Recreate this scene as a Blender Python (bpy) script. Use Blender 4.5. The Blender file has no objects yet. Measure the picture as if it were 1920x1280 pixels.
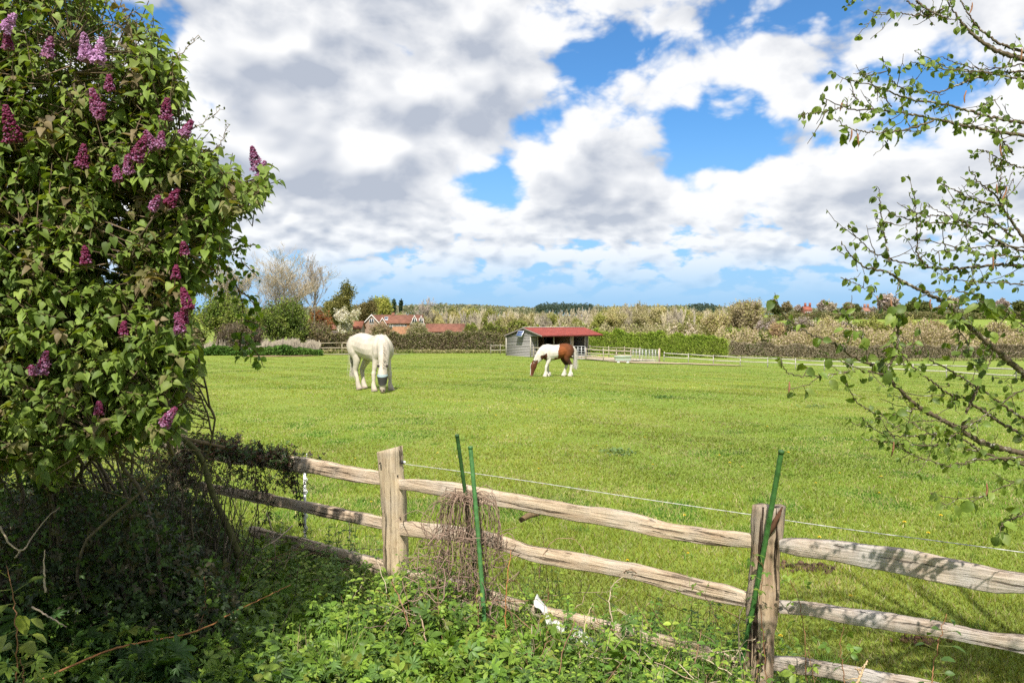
import bpy, bmesh, math, random
import numpy as np
from mathutils import Vector, Matrix, noise as mnoise
scene = bpy.context.scene
R = math.radians
PI = math.pi
# ---------------------------------------------------------------- camera
F_PX, YH, EYE = 1507.0, 605.0, 2.0
PITCH = math.atan((640.0 - YH) / F_PX)
cam_data = bpy.data.cameras.new("camera")
cam = bpy.data.objects.new("camera", cam_data)
scene.collection.objects.link(cam)
cam_data.sensor_width = 36.0
cam_data.lens = F_PX / 1920.0 * 36.0
cam_data.clip_start = 0.05
cam_data.clip_end = 5000.0
cam.location = (0, 0, EYE)
cam.rotation_euler = (PI / 2 - PITCH, 0, 0)
scene.camera = cam
# ---------------------------------------------------------------- look and exposure
scene.view_settings.view_transform = 'Standard'
scene.view_settings.look = 'None'
scene.view_settings.exposure = 0.55
scene.view_settings.gamma = 1.0
scene.view_settings.use_curve_mapping = False
scene.render.engine = 'CYCLES'
scene.cycles.max_bounces = 5
scene.cycles.diffuse_bounces = 2
scene.cycles.glossy_bounces = 2
scene.cycles.transmission_bounces = 4
scene.cycles.transparent_max_bounces = 8
scene.cycles.caustics_reflective = False
scene.cycles.caustics_refractive = False
scene.cycles.use_denoising = False
scene.cycles.use_adaptive_sampling = True
scene.cycles.adaptive_threshold = 0.02
# ---------------------------------------------------------------- sun
SUN_EL, SUN_AZ = R(50), R(185)      # azimuth clockwise from +y (north)
SUN_DIR = Vector((math.sin(SUN_AZ) * math.cos(SUN_EL), math.cos(SUN_AZ) * math.cos(SUN_EL), math.sin(SUN_EL)))
sun_data = bpy.data.lights.new("sun", 'SUN')
sun = bpy.data.objects.new("sun", sun_data)
scene.collection.objects.link(sun)
sun_data.energy = 5.0
sun_data.angle = R(0.53)
sun_data.color = (1.0, 0.955, 0.88)
sun.rotation_euler = SUN_DIR.to_track_quat('Z', 'Y').to_euler()
# ---------------------------------------------------------------- node helper
class NT:
    def __init__(self, tree):
        self.t = tree
        self.n = tree.nodes
        self.l = tree.links
    def new(self, kind, **kw):
        nd = self.n.new(kind)
        for k, v in kw.items():
            setattr(nd, k, v)
        return nd
    def put(self, sock, v):
        if hasattr(v, 'is_output') or hasattr(v, 'links'):
            self.l.new(v, sock)
        else:
            sock.default_value = v
    def math(self, op, a, b=None, c=None, clamp=False):
        nd = self.new('ShaderNodeMath', operation=op, use_clamp=clamp)
        self.put(nd.inputs[0], a)
        if b is not None: self.put(nd.inputs[1], b)
        if c is not None: self.put(nd.inputs[2], c)
        return nd.outputs[0]
    def sstep(self, x, a, b, lo=0.0, hi=1.0):
        nd = self.new('ShaderNodeMapRange', interpolation_type='SMOOTHSTEP')
        self.put(nd.inputs[0], x)
        nd.inputs[1].default_value = a; nd.inputs[2].default_value = b
        nd.inputs[3].default_value = lo; nd.inputs[4].default_value = hi
        return nd.outputs[0]
    def lin(self, x, a, b, lo=0.0, hi=1.0):
        nd = self.new('ShaderNodeMapRange')
        self.put(nd.inputs[0], x)
        nd.inputs[1].default_value = a; nd.inputs[2].default_value = b
        nd.inputs[3].default_value = lo; nd.inputs[4].default_value = hi
        return nd.outputs[0]
    def mix(self, f, a, b, blend='MIX'):
        nd = self.new('ShaderNodeMix', data_type='RGBA', blend_type=blend)
        self.put(nd.inputs[0], f)
        for s, v in ((nd.inputs[6], a), (nd.inputs[7], b)):
            if isinstance(v, tuple) and len(v) == 3: v = (*v, 1)
            self.put(s, v)
        return nd.outputs[2]
    def xyz(self, x, y, z):
        nd = self.new('ShaderNodeCombineXYZ')
        self.put(nd.inputs[0], x); self.put(nd.inputs[1], y); self.put(nd.inputs[2], z)
        return nd.outputs[0]
    def noise(self, vec, scale, detail=4.0, rough=0.5, dist=0.0, lac=2.0, dims='3D'):
        nd = self.new('ShaderNodeTexNoise', noise_dimensions=dims)
        if vec is not None: self.l.new(vec, nd.inputs['Vector'])
        nd.inputs['Scale'].default_value = scale
        nd.inputs['Detail'].default_value = detail
        nd.inputs['Roughness'].default_value = rough
        nd.inputs['Lacunarity'].default_value = lac
        nd.inputs['Distortion'].default_value = dist
        return nd.outputs[0]
# ---------------------------------------------------------------- sky with clouds (laid out by compass direction and elevation)
def build_world():
    w = bpy.data.worlds.new("World")
    scene.world = w
    w.use_nodes = True
    k = NT(w.node_tree)
    k.n.clear()
    out = k.new('ShaderNodeOutputWorld')
    bg = k.new('ShaderNodeBackground')
    k.l.new(bg.outputs[0], out.inputs[0])
    sky = k.new('ShaderNodeTexSky', sky_type='NISHITA')
    sky.sun_disc = False
    sky.sun_elevation = SUN_EL
    sky.sun_rotation = SUN_AZ
    sky.altitude = 50
    sky.air_density = 1.0
    sky.dust_density = 0.3
    sky.ozone_density = 2.2
    tc = k.new('ShaderNodeTexCoord')
    sp = k.new('ShaderNodeSeparateXYZ')
    k.l.new(tc.outputs['Generated'], sp.inputs[0])
    X, Y, Z = sp.outputs
    az = k.math('ARCTAN2', X, Y)
    el = k.math('MAXIMUM', k.math('ARCSINE', Z), 0.0)
    # the nishita blue, deeper high up
    skyc = k.mix(1.0, sky.outputs[0], (0.046, 0.082, 0.110), 'MULTIPLY')
    hz = k.sstep(el, 0.0, 0.26, 1.0, 0.0)
    skyc = k.mix(k.math('MULTIPLY', hz, 0.85), skyc, (0.245, 0.40, 0.63))
    # two cloud layers: broad banks high up, smaller heaps low down
    def layer(su, sv, z, c, amp):
        p = k.xyz(k.math('ADD', k.math('MULTIPLY', az, su), z), k.math('ADD', k.math('MULTIPLY', el, sv), z * .7), 0.0)
        warp = k.new('ShaderNodeTexNoise', noise_dimensions='2D'); k.l.new(p, warp.inputs['Vector'])
        warp.inputs['Scale'].default_value = 1.7; warp.inputs['Detail'].default_value = 3
        vs = k.new('ShaderNodeVectorMath', operation='SUBTRACT'); k.l.new(warp.outputs[1], vs.inputs[0]); vs.inputs[1].default_value = (0.5, 0.5, 0.5)
        vm = k.new('ShaderNodeVectorMath', operation='MULTIPLY'); k.l.new(vs.outputs[0], vm.inputs[0]); vm.inputs[1].default_value = (0.15, 0.15, 0.0)
        va = k.new('ShaderNodeVectorMath', operation='ADD'); k.l.new(p, va.inputs[0]); k.l.new(vm.outputs[0], va.inputs[1])
        pw = va.outputs[0]
        def density(vec, oct=8.0, vd=4.0):
            big = k.noise(vec, 1.3, 2.0, 0.5, dims='2D')
            fine = k.noise(vec, 2.9, oct, 0.50, dims='2D')
            vo = k.new('ShaderNodeTexVoronoi', feature='SMOOTH_F1', voronoi_dimensions='2D')
            k.l.new(vec, vo.inputs['Vector'])
            vo.inputs['Scale'].default_value = 3.0
            vo.inputs['Smoothness'].default_value = 0.30
            vo.inputs['Detail'].default_value = vd; vo.inputs['Roughness'].default_value = 0.55; vo.normalize = False
            bil = k.math('SUBTRACT', 0.55, vo.outputs['Distance'])
            d = k.math('ADD', k.math('MULTIPLY', big, 0.60), k.math('MULTIPLY', fine, 0.62))
            return k.math('ADD', d, k.math('MULTIPLY', bil, 0.30))
        d0 = density(pw)
        off = k.new('ShaderNodeVectorMath', operation='ADD'); k.l.new(pw, off.inputs[0]); off.inputs[1].default_value = (-0.05, 0.17, 0.0)
        d1 = k.math('SUBTRACT', density(off.outputs[0], 2.5, 1.5), k.math('SUBTRACT', density(pw, 2.5, 1.5), d0))
        soft = k.noise(pw, 2.0, 3.0, 0.5, dims='2D')
        return d0, d1, soft
    A = layer(3.4, 5.2, 3.7, 0, 0)
    B = layer(8.0, 17.0, 9.1, 0, 0)
    fz = k.sstep(el, 0.07, 0.20)
    def lerp(a, b):
        return k.math('ADD', k.math('MULTIPLY', b, fz), k.math('MULTIPLY', a, k.math('SUBTRACT', 1.0, fz)))
    d0, d1, soft = lerp(B[0], A[0]), lerp(B[1], A[1]), lerp(B[2], A[2])
    # openings and banks, as (pixel x, pixel y, half width, half height, weight) turned into directions
    spots = [(1190, 170, 150, 70, -.27), (1340, 240, 100, 60, -.36), (950, 350, 100, 50, -.34), (1020, 240, 60, 45, -.22), (900, 420, 60, 50, -.16), (1150, 100, 130, 50, -.16), (1430, 200, 60, 60, -.10),
             (1500, 30, 110, 35, -.26), (400, 200, 80, 28, -.30), (1380, 395, 120, 45, -.22), (1650, 270, 100, 40, -.20), (1720, 150, 110, 50, -.20),
             (700, 510, 600, 30, -.03), (1250, 525, 600, 26, -.04), (180, 60, 160, 60, -.14),
             (650, 110, 330, 120, .22), (560, 250, 240, 90, .16), (900, 260, 120, 60, .12), (1180, 280, 110, 60, .20), (1400, 110, 95, 55, .26), (1010, 350, 60, 40, .15),
             (1700, 50, 200, 50, .16), (1560, 220, 140, 70, .08), (700, 400, 240, 60, .20), (1150, 400, 260, 60, .20), (1700, 370, 320, 70, .16), (1180, 165, 75, 34, .24), (450, 240, 50, 40, .2), (1500, 470, 300, 25, .08)]
    tot = None
    for (px, py, rw, rh, wt) in spots:
        a, b = (px - 960) / F_PX, (640 - py) / F_PX
        dz = -math.sin(PITCH) + b * math.cos(PITCH); dy = math.cos(PITCH) + b * math.sin(PITCH)
        caz = math.atan2(a, dy); cel = math.atan2(dz, math.hypot(a, dy))
        cc = math.cos(caz)
        ra, re = rw / F_PX * cc * cc, rh / F_PX * cc
        du = k.math('MULTIPLY', k.math('SUBTRACT', az, caz), 1.0 / ra)
        dv = k.math('MULTIPLY', k.math('SUBTRACT', el, cel), 1.0 / re)
        r2 = k.math('ADD', k.math('MULTIPLY', du, du), k.math('MULTIPLY', dv, dv))
        g = k.math('MULTIPLY', k.math('EXPONENT', k.math('MULTIPLY', r2, -0.8)), wt)
        tot = g if tot is None else k.math('ADD', tot, g)
    d0b = k.math('ADD', d0, tot)
    m = k.sstep(d0b, 0.315, 0.50)
    relief = k.math('SUBTRACT', d0, d1)
    thick = k.sstep(d0b, 0.44, 0.80)
    sh = k.math('ADD', k.math('MULTIPLY', relief, 3.8), k.math('MULTIPLY', k.math('SUBTRACT', 0.5, thick), 0.75))
    sh = k.math('ADD', sh, k.math('MULTIPLY', k.math('SUBTRACT', soft, 0.5), 1.1))
    lit = k.lin(sh, -0.78, 0.42)
    ccol = k.mix(lit, (0.35, 0.38, 0.44), (0.70, 0.70, 0.70))
    # far small clouds near the horizon are paler
    ccol = k.mix(k.sstep(el, 0.02, 0.16, 0.45, 0.0), ccol, (0.56, 0.63, 0.71))
    mfin = k.math('MULTIPLY', m, k.sstep(el, 0.018, 0.10, 0.0, 0.97))
    col = k.mix(mfin, skyc, ccol)
    # below the horizon: dull ground
    col = k.mix(k.sstep(Z, -0.02, 0.0, 1.0, 0.0), col, (0.08, 0.11, 0.05))
    k.l.new(col, bg.inputs[0])
    bg.inputs[1].default_value = 1.0
build_world()
# ================================================================ helpers
def P(px, py, D):
    """world point seen at photo pixel (px, py) at distance D along +y"""
    a, b = (px - 960) / F_PX, (640 - py) / F_PX
    dy = math.cos(PITCH) + b * math.sin(PITCH); dz = -math.sin(PITCH) + b * math.cos(PITCH)
    t = D / dy
    return np.array((a * t, D, EYE + dz * t))
_gy = np.array([-60, 0, 24, 36.5, 50, 60, 78, 95, 120, 160, 210, 280, 400, 600, 800, 1500, 4000], float)
_gz = np.array([0, 0, 0, -.37, -.80, -1.08, -1.50, -1.52, -2.0, -2.7, -3.1, -2.6, 1.0, 7.0, 9.0, 9.0, 9.0], float)
_hy = np.array([-60, 150, 230, 350, 430, 600, 4000], float)
_hz = np.array([0, 0, 0.6, 2.6, 5.2, 2.0, 0.0], float)
def gz(x, y):
    x = np.asarray(x, float); y = np.asarray(y, float)
    z = np.interp(y, _gy, _gz)
    t = np.clip(x, 0, 42)
    tilt = -0.0305 * t * np.clip((y - 8) / 20, 0, 1) * np.clip((170 - y) / 60, 0, 1)
    r = np.clip((x / np.maximum(y, 1) - 0.27) / 0.08, 0, 1)
    bump = 0.02 * np.sin(x * 0.61 + 1.3) * np.sin(y * 0.47) + 0.012 * np.sin(x * 1.9 + y * 1.1)
    return z + tilt + r * np.interp(y, _hy, _hz) + bump * np.clip((y - 6) / 6, 0, 1)
def G(px, D):
    x = (px - 960) / F_PX * D
    return np.array((x, D, float(gz(x, D))))
def vnoise(x, y, s=1.0, seed=0):
    """smooth value noise 0..1, vectorised"""
    x = np.asarray(x, float) * s; y = np.asarray(y, float) * s
    xi = np.floor(x).astype(np.int64); yi = np.floor(y).astype(np.int64)
    fx = x - xi; fy = y - yi
    fx = fx * fx * (3 - 2 * fx); fy = fy * fy * (3 - 2 * fy)
    def h(a, b):
        n = (a * 374761393 + b * 668265263 + seed * 2147483) & 0x7fffffff
        n = ((n ^ (n >> 13)) * 1274126177) & 0x7fffffff
        return ((n ^ (n >> 16)) & 0xffff) / 65535.0
    return (h(xi, yi) * (1 - fx) + h(xi + 1, yi) * fx) * (1 - fy) + (h(xi, yi + 1) * (1 - fx) + h(xi + 1, yi + 1) * fx) * fy

class Acc:
    """collects geometry with a colour per vertex and links it as ONE mesh object"""
    def __init__(self):
        self.v, self.c, self.f3, self.f4, self.n = [], [], [], [], 0
    def add(self, V, F, C):
        V = np.asarray(V, float).reshape(-1, 3)
        C = np.asarray(C, float)
        if C.ndim == 1: C = np.tile(C, (len(V), 1))
        self.v.append(V); self.c.append(C)
        for f in F:
            f = np.asarray(f, np.int64)
            if f.size == 0: continue
            (self.f3 if f.shape[1] == 3 else self.f4).append(f + self.n)
        self.n += len(V)
    def inst(self, T, pos, X, Y, Z, scale, col):
        """template T=(verts, [faces...], shade per vertex) placed N times; X,Y,Z are the axes (N,3)"""
        tv, tf, tsh = T
        N, m = len(pos), len(tv)
        s = np.asarray(scale, float)
        if s.ndim == 1: s = np.repeat(s[:, None], 3, 1)
        V = (pos[:, None, :] + tv[None, :, 0, None] * X[:, None, :] * s[:, None, 0:1]
             + tv[None, :, 1, None] * Y[:, None, :] * s[:, None, 1:2] + tv[None, :, 2, None] * Z[:, None, :] * s[:, None, 2:3]).reshape(-1, 3)
        C = (col[:, None, :] * tsh[None, :, None]).reshape(-1, 3)
        offs = (np.arange(N) * m)
        F = [(np.asarray(f)[None] + offs[:, None, None]).reshape(-1, np.asarray(f).shape[1]) for f in tf]
        self.add(V, F, C)
    def tube(self, pts, rad, col, sides=5, cap=True, jitter=0.0, rng=None):
        pts = np.asarray(pts, float); n = len(pts)
        rad = np.broadcast_to(np.asarray(rad, float), (n,))
        t = np.gradient(pts, axis=0); t /= (np.linalg.norm(t, axis=1)[:, None] + 1e-9)
        ref = np.array((0.0, 0, 1)) if abs(t[:, 2].mean()) < 0.8 else np.array((1.0, 0, 0))
        a = np.cross(t, ref); a /= (np.linalg.norm(a, axis=1)[:, None] + 1e-9)
        b = np.cross(t, a)
        th = np.linspace(0, 2 * PI, sides, endpoint=False)
        rr = rad[:, None] * np.ones(sides)[None]
        if jitter and rng is not None: rr = rr * (1 + rng.normal(0, jitter, rr.shape))
        V = pts[:, None, :] + rr[:, :, None] * (np.cos(th)[None, :, None] * a[:, None, :] + np.sin(th)[None, :, None] * b[:, None, :])
        i = np.arange(n - 1)[:, None] * sides; j = np.arange(sides)[None]; j2 = (j + 1) % sides
        F = np.stack([i + j, i + j2, i + sides + j2, i + sides + j], -1).reshape(-1, 4)
        Fs = [F]
        V = V.reshape(-1, 3)
        if cap:
            V = np.vstack([V, pts[0], pts[-1]])
            c0, c1 = n * sides, n * sides + 1
            jj = np.arange(sides); jn = (jj + 1) % sides
            Fs.append(np.concatenate([np.stack([jn, jj, np.full(sides, c0)], -1), np.stack([(n - 1) * sides + jj, (n - 1) * sides + jn, np.full(sides, c1)], -1)]))
        self.add(V, Fs, col)
    def box(self, c, s, col, rot=0.0, M=None):
        x, y, z = np.array(s) / 2.0
        V = np.array([(i * x, j * y, k * z) for i in (-1, 1) for j in (-1, 1) for k in (-1, 1)])
        if M is not None: V = V @ np.array(M).T
        if rot: V = V @ np.array([[math.cos(rot), math.sin(rot), 0], [-math.sin(rot), math.cos(rot), 0], [0, 0, 1]])
        F = np.array([(0, 1, 3, 2), (4, 6, 7, 5), (0, 4, 5, 1), (2, 3, 7, 6), (0, 2, 6, 4), (1, 5, 7, 3)])
        self.add(V + np.array(c), [F], col)
    def build(self, name, mat, parent=None, loc=None, smooth=False, local=False):
        V = np.concatenate(self.v) if self.v else np.zeros((0, 3)); C = np.concatenate(self.c)
        if loc is not None and not local: V = V - np.array(loc)
        f3 = np.concatenate(self.f3) if self.f3 else np.zeros((0, 3), np.int64)
        f4 = np.concatenate(self.f4) if self.f4 else np.zeros((0, 4), np.int64)
        me = bpy.data.meshes.new(name)
        me.vertices.add(len(V)); me.vertices.foreach_set('co', V.astype(np.float32).ravel())
        idx = np.concatenate([f3.ravel(), f4.ravel()]).astype(np.int32)
        me.loops.add(len(idx)); me.loops.foreach_set('vertex_index', idx)
        nf = len(f3) + len(f4)
        me.polygons.add(nf)
        ls = np.concatenate([np.arange(len(f3)) * 3, len(f3) * 3 + np.arange(len(f4)) * 4]).astype(np.int32)
        me.polygons.foreach_set('loop_start', ls)
        if smooth: me.polygons.foreach_set('use_smooth', np.ones(nf, bool))
        me.update(calc_edges=True)
        ca = me.color_attributes.new('Col', 'FLOAT_COLOR', 'POINT')
        C4 = np.ones((len(V), 4), np.float32); C4[:, :3] = np.clip(C, 0, 1)
        ca.data.foreach_set('color', C4.ravel())
        me.materials.append(mat)
        o = bpy.data.objects.new(name, me)
        scene.collection.objects.link(o)
        if parent is not None: o.parent = parent
        elif loc is not None: o.location = loc
        return o
def tag(o, label=None, cat=None, group=None, kind=None):
    if label: o['label'] = label
    if cat: o['category'] = cat
    if group: o['group'] = group
    if kind: o['kind'] = kind
    return o
def thing(name, loc, label, cat, group=None, rz=0.0):
    e = bpy.data.objects.new(name, None)
    scene.collection.objects.link(e)
    e.empty_display_size = 0.2
    e.location = loc; e.rotation_euler = (0, 0, rz)
    return tag(e, label, cat, group)
def copy_thing(o, loc, rz=0.0, sc=1.0, label=None, group=None):
    c = o.copy(); scene.collection.objects.link(c)
    c.location = loc; c.rotation_euler = (0, 0, rz); c.scale = (sc, sc, sc) if not isinstance(sc, tuple) else sc
    if label: c['label'] = label
    if group: c['group'] = group
    for ch in list(o.children):
        d = ch.copy(); scene.collection.objects.link(d); d.parent = c
    return c
def unit(v):
    v = np.asarray(v, float)
    return v / (np.linalg.norm(v, axis=-1, keepdims=True) + 1e-9)
def frames(axis, normal):
    """Y along axis, Z close to normal"""
    Y = unit(axis); X = unit(np.cross(Y, normal)); Z = np.cross(X, Y)
    return X, Y, Z
def smooth_path(pts, n, rng=None, wob=0.0):
    pts = np.asarray(pts, float)
    d = np.r_[0, np.cumsum(np.linalg.norm(np.diff(pts, axis=0), axis=1))]
    t = np.linspace(0, d[-1], n)
    m = np.gradient(pts, d, axis=0) if len(pts) > 2 else np.tile((pts[-1] - pts[0]) / d[-1], (len(pts), 1))
    k = np.clip(np.searchsorted(d, t, side='right') - 1, 0, len(pts) - 2)
    h = (d[k + 1] - d[k])[:, None]; s = ((t - d[k])[:, None]) / h
    out = ((2 * s**3 - 3 * s**2 + 1) * pts[k] + (s**3 - 2 * s**2 + s) * h * m[k] + (-2 * s**3 + 3 * s**2) * pts[k + 1] + (s**3 - s**2) * h * m[k + 1])
    if wob and rng is not None: out[1:-1] += rng.normal(0, wob, out[1:-1].shape)
    return out
# ---------------------------------------------------------------- materials
def new_mat(name):
    m = bpy.data.materials.new(name); m.use_nodes = True
    k = NT(m.node_tree); k.n.clear()
    out = k.new('ShaderNodeOutputMaterial')
    return m, k, out
def principled(k, col, rough=0.6, spec=0.5, metal=0.0, normal=None):
    b = k.new('ShaderNodeBsdfPrincipled')
    if isinstance(col, tuple): col = (*col[:3], 1)
    k.put(b.inputs['Base Color'], col)
    k.put(b.inputs['Roughness'], rough)
    b.inputs['Metallic'].default_value = metal
    b.inputs['Specular IOR Level'].default_value = spec
    if normal is not None: k.l.new(normal, b.inputs['Normal'])
    return b.outputs[0]
def bump(k, h, strength=0.3, dist=0.02):
    b = k.new('ShaderNodeBump'); b.inputs['Strength'].default_value = strength; b.inputs['Distance'].default_value = dist
    k.l.new(h, b.inputs['Height']); return b.outputs[0]
def mat_leaf(name, trans=0.35, rough=0.45, spec=0.4, nscale=9.0, namp=0.5, tint=(1.25, 1.2, 0.5)):
    m, k, out = new_mat(name)
    a = k.new('ShaderNodeAttribute', attribute_name='Col')
    tc = k.new('ShaderNodeTexCoord')
    n = k.noise(tc.outputs['Object'], nscale, 3.0, 0.6)
    f = k.lin(n, 0.3, 0.7, 1 - namp * 0.5, 1 + namp * 0.5)
    col = k.mix(1.0, a.outputs['Color'], k.xyz(f, f, f), 'MULTIPLY')
    d = principled(k, col, rough, spec)
    if trans > 0:
        t = k.new('ShaderNodeBsdfTranslucent')
        k.l.new(k.mix(1.0, col, (*tint, 1), 'MULTIPLY'), t.inputs[0])
        mx = k.new('ShaderNodeMixShader'); mx.inputs[0].default_value = trans
        k.l.new(d, mx.inputs[1]); k.l.new(t.outputs[0], mx.inputs[2]); d = mx.outputs[0]
    k.l.new(d, out.inputs[0])
    return m
def mat_attr(name, rough=0.8, spec=0.25, nscale=20.0, namp=0.5, bstr=0.4, bdist=0.01, stretch=(1, 1, 1), metal=0.0):
    m, k, out = new_mat(name)
    a = k.new('ShaderNodeAttribute', attribute_name='Col')
    tc = k.new('ShaderNodeTexCoord')
    mp = k.new('ShaderNodeMapping'); mp.inputs['Scale'].default_value = stretch
    k.l.new(tc.outputs['Object'], mp.inputs[0])
    n = k.noise(mp.outputs[0], nscale, 6.0, 0.6)
    f = k.lin(n, 0.25, 0.75, 1 - namp * 0.6, 1 + namp * 0.6)
    col = k.mix(1.0, a.outputs['Color'], k.xyz(f, f, f), 'MULTIPLY')
    k.l.new(principled(k, col, rough, spec, metal, bump(k, n, bstr, bdist)), out.inputs[0])
    return m
def mat_wood(name, light, dark, axis='X', grain=26.0, silver=(0.36, 0.33, 0.29), sil_amt=0.35, crack=0.8):
    """weathered cleft timber: fibres along the local axis, drying cracks, stains"""
    m, k, out = new_mat(name)
    tc = k.new('ShaderNodeTexCoord')
    mp = k.new('ShaderNodeMapping')
    st = {'X': (0.045, 1, 1), 'Y': (1, 0.045, 1), 'Z': (1, 1, 0.045)}[axis]
    mp.inputs['Scale'].default_value = st
    k.l.new(tc.outputs['Object'], mp.inputs[0])
    fib = k.noise(mp.outputs[0], grain * 2.4, 7.0, 0.72, 0.3)
    band = k.noise(mp.outputs[0], grain * 0.55, 4.0, 0.6, 0.8)
    blot = k.noise(tc.outputs['Object'], 3.1, 5.0, 0.6)
    blot2 = k.noise(tc.outputs['Object'], 11.0, 4.0, 0.6)
    crk = k.sstep(k.noise(mp.outputs[0], grain * 1.3, 4.0, 0.6, 0.6), 0.36, 0.42, 1.0, 0.0)
    col = k.mix(k.sstep(fib, 0.36, 0.62), dark, light)
    col = k.mix(k.math('MULTIPLY', k.sstep(band, 0.35, 0.7), 0.45), col, light)
    col = k.mix(k.math('MULTIPLY', k.sstep(blot, 0.42, 0.66), sil_amt * 1.6), col, silver)
    col = k.mix(k.math('MULTIPLY', k.sstep(blot2, 0.56, 0.74), 0.45), col, tuple(c * 0.55 for c in dark))
    col = k.mix(k.math('MULTIPLY', crk, crack), col, tuple(c * 0.25 for c in dark))
    h = k.math('SUBTRACT', k.math('ADD', fib, k.math('MULTIPLY', band, 0.7)), k.math('MULTIPLY', crk, 1.2))
    k.l.new(principled(k, col, 0.85, 0.2, 0, bump(k, h, 1.0, 0.012)), out.inputs[0])
    return m
# ---------------------------------------------------------------- leaf templates (Y along the leaf, Z the face normal)
def tmpl_blade(rows, fold=0.25, curl=0.25, tip=True):
    """rows: (y, half width) from base to tip; folded along the midrib"""
    V, sh = [], []
    for (y, w) in rows:
        z = -curl * y * y
        V += [(-w, y, z + fold * w), (0, y, z), (w, y, z + fold * w)]
        sh += [1.0, 0.86, 1.0]
    q = []
    for i in range(len(rows) - 1):
        b = i * 3
        q += [(b, b + 1, b + 4, b + 3), (b + 1, b + 2, b + 5, b + 4)]
    return np.array(V, float), [np.array(q)], np.array(sh)
T_HEART = tmpl_blade([(-.06, .13), (-.10 + .08, .30), (.12, .40), (.34, .36), (.58, .25), (.80, .11), (1.0, .005)], 0.35, 0.35)
T_HEART[0][0:3, 1] += (-.06, .06, -.06)
def _hazel():
    rows = [(0, .05), (.08, .26), (.24, .40), (.42, .46), (.60, .44), (.76, .34), (.88, .19), (1.02, .01)]
    V, F, s = tmpl_blade(rows, 0.30, 0.45)
    for i in range(1, 7):
        for j in (0, 2):
            V[i * 3 + j, 2] += 0.035 * (-1) ** i
            V[i * 3 + j, 1] += 0.03
            s[i * 3 + j] = 0.9 if i % 2 else 1.08
    return V, F, s
T_HAZEL = _hazel()
T_OVAL = tmpl_blade([(0, .03), (.2, .24), (.5, .32), (.8, .19), (1.0, .01)], 0.3, 0.3)
def _lobed(lobes, inner=0.42, seed=1, cup=0.18):
    rng = np.random.default_rng(seed)
    V, sh = [(0, 0.0, 0)], [0.8]
    n = len(lobes)
    ring = []
    for i, (ang, r) in enumerate(lobes):
        a = R(ang)
        for (da, k, zz) in ((-11, .72, .05), (0, 1.0, -.02), (11, .72, .05)):
            ring.append((math.sin(a + R(da)) * r * k, math.cos(a + R(da)) * r * k, zz - cup * (r * k) ** 2))
        if i < n - 1:
            am = R((ang + lobes[i + 1][0]) / 2); rm = inner * (r + lobes[i + 1][1]) / 2
            ring.append((math.sin(am) * rm, math.cos(am) * rm, 0.07))
    V += ring; sh += [1.0] * len(ring)
    F = [(0, i + 1, i) for i in range(1, len(ring))]
    return np.array(V, float), [np.array(F)], np.array(sh)
T_PALM = _lobed([(-125, .55), (-65, .85), (0, 1.0), (65, .85), (125, .55)], 0.5)
T_PALMN = _lobed([(-130, .45), (-95, .62), (-62, .80), (-30, .78), (0, 1.0), (30, .78), (62, .80), (95, .62), (130, .45)], 0.40, cup=.3)
T_PALM3 = _lobed([(-80, .8), (0, 1.0), (80, .8)], 0.38)
def _tri(T, k=3, spread=70, s=0.62):
    """compound leaf of three (or five) leaflets"""
    V, F, S = [], [], []
    n = 0
    for i in range(k):
        a = R((i - (k - 1) / 2) * spread)
        v = T[0].copy() * (s if i != (k - 1) // 2 else s * 1.25)
        c, sn = math.cos(a), math.sin(a)
        v = np.stack([v[:, 0] * c + v[:, 1] * sn, -v[:, 0] * sn + v[:, 1] * c, v[:, 2]], 1) + np.array((math.sin(a) * .1, math.cos(a) * .1 + .12, 0))
        V.append(v); S.append(T[2]); F.append(T[1][0] + n); n += len(v)
    return np.vstack(V), [np.vstack(F)], np.concatenate(S)
T_BRAMBLE = _tri(T_OVAL)
T_FERN = _tri(tmpl_blade([(0, .02), (.25, .16), (.55, .20), (1.0, .01)], 0.3, 0.3), 5, 48, 0.6)
T_QUAD = (np.array([(-.5, 0, 0), (.5, 0, 0), (.35, 1, 0.1), (-.35, 1, -.1)], float), [np.array([(0, 1, 2, 3)])], np.ones(4))
def rand_unit(rng, n):
    return unit(rng.normal(0, 1, (n, 3)))
# ================================================================ ground
def mat_ground():
    m, k, out = new_mat("pasture")
    tc = k.new('ShaderNodeTexCoord'); o = tc.outputs['Object']
    big = k.noise(o, 0.16, 4.0, 0.6); mid = k.noise(o, 0.9, 5.0, 0.65); fine = k.noise(o, 14.0, 5.0, 0.7)
    mp = k.new('ShaderNodeMapping'); mp.inputs['Scale'].default_value = (0.35, 1.0, 1.0); k.l.new(o, mp.inputs[0])
    strk = k.noise(mp.outputs[0], 2.6, 5.0, 0.7)
    col = k.mix(k.sstep(big, 0.35, 0.65), (0.170, 0.250, 0.034), (0.225, 0.275, 0.046))
    col = k.mix(k.math('MULTIPLY', k.sstep(mid, 0.48, 0.72), 0.55), col, (0.300, 0.300, 0.085))
    col = k.mix(k.math('MULTIPLY', k.sstep(strk, 0.52, 0.70), 0.35), col, (0.140, 0.215, 0.030))
    col = k.mix(k.math('MULTIPLY', k.sstep(fine, 0.3, 0.7, 1, 0), 0.45), col, (0.120, 0.170, 0.026))
    k.l.new(principled(k, col, 0.9, 0.15, 0, bump(k, k.math('ADD', fine, strk), 0.8, 0.05)), out.inputs[0])
    return m
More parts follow.
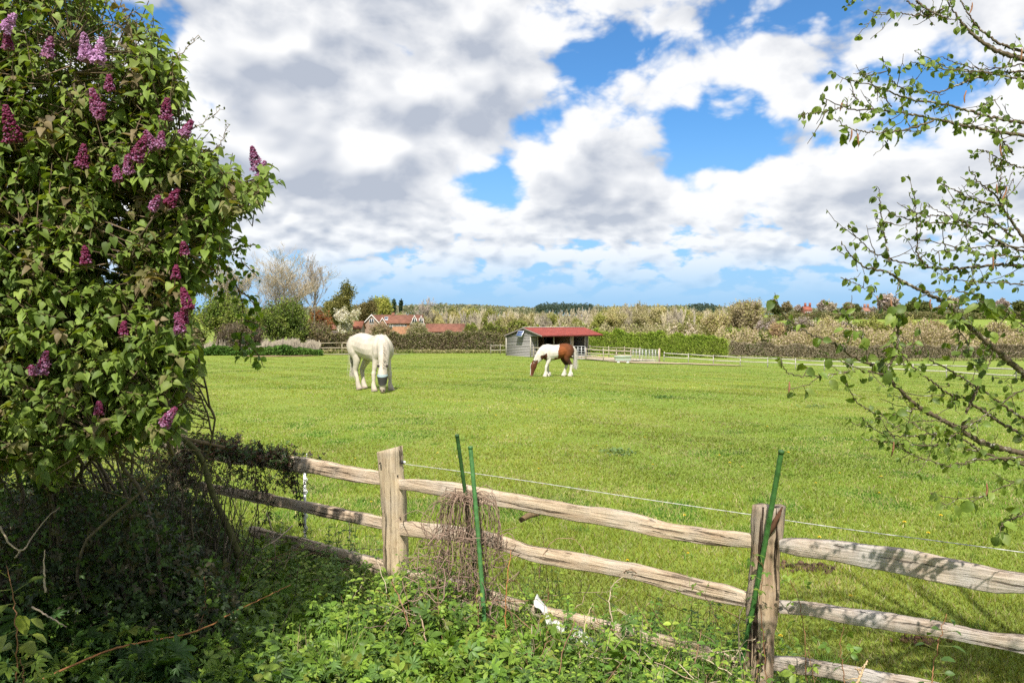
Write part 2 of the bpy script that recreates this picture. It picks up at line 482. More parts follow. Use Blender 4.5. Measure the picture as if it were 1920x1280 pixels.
def build_ground():
    ys = np.concatenate([np.linspace(-40, 0, 11)[:-1], np.linspace(0, 30, 81)[:-1], np.linspace(30, 130, 81)[:-1], np.linspace(130, 700, 96)[:-1], np.array([700, 800, 1000, 1400, 2000, 3500])])
    us = np.linspace(-1, 1, 121)
    us = np.sign(us) * np.abs(us) ** 1.3
    V = []
    for y in ys:
        w = 60 + abs(y) * 1.2
        V.append(np.stack([us * w, np.full_like(us, y), gz(us * w, np.full_like(us, y))], 1))
    V = np.concatenate(V); n = len(us)
    i = np.arange(len(ys) - 1)[:, None] * n; j = np.arange(n - 1)[None]
    F = np.stack([i + j, i + j + 1, i + n + j + 1, i + n + j], -1).reshape(-1, 4)
    a = Acc(); a.add(V, [F], (0.1, 0.15, 0.03))
    tag(a.build('ground', mat_ground(), smooth=True), 'grazed grass pasture sloping gently away to the woods', kind='structure')
build_ground()
def fence_D(px):
    return 4.914 / (1 + .714 * (px - 960) / F_PX)
def fence_y(x):
    return 5.5 - .714 * (x + .82)
# ---------------------------------------------------------------- soil / sand / gravel patches as thin sheets
def patch(name, poly_px, D_of, col1, col2, label, n=60, lift=0.012):
    """irregular blob on the ground, centre px / D and radii"""
    (cx, cy, rx, ry) = poly_px
    rng = np.random.default_rng(int(abs(cx) * 10 + cy))
    th = np.linspace(0, 2 * PI, n, endpoint=False)
    rr = 1 + 0.12 * np.sin(3 * th + 1) + 0.07 * np.sin(7 * th + 2) + rng.normal(0, 0.03, n)
    rings = [0.0, 0.35, 0.7, 1.0]
    V = [(cx, cy, float(gz(cx, cy)) + lift)]
    for r in rings[1:]:
        X = cx + rx * rr * np.cos(th) * r; Y = cy + ry * rr * np.sin(th) * r
        V += list(np.stack([X, Y, gz(X, Y) + lift], 1))
    F3 = [(0, 1 + i, 1 + (i + 1) % n) for i in range(n)]
    F4 = []
    for k_ in range(2):
        for i in range(n):
            b = 1 + k_ * n
            F4.append((b + i, b + n + i, b + n + (i + 1) % n, b + (i + 1) % n))
    m, k, out = new_mat(name)
    tc = k.new('ShaderNodeTexCoord')
    f = k.noise(tc.outputs['Object'], 1.4, 6.0, 0.65)
    k.l.new(principled(k, k.mix(k.sstep(f, 0.35, 0.65), col1, col2), 0.95, 0.1, 0, bump(k, f, 0.6, 0.05)), out.inputs[0])
    a = Acc(); a.add(V, [np.array(F3), np.array(F4)], col1)
    return tag(a.build(name, m), label, kind='structure')
patch('path', (-17.2, 89.5, 5.0, 1.0), None, (0.20, 0.17, 0.13), (0.33, 0.29, 0.23), 'worn gravel track at the field gateway by the hedge', lift=0.05)
patch('sandy_ground', (15.5, 77.5, 6.6, 2.2), None, (0.33, 0.26, 0.16), (0.42, 0.34, 0.23), 'bare sandy earth along the yard fence', lift=0.07)
patch('yard_ground', (10.2, 83.5, 4.2, 3.6), None, (0.34, 0.28, 0.20), (0.42, 0.36, 0.27), 'trodden bare yard in front of the field shelter', lift=0.10)
patch('earth', (-24.5, 84.0, 4.0, 1.2), None, (0.20, 0.12, 0.07), (0.28, 0.20, 0.12), 'bare brown soil at the foot of the bank', lift=0.05)
# ---------------------------------------------------------------- grass blades
GRASS = mat_leaf("grass_blades", 0.40, 0.55, 0.25, 3.0, 0.25, (1.15, 1.1, 0.6))
def grass_colour(rng, x, y):
    n = len(x)
    a = vnoise(x, y, 0.35, 3); b = vnoise(x, y, 1.7, 7); c = vnoise(x, y, 0.12, 11); e = vnoise(x, y, 6.0, 5)
    base = np.array((0.165, 0.250, 0.026))[None] * np.ones((n, 1))
    yel = np.array((0.270, 0.310, 0.040))
    straw = np.array((0.470, 0.420, 0.200))
    lush = np.array((0.100, 0.205, 0.022))
    t = np.clip((a * 0.6 + c * 0.5 + b * .25 - 0.28) * 1.6, 0, 1)[:, None]
    col = base * (1 - t) + yel * t
    t = (np.clip((b - 0.55) * 4, 0, 1) * np.clip((0.55 - a) * 5, 0, 1))[:, None]
    col = col * (1 - t) + lush * t
    ps = 0.10 + 0.9 * np.clip(vnoise(x, y, .75, 61) * .6 + vnoise(x, y, 2.3, 62) * .5 - .68, 0, .4) + 0.28 * np.clip((e * .6 + b * .5 - 0.60) * 3.5, 0, 1)
    s = rng.random(n) < ps
    col[s] = straw * rng.uniform(.7, 1.15, (s.sum(), 1))
    pt = .76 + .44 * vnoise(x, y, .55, 41) + .34 * (vnoise(x * .35, y, 2.4, 43) - .5) + .25 * (vnoise(x, y * 2, .18, 47) - .5)
    far = np.clip((y - 6) / 12, 0, 1); amp = .34 * (1 - .62 * far)
    return col * (.84 + .06 * far[:, None]) * pt[:, None] * (1 + amp * rng.uniform(-1, 1, n))[:, None] * (0.88 + 0.24 * rng.random((n, 3)))
def build_grass(N=560000, y0=4.2, y1=92.0, seed=5):
    rng = np.random.default_rng(seed)
    D = y0 * (y1 / y0) ** rng.random(N)
    x = rng.uniform(-0.70, 0.70, N) * (D + 0.6)
    y = D + rng.normal(0, 0.1, N)
    keep = ~((x < -0.42 * D - 0.2) & (D < 7))
    x, y, D = x[keep], y[keep], D[keep]; n = len(x)
    z = gz(x, y)
    tuft = vnoise(x, y, 1.1, 21) * 0.5 + vnoise(x, y, 4.0, 23) * 0.6
    h = (0.019 + 0.024 * tuft + 0.014 * rng.random(n)) * (1 - .30 * np.clip((D - 7) / 12, 0, 1))
    w = 0.0027 * (D / 4.5) ** 0.86 * rng.uniform(.7, 1.5, n)
    th = rng.uniform(0, 2 * PI, n); lean = rng.uniform(0.15, 1.3, n)
    tip = np.stack([np.cos(th) * lean * h, np.sin(th) * lean * h, h], 1)
    ph = rng.uniform(-.9, .9, n)
    side = np.stack([np.cos(ph), np.sin(ph), np.zeros(n)], 1) * w[:, None]
    base = np.stack([x, y, z - 0.003], 1)
    V = np.stack([base - side, base + side, base + tip], 1).reshape(-1, 3)
    F = np.arange(3 * n).reshape(-1, 3)
    col = grass_colour(rng, x, y)
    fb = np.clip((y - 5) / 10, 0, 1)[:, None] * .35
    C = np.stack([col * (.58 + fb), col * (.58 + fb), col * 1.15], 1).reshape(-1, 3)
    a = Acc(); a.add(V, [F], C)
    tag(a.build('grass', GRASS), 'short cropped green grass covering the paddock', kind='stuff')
build_grass()
def long_blades(acc, rng, x, y, h, w, col, zoff=0.0):
    """arching blades, four segments"""
    n = len(x); th = rng.uniform(0, 2 * PI, n); bend = rng.uniform(.25, 1.1, n)
    base = np.stack([x, y, gz(x, y) + zoff], 1)
    d = np.stack([np.cos(th), np.sin(th), np.zeros(n)], 1)
    sd = np.stack([-np.sin(th), np.cos(th), np.zeros(n)], 1)
    V = []
    ts = (0, .35, .7, 1.0)
    for t in ts:
        c = base + d * (bend * h * t ** 2 * 0.8)[:, None]; c[:, 2] += h * (t - 0.28 * bend * t ** 2)
        ww = (w * (1 - t ** 1.6) + 0.0002)[:, None]
        V += [c - sd * ww, c + sd * ww]
    V = np.stack(V, 1).reshape(-1, 3)
    o = (np.arange(n) * 8)[:, None, None]
    F = (np.array([(0, 1, 3, 2), (2, 3, 5, 4), (4, 5, 7, 6)])[None] + o).reshape(-1, 4)
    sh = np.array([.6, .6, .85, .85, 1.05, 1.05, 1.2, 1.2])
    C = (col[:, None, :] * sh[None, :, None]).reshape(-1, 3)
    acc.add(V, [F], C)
def build_long_grass():
    rng = np.random.default_rng(8)
    a = Acc()
    # tussocks along the fence line and in the verge
    cents = []
    for _ in range(760):
        px = rng.uniform(430, 1960); D = fence_D(px) + rng.normal(-0.2, 0.32)
        cents.append(((px - 960) / F_PX * D, D, rng.uniform(.06, .18) + (rng.random() < .3 and px < 1420) * rng.uniform(.1, .3)))
    for _ in range(70):
        D = rng.uniform(5, 16); cents.append((rng.uniform(-.2, .6) * D, D, rng.uniform(.05, .09)))
    for (px, D, h) in [(480, 4.1, .4), (505, 4.2, .35), (640, 4.2, .42), (610, 4.3, .35), (900, 4.15, .34), (960, 4.1, .3), (1230, 4.2, .38), (1200, 4.15, .34), (1170, 4.3, .32), (1260, 4.3, .3),
                       (1590, 3.6, .25), (1560, 3.7, .3), (1300, 4.1, .4), (1330, 4.0, .35), (820, 4.3, .38), (1050, 4.2, .36), (1130, 4.1, .42), (560, 4.4, .35), (980, 4.5, .4), (870, 4.5, .34), (1380, 4.0, .3), (660, 4.6, .3), (430, 4.6, .3), (700, 4.5, .25), (740, 4.2, .3), (1100, 4.4, .26)]:
        for _ in range(5):
            cents.append(((px - 960) / F_PX * D + rng.normal(0, .05), D + rng.normal(0, .08), h * rng.uniform(.7, 1.1)))
    for (cx, cy, h) in cents:
        m = rng.integers(20, 42)
        x = cx + rng.normal(0, .045, m); y = cy + rng.normal(0, .045, m)
        g = np.array((0.120, 0.230, 0.028)) * rng.uniform(.7, 1.35, (m, 1))
        dry = rng.random(m) < .13
        g[dry] = np.array((.36, .29, .15)) * rng.uniform(.8, 1.1, (dry.sum(), 1))
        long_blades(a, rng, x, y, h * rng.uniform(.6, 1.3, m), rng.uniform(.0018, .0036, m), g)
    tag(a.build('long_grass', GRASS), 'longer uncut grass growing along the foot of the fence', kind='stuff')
build_long_grass()
# ---------------------------------------------------------------- dandelions, dung, fallen leaves
FLOWER = mat_attr("petals", 0.6, 0.2, 40, 0.25, 0.2, 0.002)
def dandelions():
    rng = np.random.default_rng(31)
    pts = [(695, 941), (1285, 968), (1292, 1038), (1178, 1052), (1468, 1196), (1370, 870), (1393, 876), (1577, 887), (1652, 925), (1700, 982), (1532, 907), (1655, 895), (1768, 970), (665, 860), (1350, 855), (1745, 1002), (1480, 1020), (1540, 1010),
           (610, 768), (880, 760), (1060, 790), (1120, 835), (1210, 820), (1320, 790), (1440, 800), (1485, 760), (820, 850), (1010, 880), (560, 760), (930, 780), (1480, 850), (1225, 872), (1040, 735), (1180, 745), (800, 725), (905, 730), (1350, 735), (430, 860), (640, 900), (1600, 1120)]
    t0 = None
    for i, (px, py) in enumerate(pts):
        D = 2.0 * F_PX / (py - YH)
        for _ in range(4):
            x = (px - 960) / F_PX * D; D = (EYE - float(gz(x, D)) - .04) * F_PX / (py - YH)
        x = (px - 960) / F_PX * D
        if t0 is None:
            t0 = thing('dandelion', (0, 0, 0), 'yellow dandelion flower open in the short paddock grass', 'flower', 'dandelions scattered in the paddock grass')
            a = Acc(); a.tube([(0, 0, 0), (.004, 0, .03), (0, 0, .045)], .0022, (.13, .2, .05), 5); a.build('stalk', FLOWER, t0)
            a = Acc()
            for ring, (nn, r, z) in enumerate(((16, .019, .044), (12, .013, .049), (7, .007, .052))):
                for q in range(nn):
                    an = q / nn * 2 * PI + ring * .3
                    d = np.array((math.cos(an), math.sin(an), 0)); s = np.array((-math.sin(an), math.cos(an), 0)) * .003
                    c = np.array((0, 0, z)); e = c + d * r + np.array((0, 0, .004))
                    a.add([c - s, c + s, e + s, e - s], [np.array([(0, 1, 2, 3)])], (.80, .58, .02))
            a.build('flower_head', FLOWER, t0)
            t = t0
        else:
            t = copy_thing(t0, (0, 0, 0))
        t.location = (x, D, float(gz(x, D)) + .005); t.rotation_euler = (0, 0, rng.uniform(0, 6)); s = rng.uniform(.65, 1.05) * (1 + max(0, D - 8) * .015)
        t.scale = (s, s, s)
dandelions()
def weed_clumps():
    rng = np.random.default_rng(64)
    for i, (px, py, s, lab) in enumerate([(1247, 744, .30, 'dark weed clump in the mid paddock right of the piebald horse'), (1162, 846, .24, 'grey green thistle clump in the paddock above the middle rails'), (1530, 762, .40, 'wide pale weed patch in the paddock beside the hazel twigs'), (350, 690, .35, 'dark weed tuft near the left edge of the field'), (1290, 1000, .16, 'lush grassy tuft just behind the top middle rail'), (445, 672, .3, 'low weed tuft beside the bare soil at the left')]):
        D = 2.0 * F_PX / (py - YH)
        for _ in range(6):
            x = (px - 960) / F_PX * D; D = (EYE - float(gz(x, D)) - .04) * F_PX / (py - YH)
        n = 90; a = Acc(); r = rng.normal(0, 1, (n, 2)) * s * .5; pos = np.stack([x + r[:, 0], D + r[:, 1], gz(x + r[:, 0], D + r[:, 1]) + rng.uniform(.01, .05, n)], 1)
        Y = unit(np.stack([r[:, 0], r[:, 1], np.full(n, .25 * s)], 1) + rng.normal(0, .1, (n, 3))); X, Y, Z = frames(Y, unit(rng.normal(0, .3, (n, 3)) + (0, 0, 1)))
        a.inst(T_OVAL, pos, X, Y, Z, rng.uniform(.035, .08, n), np.array(((.11, .20, .04), (.15, .23, .08), (.19, .27, .09))[i % 3])[None] * rng.uniform(.6, 1.3, (n, 1)))
        tag(a.build('weed_clump', GRASS, None, (x, D, float(gz(x, D)))), lab, 'weed')
weed_clumps()
def lumps(name, c, n, r, size, cols, label, cat, seed):
    rng = np.random.default_rng(seed)
    a = Acc()
    ico = bmesh.new(); bmesh.ops.create_icosphere(ico, subdivisions=1, radius=1)
    iv = np.array([v.co[:] for v in ico.verts]); jf = np.array([[v.index for v in f.verts] for f in ico.faces]); ico.free()
    for i in range(n):
        q = rng.normal(0, 1, 3) * np.array((r, r * .5, r * .12)); q[2] = abs(q[2])
        s = size * rng.uniform(.5, 1.3)
        v = iv * rng.uniform(.7, 1.3, (len(iv), 1)) * s * np.array((1, 1, .7)) + q
        a.add(v, [jf], np.array(cols[i % len(cols)]) * rng.uniform(.7, 1.2))
    loc = (c[0], c[1], float(gz(c[0], c[1])))
    o = a.build(name, mat_attr(name + "_surface", .9, .2, 60, .7, .8, .004), None, loc, local=True)
    tag(o, label, cat)
    return o
lumps('dung_heap', (2.42, 6.50), 130, .10, .022, [(.06, .035, .022), (.10, .065, .04), (.04, .025, .018)], 'dark brown crumbly horse dung on the grass behind the split oak post', 'dung', 3)
lumps('dung_pile', (1.62 * 1.05, 4.35), 46, .07, .018, [(.10, .05, .03), (.13, .075, .045)], 'reddish dung pile in the grass below the right fence rails', 'dung', 4).location = (2.55, 5.0, 0)
# ================================================================ trees, hedges
def prisms(acc, P0, P1, r0, r1, col):
    n = len(P0); T = unit(P1 - P0)
    ref = np.where(np.abs(T[:, 2:3]) < .9, np.array([[0, 0, 1.0]]), np.array([[1.0, 0, 0]]))
    A = unit(np.cross(T, ref)); B = np.cross(T, A)
    V = []
    for c, r in ((P0, r0), (P1, r1)):
        for k_ in range(3):
            an = k_ * 2 * PI / 3
            V.append(c + (A * math.cos(an) + B * math.sin(an)) * np.broadcast_to(r, (n,))[:, None])
    V = np.stack(V, 1).reshape(-1, 3)
    o = (np.arange(n) * 6)[:, None, None]
    F = (np.array([(0, 1, 4, 3), (1, 2, 5, 4), (2, 0, 3, 5)])[None] + o).reshape(-1, 4)
    C = np.repeat(col, 6, 0) if col.ndim == 2 else col
    acc.add(V, [F], C)
def grow(rng, h, trunk=.22, spread=.8, up=.35, counts=(7, 5, 4, 4), ratio=.58, r0=.16, stems=1, gnarl=.12):
    """levels of segments (P0,P1,ra,rb); returns list per level"""
    lev = []
    p0 = np.zeros((stems, 3)); p0[:, :2] = rng.normal(0, .05 * h * (stems > 1), (stems, 2))
    d = unit(np.c_[rng.normal(0, .06 + .16 * (stems > 1), (stems, 2)), np.ones(stems)])
    L = np.full(stems, h * trunk * 2.2); rad = np.full(stems, r0)
    for lv in range(len(counts) + 1):
        # every branch is three bent pieces
        a = p0; segs = []; dd = d
        pts = [a]
        for s in range(3):
            dd = unit(dd + rng.normal(0, gnarl, dd.shape) + np.array((0, 0, up * .25 * (lv > 0))))
            a = a + dd * (L / 3)[:, None]; pts.append(a)
        rr = [rad, rad * .8, rad * .62, rad * .42]
        lev.append((np.stack(pts, 1), np.stack(rr, 1)))
        if lv == len(counts): break
        k_ = counts[lv]
        N = len(p0)
        t = rng.uniform(.30 if lv else .42, 1.0, (N, k_)); t[:, 0] = 1.0
        seg = np.minimum((t * 3).astype(int), 2); f = t * 3 - seg
        pa = lev[-1][0]
        idx = np.arange(N)[:, None]
        q = pa[idx, seg] * (1 - f[..., None]) + pa[idx, seg + 1] * f[..., None]
        pd = unit(pa[idx, seg + 1] - pa[idx, seg])
        rd = unit(rng.normal(0, 1, (N, k_, 3)))
        nd = unit(pd * 1.0 + rd * spread + np.array((0, 0, up)))
        Lc = (L[:, None] * ratio * rng.uniform(.7, 1.15, (N, k_)))
        rc = np.interp(t, (0, 1), (1, .42)) * rad[:, None] * .62
        p0 = q.reshape(-1, 3); d = nd.reshape(-1, 3); L = Lc.ravel(); rad = rc.ravel()
    return lev
def add_wood(acc, lev, col, rmin=.012, rng=None, tipcol=None):
    for i, (pts, rr) in enumerate(lev):
        n = len(pts); c = np.array(col) if tipcol is None else np.array(col) * (1 - i / (len(lev) - 1)) + np.array(tipcol) * i / (len(lev) - 1)
        C = c[None] * (rng.uniform(.75, 1.25, (n, 1)))
        for s in range(3):
            prisms(acc, pts[:, s], pts[:, s + 1], np.maximum(rr[:, s], rmin), np.maximum(rr[:, s + 1], rmin * .8), C)
BARK = mat_attr("bark", .9, .1, 8, .5, .5, .02)
def far_mat(name, trans):
    m, k, out = new_mat(name)
    a = k.new('ShaderNodeAttribute', attribute_name='Col')
    oi = k.new('ShaderNodeObjectInfo')
    f = k.lin(oi.outputs['Random'], 0, 1, .82, 1.18)
    col = k.mix(1.0, a.outputs['Color'], k.xyz(f, f, k.math('MULTIPLY', f, k.lin(oi.outputs['Random'], 0, 1, 1.1, .9))), 'MULTIPLY')
    d = principled(k, col, .75, .15)
    if trans:
        t = k.new('ShaderNodeBsdfTranslucent'); k.l.new(k.mix(1.0, col, (1.2, 1.15, .7), 'MULTIPLY'), t.inputs[0])
        mx = k.new('ShaderNodeMixShader'); mx.inputs[0].default_value = trans
        k.l.new(d, mx.inputs[1]); k.l.new(t.outputs[0], mx.inputs[2]); d = mx.outputs[0]
    k.l.new(d, out.inputs[0]); return m
FAR_TWIG = far_mat("far_twigs", 0)
FAR_LEAF = far_mat("far_leaves", .30)
def leaf_quads(acc, rng, cen, size, cols, up=.3):
    n = len(cen); Y = unit(rng.normal(0, 1, (n, 3)) + np.array((0, 0, up))); nn = rand_unit(rng, n)
    X, Y, Z = frames(Y, nn)
    acc.inst(T_QUAD, cen, X, Y, Z, size * rng.uniform(.6, 1.4, n), cols)
def tree(name, loc, h, label, cat, group=None, seed=0, leaves=0, lsize=.2, palette=None, bark=(.20, .17, .13), tip=(.30, .25, .18), scat=.35, rmin=.014, sx=1.0, **kw):
    rng = np.random.default_rng(seed)
    root = thing(name, loc, label, cat, group)
    lev = grow(rng, h, **kw)
    zmax = max(l[0][..., 2].max() for l in lev); k_ = h / zmax
    lev = [(p * np.array((k_ * sx, k_ * sx, k_)), r) for p, r in lev]
    a = Acc(); add_wood(a, lev[:1], bark, rmin * 2, rng); a.build('trunk', BARK, root)
    a = Acc(); add_wood(a, lev[1:], bark, rmin, rng, tip)
    if leaves:
        tips = np.concatenate([lev[-1][0].reshape(-1, 3), lev[-2][0].reshape(-1, 3)])
        c = tips[rng.integers(0, len(tips), leaves)] + rng.normal(0, scat, (leaves, 3))
        c[:, 2] = np.maximum(c[:, 2], .1)
        pal = np.array(palette); cl = vnoise(c[:, 0] * 1 + 50, c[:, 2] + c[:, 1] + 50, 1.1, seed)
        pick = np.clip((cl * len(pal) + rng.normal(0, .55, leaves)).astype(int), 0, len(pal) - 1)
        leaf_quads(a, rng, c, lsize, pal[pick] * rng.uniform(.7, 1.3, (leaves, 1)))
        a.build('crown', FAR_LEAF, root)
    else:
        a.build('crown', FAR_TWIG, root)
    return root
def at(px, D, dz=0.0):
    g = G(px, D); return (float(g[0]), float(g[1]), float(g[2]) + dz)
def hgt(px, py_top, D):
    """height of something whose top is at photo row py_top"""
    return EYE - (py_top - YH) * D / F_PX - at(px, D)[2]
# ---- distinct trees on the left
tree('bare_tree', at(505, 100), hgt(505, 458, 100), 'tall pale leafless willow fanning wide above the left hedge', 'tree', None, 11, trunk=.16, spread=.95, up=.34, counts=(8, 6, 5, 5), ratio=.60, r0=.18, stems=3, bark=(.30, .26, .21), tip=(.50, .42, .32), sx=1.45, leaves=600, lsize=.08, palette=[(.50, .43, .30), (.56, .50, .36), (.42, .38, .20)], scat=.10, rmin=.014)
tree('bare_tree', at(581, 103), hgt(581, 472, 103), 'narrow pale leafless tree with upright twigs beside the wide willow', 'tree', None, 12, trunk=.30, spread=.8, up=.45, counts=(10, 7, 5, 4), ratio=.46, r0=.15, bark=(.40, .35, .29), tip=(.56, .48, .38), sx=.9, leaves=300, lsize=.08, palette=[(.56, .48, .33), (.48, .42, .25)], scat=.1, rmin=.014)
tree('bare_tree', at(395, 98), hgt(395, 478, 98), 'pale leafless tree half hidden behind the lilac', 'tree', None, 13, trunk=.2, spread=.8, up=.4, counts=(8, 6, 5, 4), ratio=.6, r0=.18, stems=2, bark=(.30, .25, .2), tip=(.45, .38, .28), rmin=.016, leaves=2600, lsize=.12, palette=[(.48, .42, .28), (.40, .36, .18)], scat=.1)
GR = [(.090, .135, .025), (.14, .195, .034), (.20, .25, .045), (.25, .28, .06)]
tree('budding_bush', at(535, 92), hgt(535, 556, 92), 'rounded fresh green bush in front of the wide bare willow', 'bush', None, 21, leaves=26000, lsize=.13, palette=GR, trunk=.10, spread=1.0, up=.2, counts=(8, 6, 5, 3), ratio=.62, r0=.08, stems=5, sx=.72, scat=.30, bark=(.16, .12, .08))
tree('budding_bush', at(415, 92), hgt(415, 545, 92), 'large green bush behind the hanging lilac twigs', 'bush', None, 22, leaves=24000, lsize=.14, palette=GR, trunk=.10, spread=1.0, up=.2, counts=(8, 6, 5, 3), ratio=.62, r0=.08, stems=5, sx=.7, scat=.32, bark=(.16, .12, .08))
BR = [(.10, .075, .045), (.17, .125, .075), (.15, .15, .05), (.24, .19, .12)]
tree('bramble_thicket', at(455, 90), hgt(455, 590, 90), 'dark brown thicket of old stems left of the pale reeds', 'thicket', None, 23, leaves=15000, lsize=.12, palette=BR, trunk=.10, spread=1.1, up=.05, counts=(8, 6, 5, 3), ratio=.65, r0=.05, stems=6, sx=1.15, scat=.25, bark=(.16, .11, .07))
tree('bramble_thicket', at(585, 94), hgt(585, 598, 94), 'low twiggy brown thicket behind the field post', 'thicket', None, 24, leaves=9000, lsize=.12, palette=BR + [(.09, .13, .03)], trunk=.10, spread=1.1, up=.05, counts=(8, 6, 5, 3), ratio=.65, r0=.05, stems=6, sx=.9, scat=.25, bark=(.18, .13, .09))
tree('budding_bush', at(712, 134), hgt(712, 604, 134), 'twiggy reddish bush in front of the left gable of the brick house', 'bush', None, 71, leaves=7000, lsize=.15, palette=[(.24, .16, .10), (.30, .22, .14), (.22, .20, .09)], trunk=.1, spread=1, up=.2, counts=(7, 5, 5, 3), ratio=.6, r0=.06, stems=4, sx=1.2, scat=.25)
tree('budding_bush', at(783, 136), hgt(783, 603, 136), 'pale twiggy bush in front of the small right gables', 'bush', None, 72, leaves=5000, lsize=.14, palette=[(.30, .27, .15), (.38, .33, .20), (.22, .22, .08)], trunk=.1, spread=1, up=.2, counts=(7, 5, 5, 3), ratio=.6, r0=.06, stems=4, sx=.8, scat=.25)
OL = [(.095, .105, .03), (.15, .155, .04), (.22, .205, .055), (.28, .25, .075)]
tree('spreading_tree', at(640, 132), hgt(640, 529, 132), 'broad olive green tree rising above the blossom', 'tree', None, 25, leaves=26000, lsize=.17, palette=OL, trunk=.22, spread=.9, up=.25, counts=(8, 6, 5, 4), ratio=.56, r0=.2, sx=.85, scat=.35)
tree('spreading_tree', at(676, 172), hgt(676, 560, 172), 'smaller yellowish tree between the olive tree and the house', 'tree', None, 26, leaves=16000, lsize=.17, palette=[(.14, .13, .04), (.20, .17, .055), (.26, .21, .08)], trunk=.2, spread=.9, up=.25, counts=(7, 5, 5, 4), ratio=.58, r0=.15, sx=.8, scat=.35)
WB = [(.60, .55, .46), (.72, .69, .62), (.50, .46, .34), (.34, .33, .16)]
tree('blossom_tree', at(632, 112), hgt(632, 575, 112), 'white blossoming tree with spiky sprays by the low barn', 'tree', None, 27, leaves=11000, lsize=.115, palette=WB, trunk=.16, spread=.9, up=.3, counts=(8, 6, 5, 3), ratio=.55, r0=.10, sx=.95, scat=.12, bark=(.3, .26, .2))
tree('autumn_bush', at(596, 112), hgt(596, 577, 112), 'small rusty red bush left of the white blossom', 'bush', None, 28, leaves=5000, lsize=.14, palette=[(.20, .07, .03), (.30, .12, .05), (.14, .08, .03)], trunk=.1, spread=1, up=.2, counts=(6, 5, 4, 3), ratio=.6, r0=.06, stems=3, sx=.6, scat=.25)
tree('spring_tree', at(716, 200), hgt(716, 558, 200), 'bright yellow green tree behind the red roofed house', 'tree', None, 29, leaves=20000, lsize=.21, palette=[(.22, .24, .05), (.30, .31, .07), (.36, .35, .10)], trunk=.22, spread=.8, up=.3, counts=(8, 6, 5, 4), ratio=.55, r0=.2, sx=.85, scat=.4)
tree('bare_tree', at(797, 190), hgt(797, 554, 190), 'round crowned leafless tree rising behind the right end of the house', 'tree', None, 30, trunk=.2, spread=.8, up=.35, counts=(9, 6, 5, 5), ratio=.60, r0=.24, bark=(.30, .26, .22), tip=(.45, .38, .30), rmin=.028, sx=.95)
for px, top in ((738, 562), (752, 564)):
    tree('poplar', at(px, 420), hgt(px, top, 420), 'left of two dark spire shaped trees on the skyline above the house' if px == 738 else 'right of two dark spire shaped trees on the skyline above the house', 'tree', 'two dark spires on the skyline', int(px), leaves=1800, lsize=.5, palette=[(.03, .05, .03), (.05, .075, .04)], trunk=.35, spread=.5, up=.8, counts=(8, 5, 4), ratio=.35, r0=.2, sx=.22, scat=.3)
# ---- the wood: five kinds of crown copied in rows
protos = []
kinds = [
    ('pale bare tree in the dense leafless wood behind the paddock', dict(bark=(.34, .29, .24), tip=(.52, .45, .32), trunk=.22, spread=.6, up=.55, counts=(9, 6, 5, 5), ratio=.55, r0=.13, sx=.62, rmin=.032)),
    ('grey brown bare tree in the dense leafless wood behind the paddock', dict(bark=(.26, .21, .17), tip=(.44, .38, .26), trunk=.20, spread=.8, up=.4, counts=(9, 6, 5, 5), ratio=.58, r0=.15, sx=.8, rmin=.032)),
    ('budding tan tree in the leafless wood behind the paddock', dict(bark=(.24, .20, .15), tip=(.44, .39, .22), trunk=.2, spread=.75, up=.4, counts=(8, 6, 5, 4), ratio=.57, r0=.14, sx=.8, rmin=.03, leaves=7000, lsize=.16, palette=[(.42, .37, .19), (.48, .42, .23), (.36, .34, .14)], scat=.22)),
    ('yellow green budding tree in the leafless wood behind the paddock', dict(bark=(.22, .19, .13), tip=(.32, .30, .14), trunk=.2, spread=.85, up=.3, counts=(8, 6, 5, 4), ratio=.57, r0=.14, sx=.85, rmin=.03, leaves=9000, lsize=.18, palette=[(.22, .24, .06), (.30, .31, .08), (.37, .35, .12)], scat=.3)),
    ('slim white stemmed bare tree in the leafless wood behind the paddock', dict(bark=(.52, .48, .42), tip=(.46, .38, .30), trunk=.36, spread=.55, up=.5, counts=(10, 6, 5, 4), ratio=.40, r0=.10, sx=.5, rmin=.03)),
]
rng = np.random.default_rng(99)
def wood_top(px):
    return float(np.interp(px, [560, 700, 800, 860, 950, 1000, 1080, 1150, 1200, 1260, 1330, 1380, 1450, 1550, 1700, 1960], [588, 585, 580, 574, 580, 586, 577, 575, 566, 571, 580, 572, 583, 592, 592, 590]))
first = {}
for D in (176, 190, 205, 222, 242, 262):
    px = 560 + rng.uniform(0, 15)
    while px < 1430:
        k_ = int(rng.choice(5, p=[.24, .26, .26, .15, .09]))
        h = hgt(px, wood_top(px) + rng.uniform(-4, 13) + (262 - D) * .05, D)
        h = max(h, 3.5)
        loc = at(px, D + rng.uniform(-5, 5))
        if k_ not in first:
            first[k_] = tree('woodland_tree', loc, 9.5, kinds[k_][0], 'tree', 'bare trees of the wood behind the paddock', 100 + k_, **kinds[k_][1])
            s = h / 9.5; first[k_].scale = (s, s, s)
        else:
            s = h / 9.5; copy_thing(first[k_], loc, rng.uniform(0, 6.28), (s * rng.uniform(.85, 1.2), s * rng.uniform(.85, 1.2), s))
        px += rng.uniform(14, 26) * 190 / D
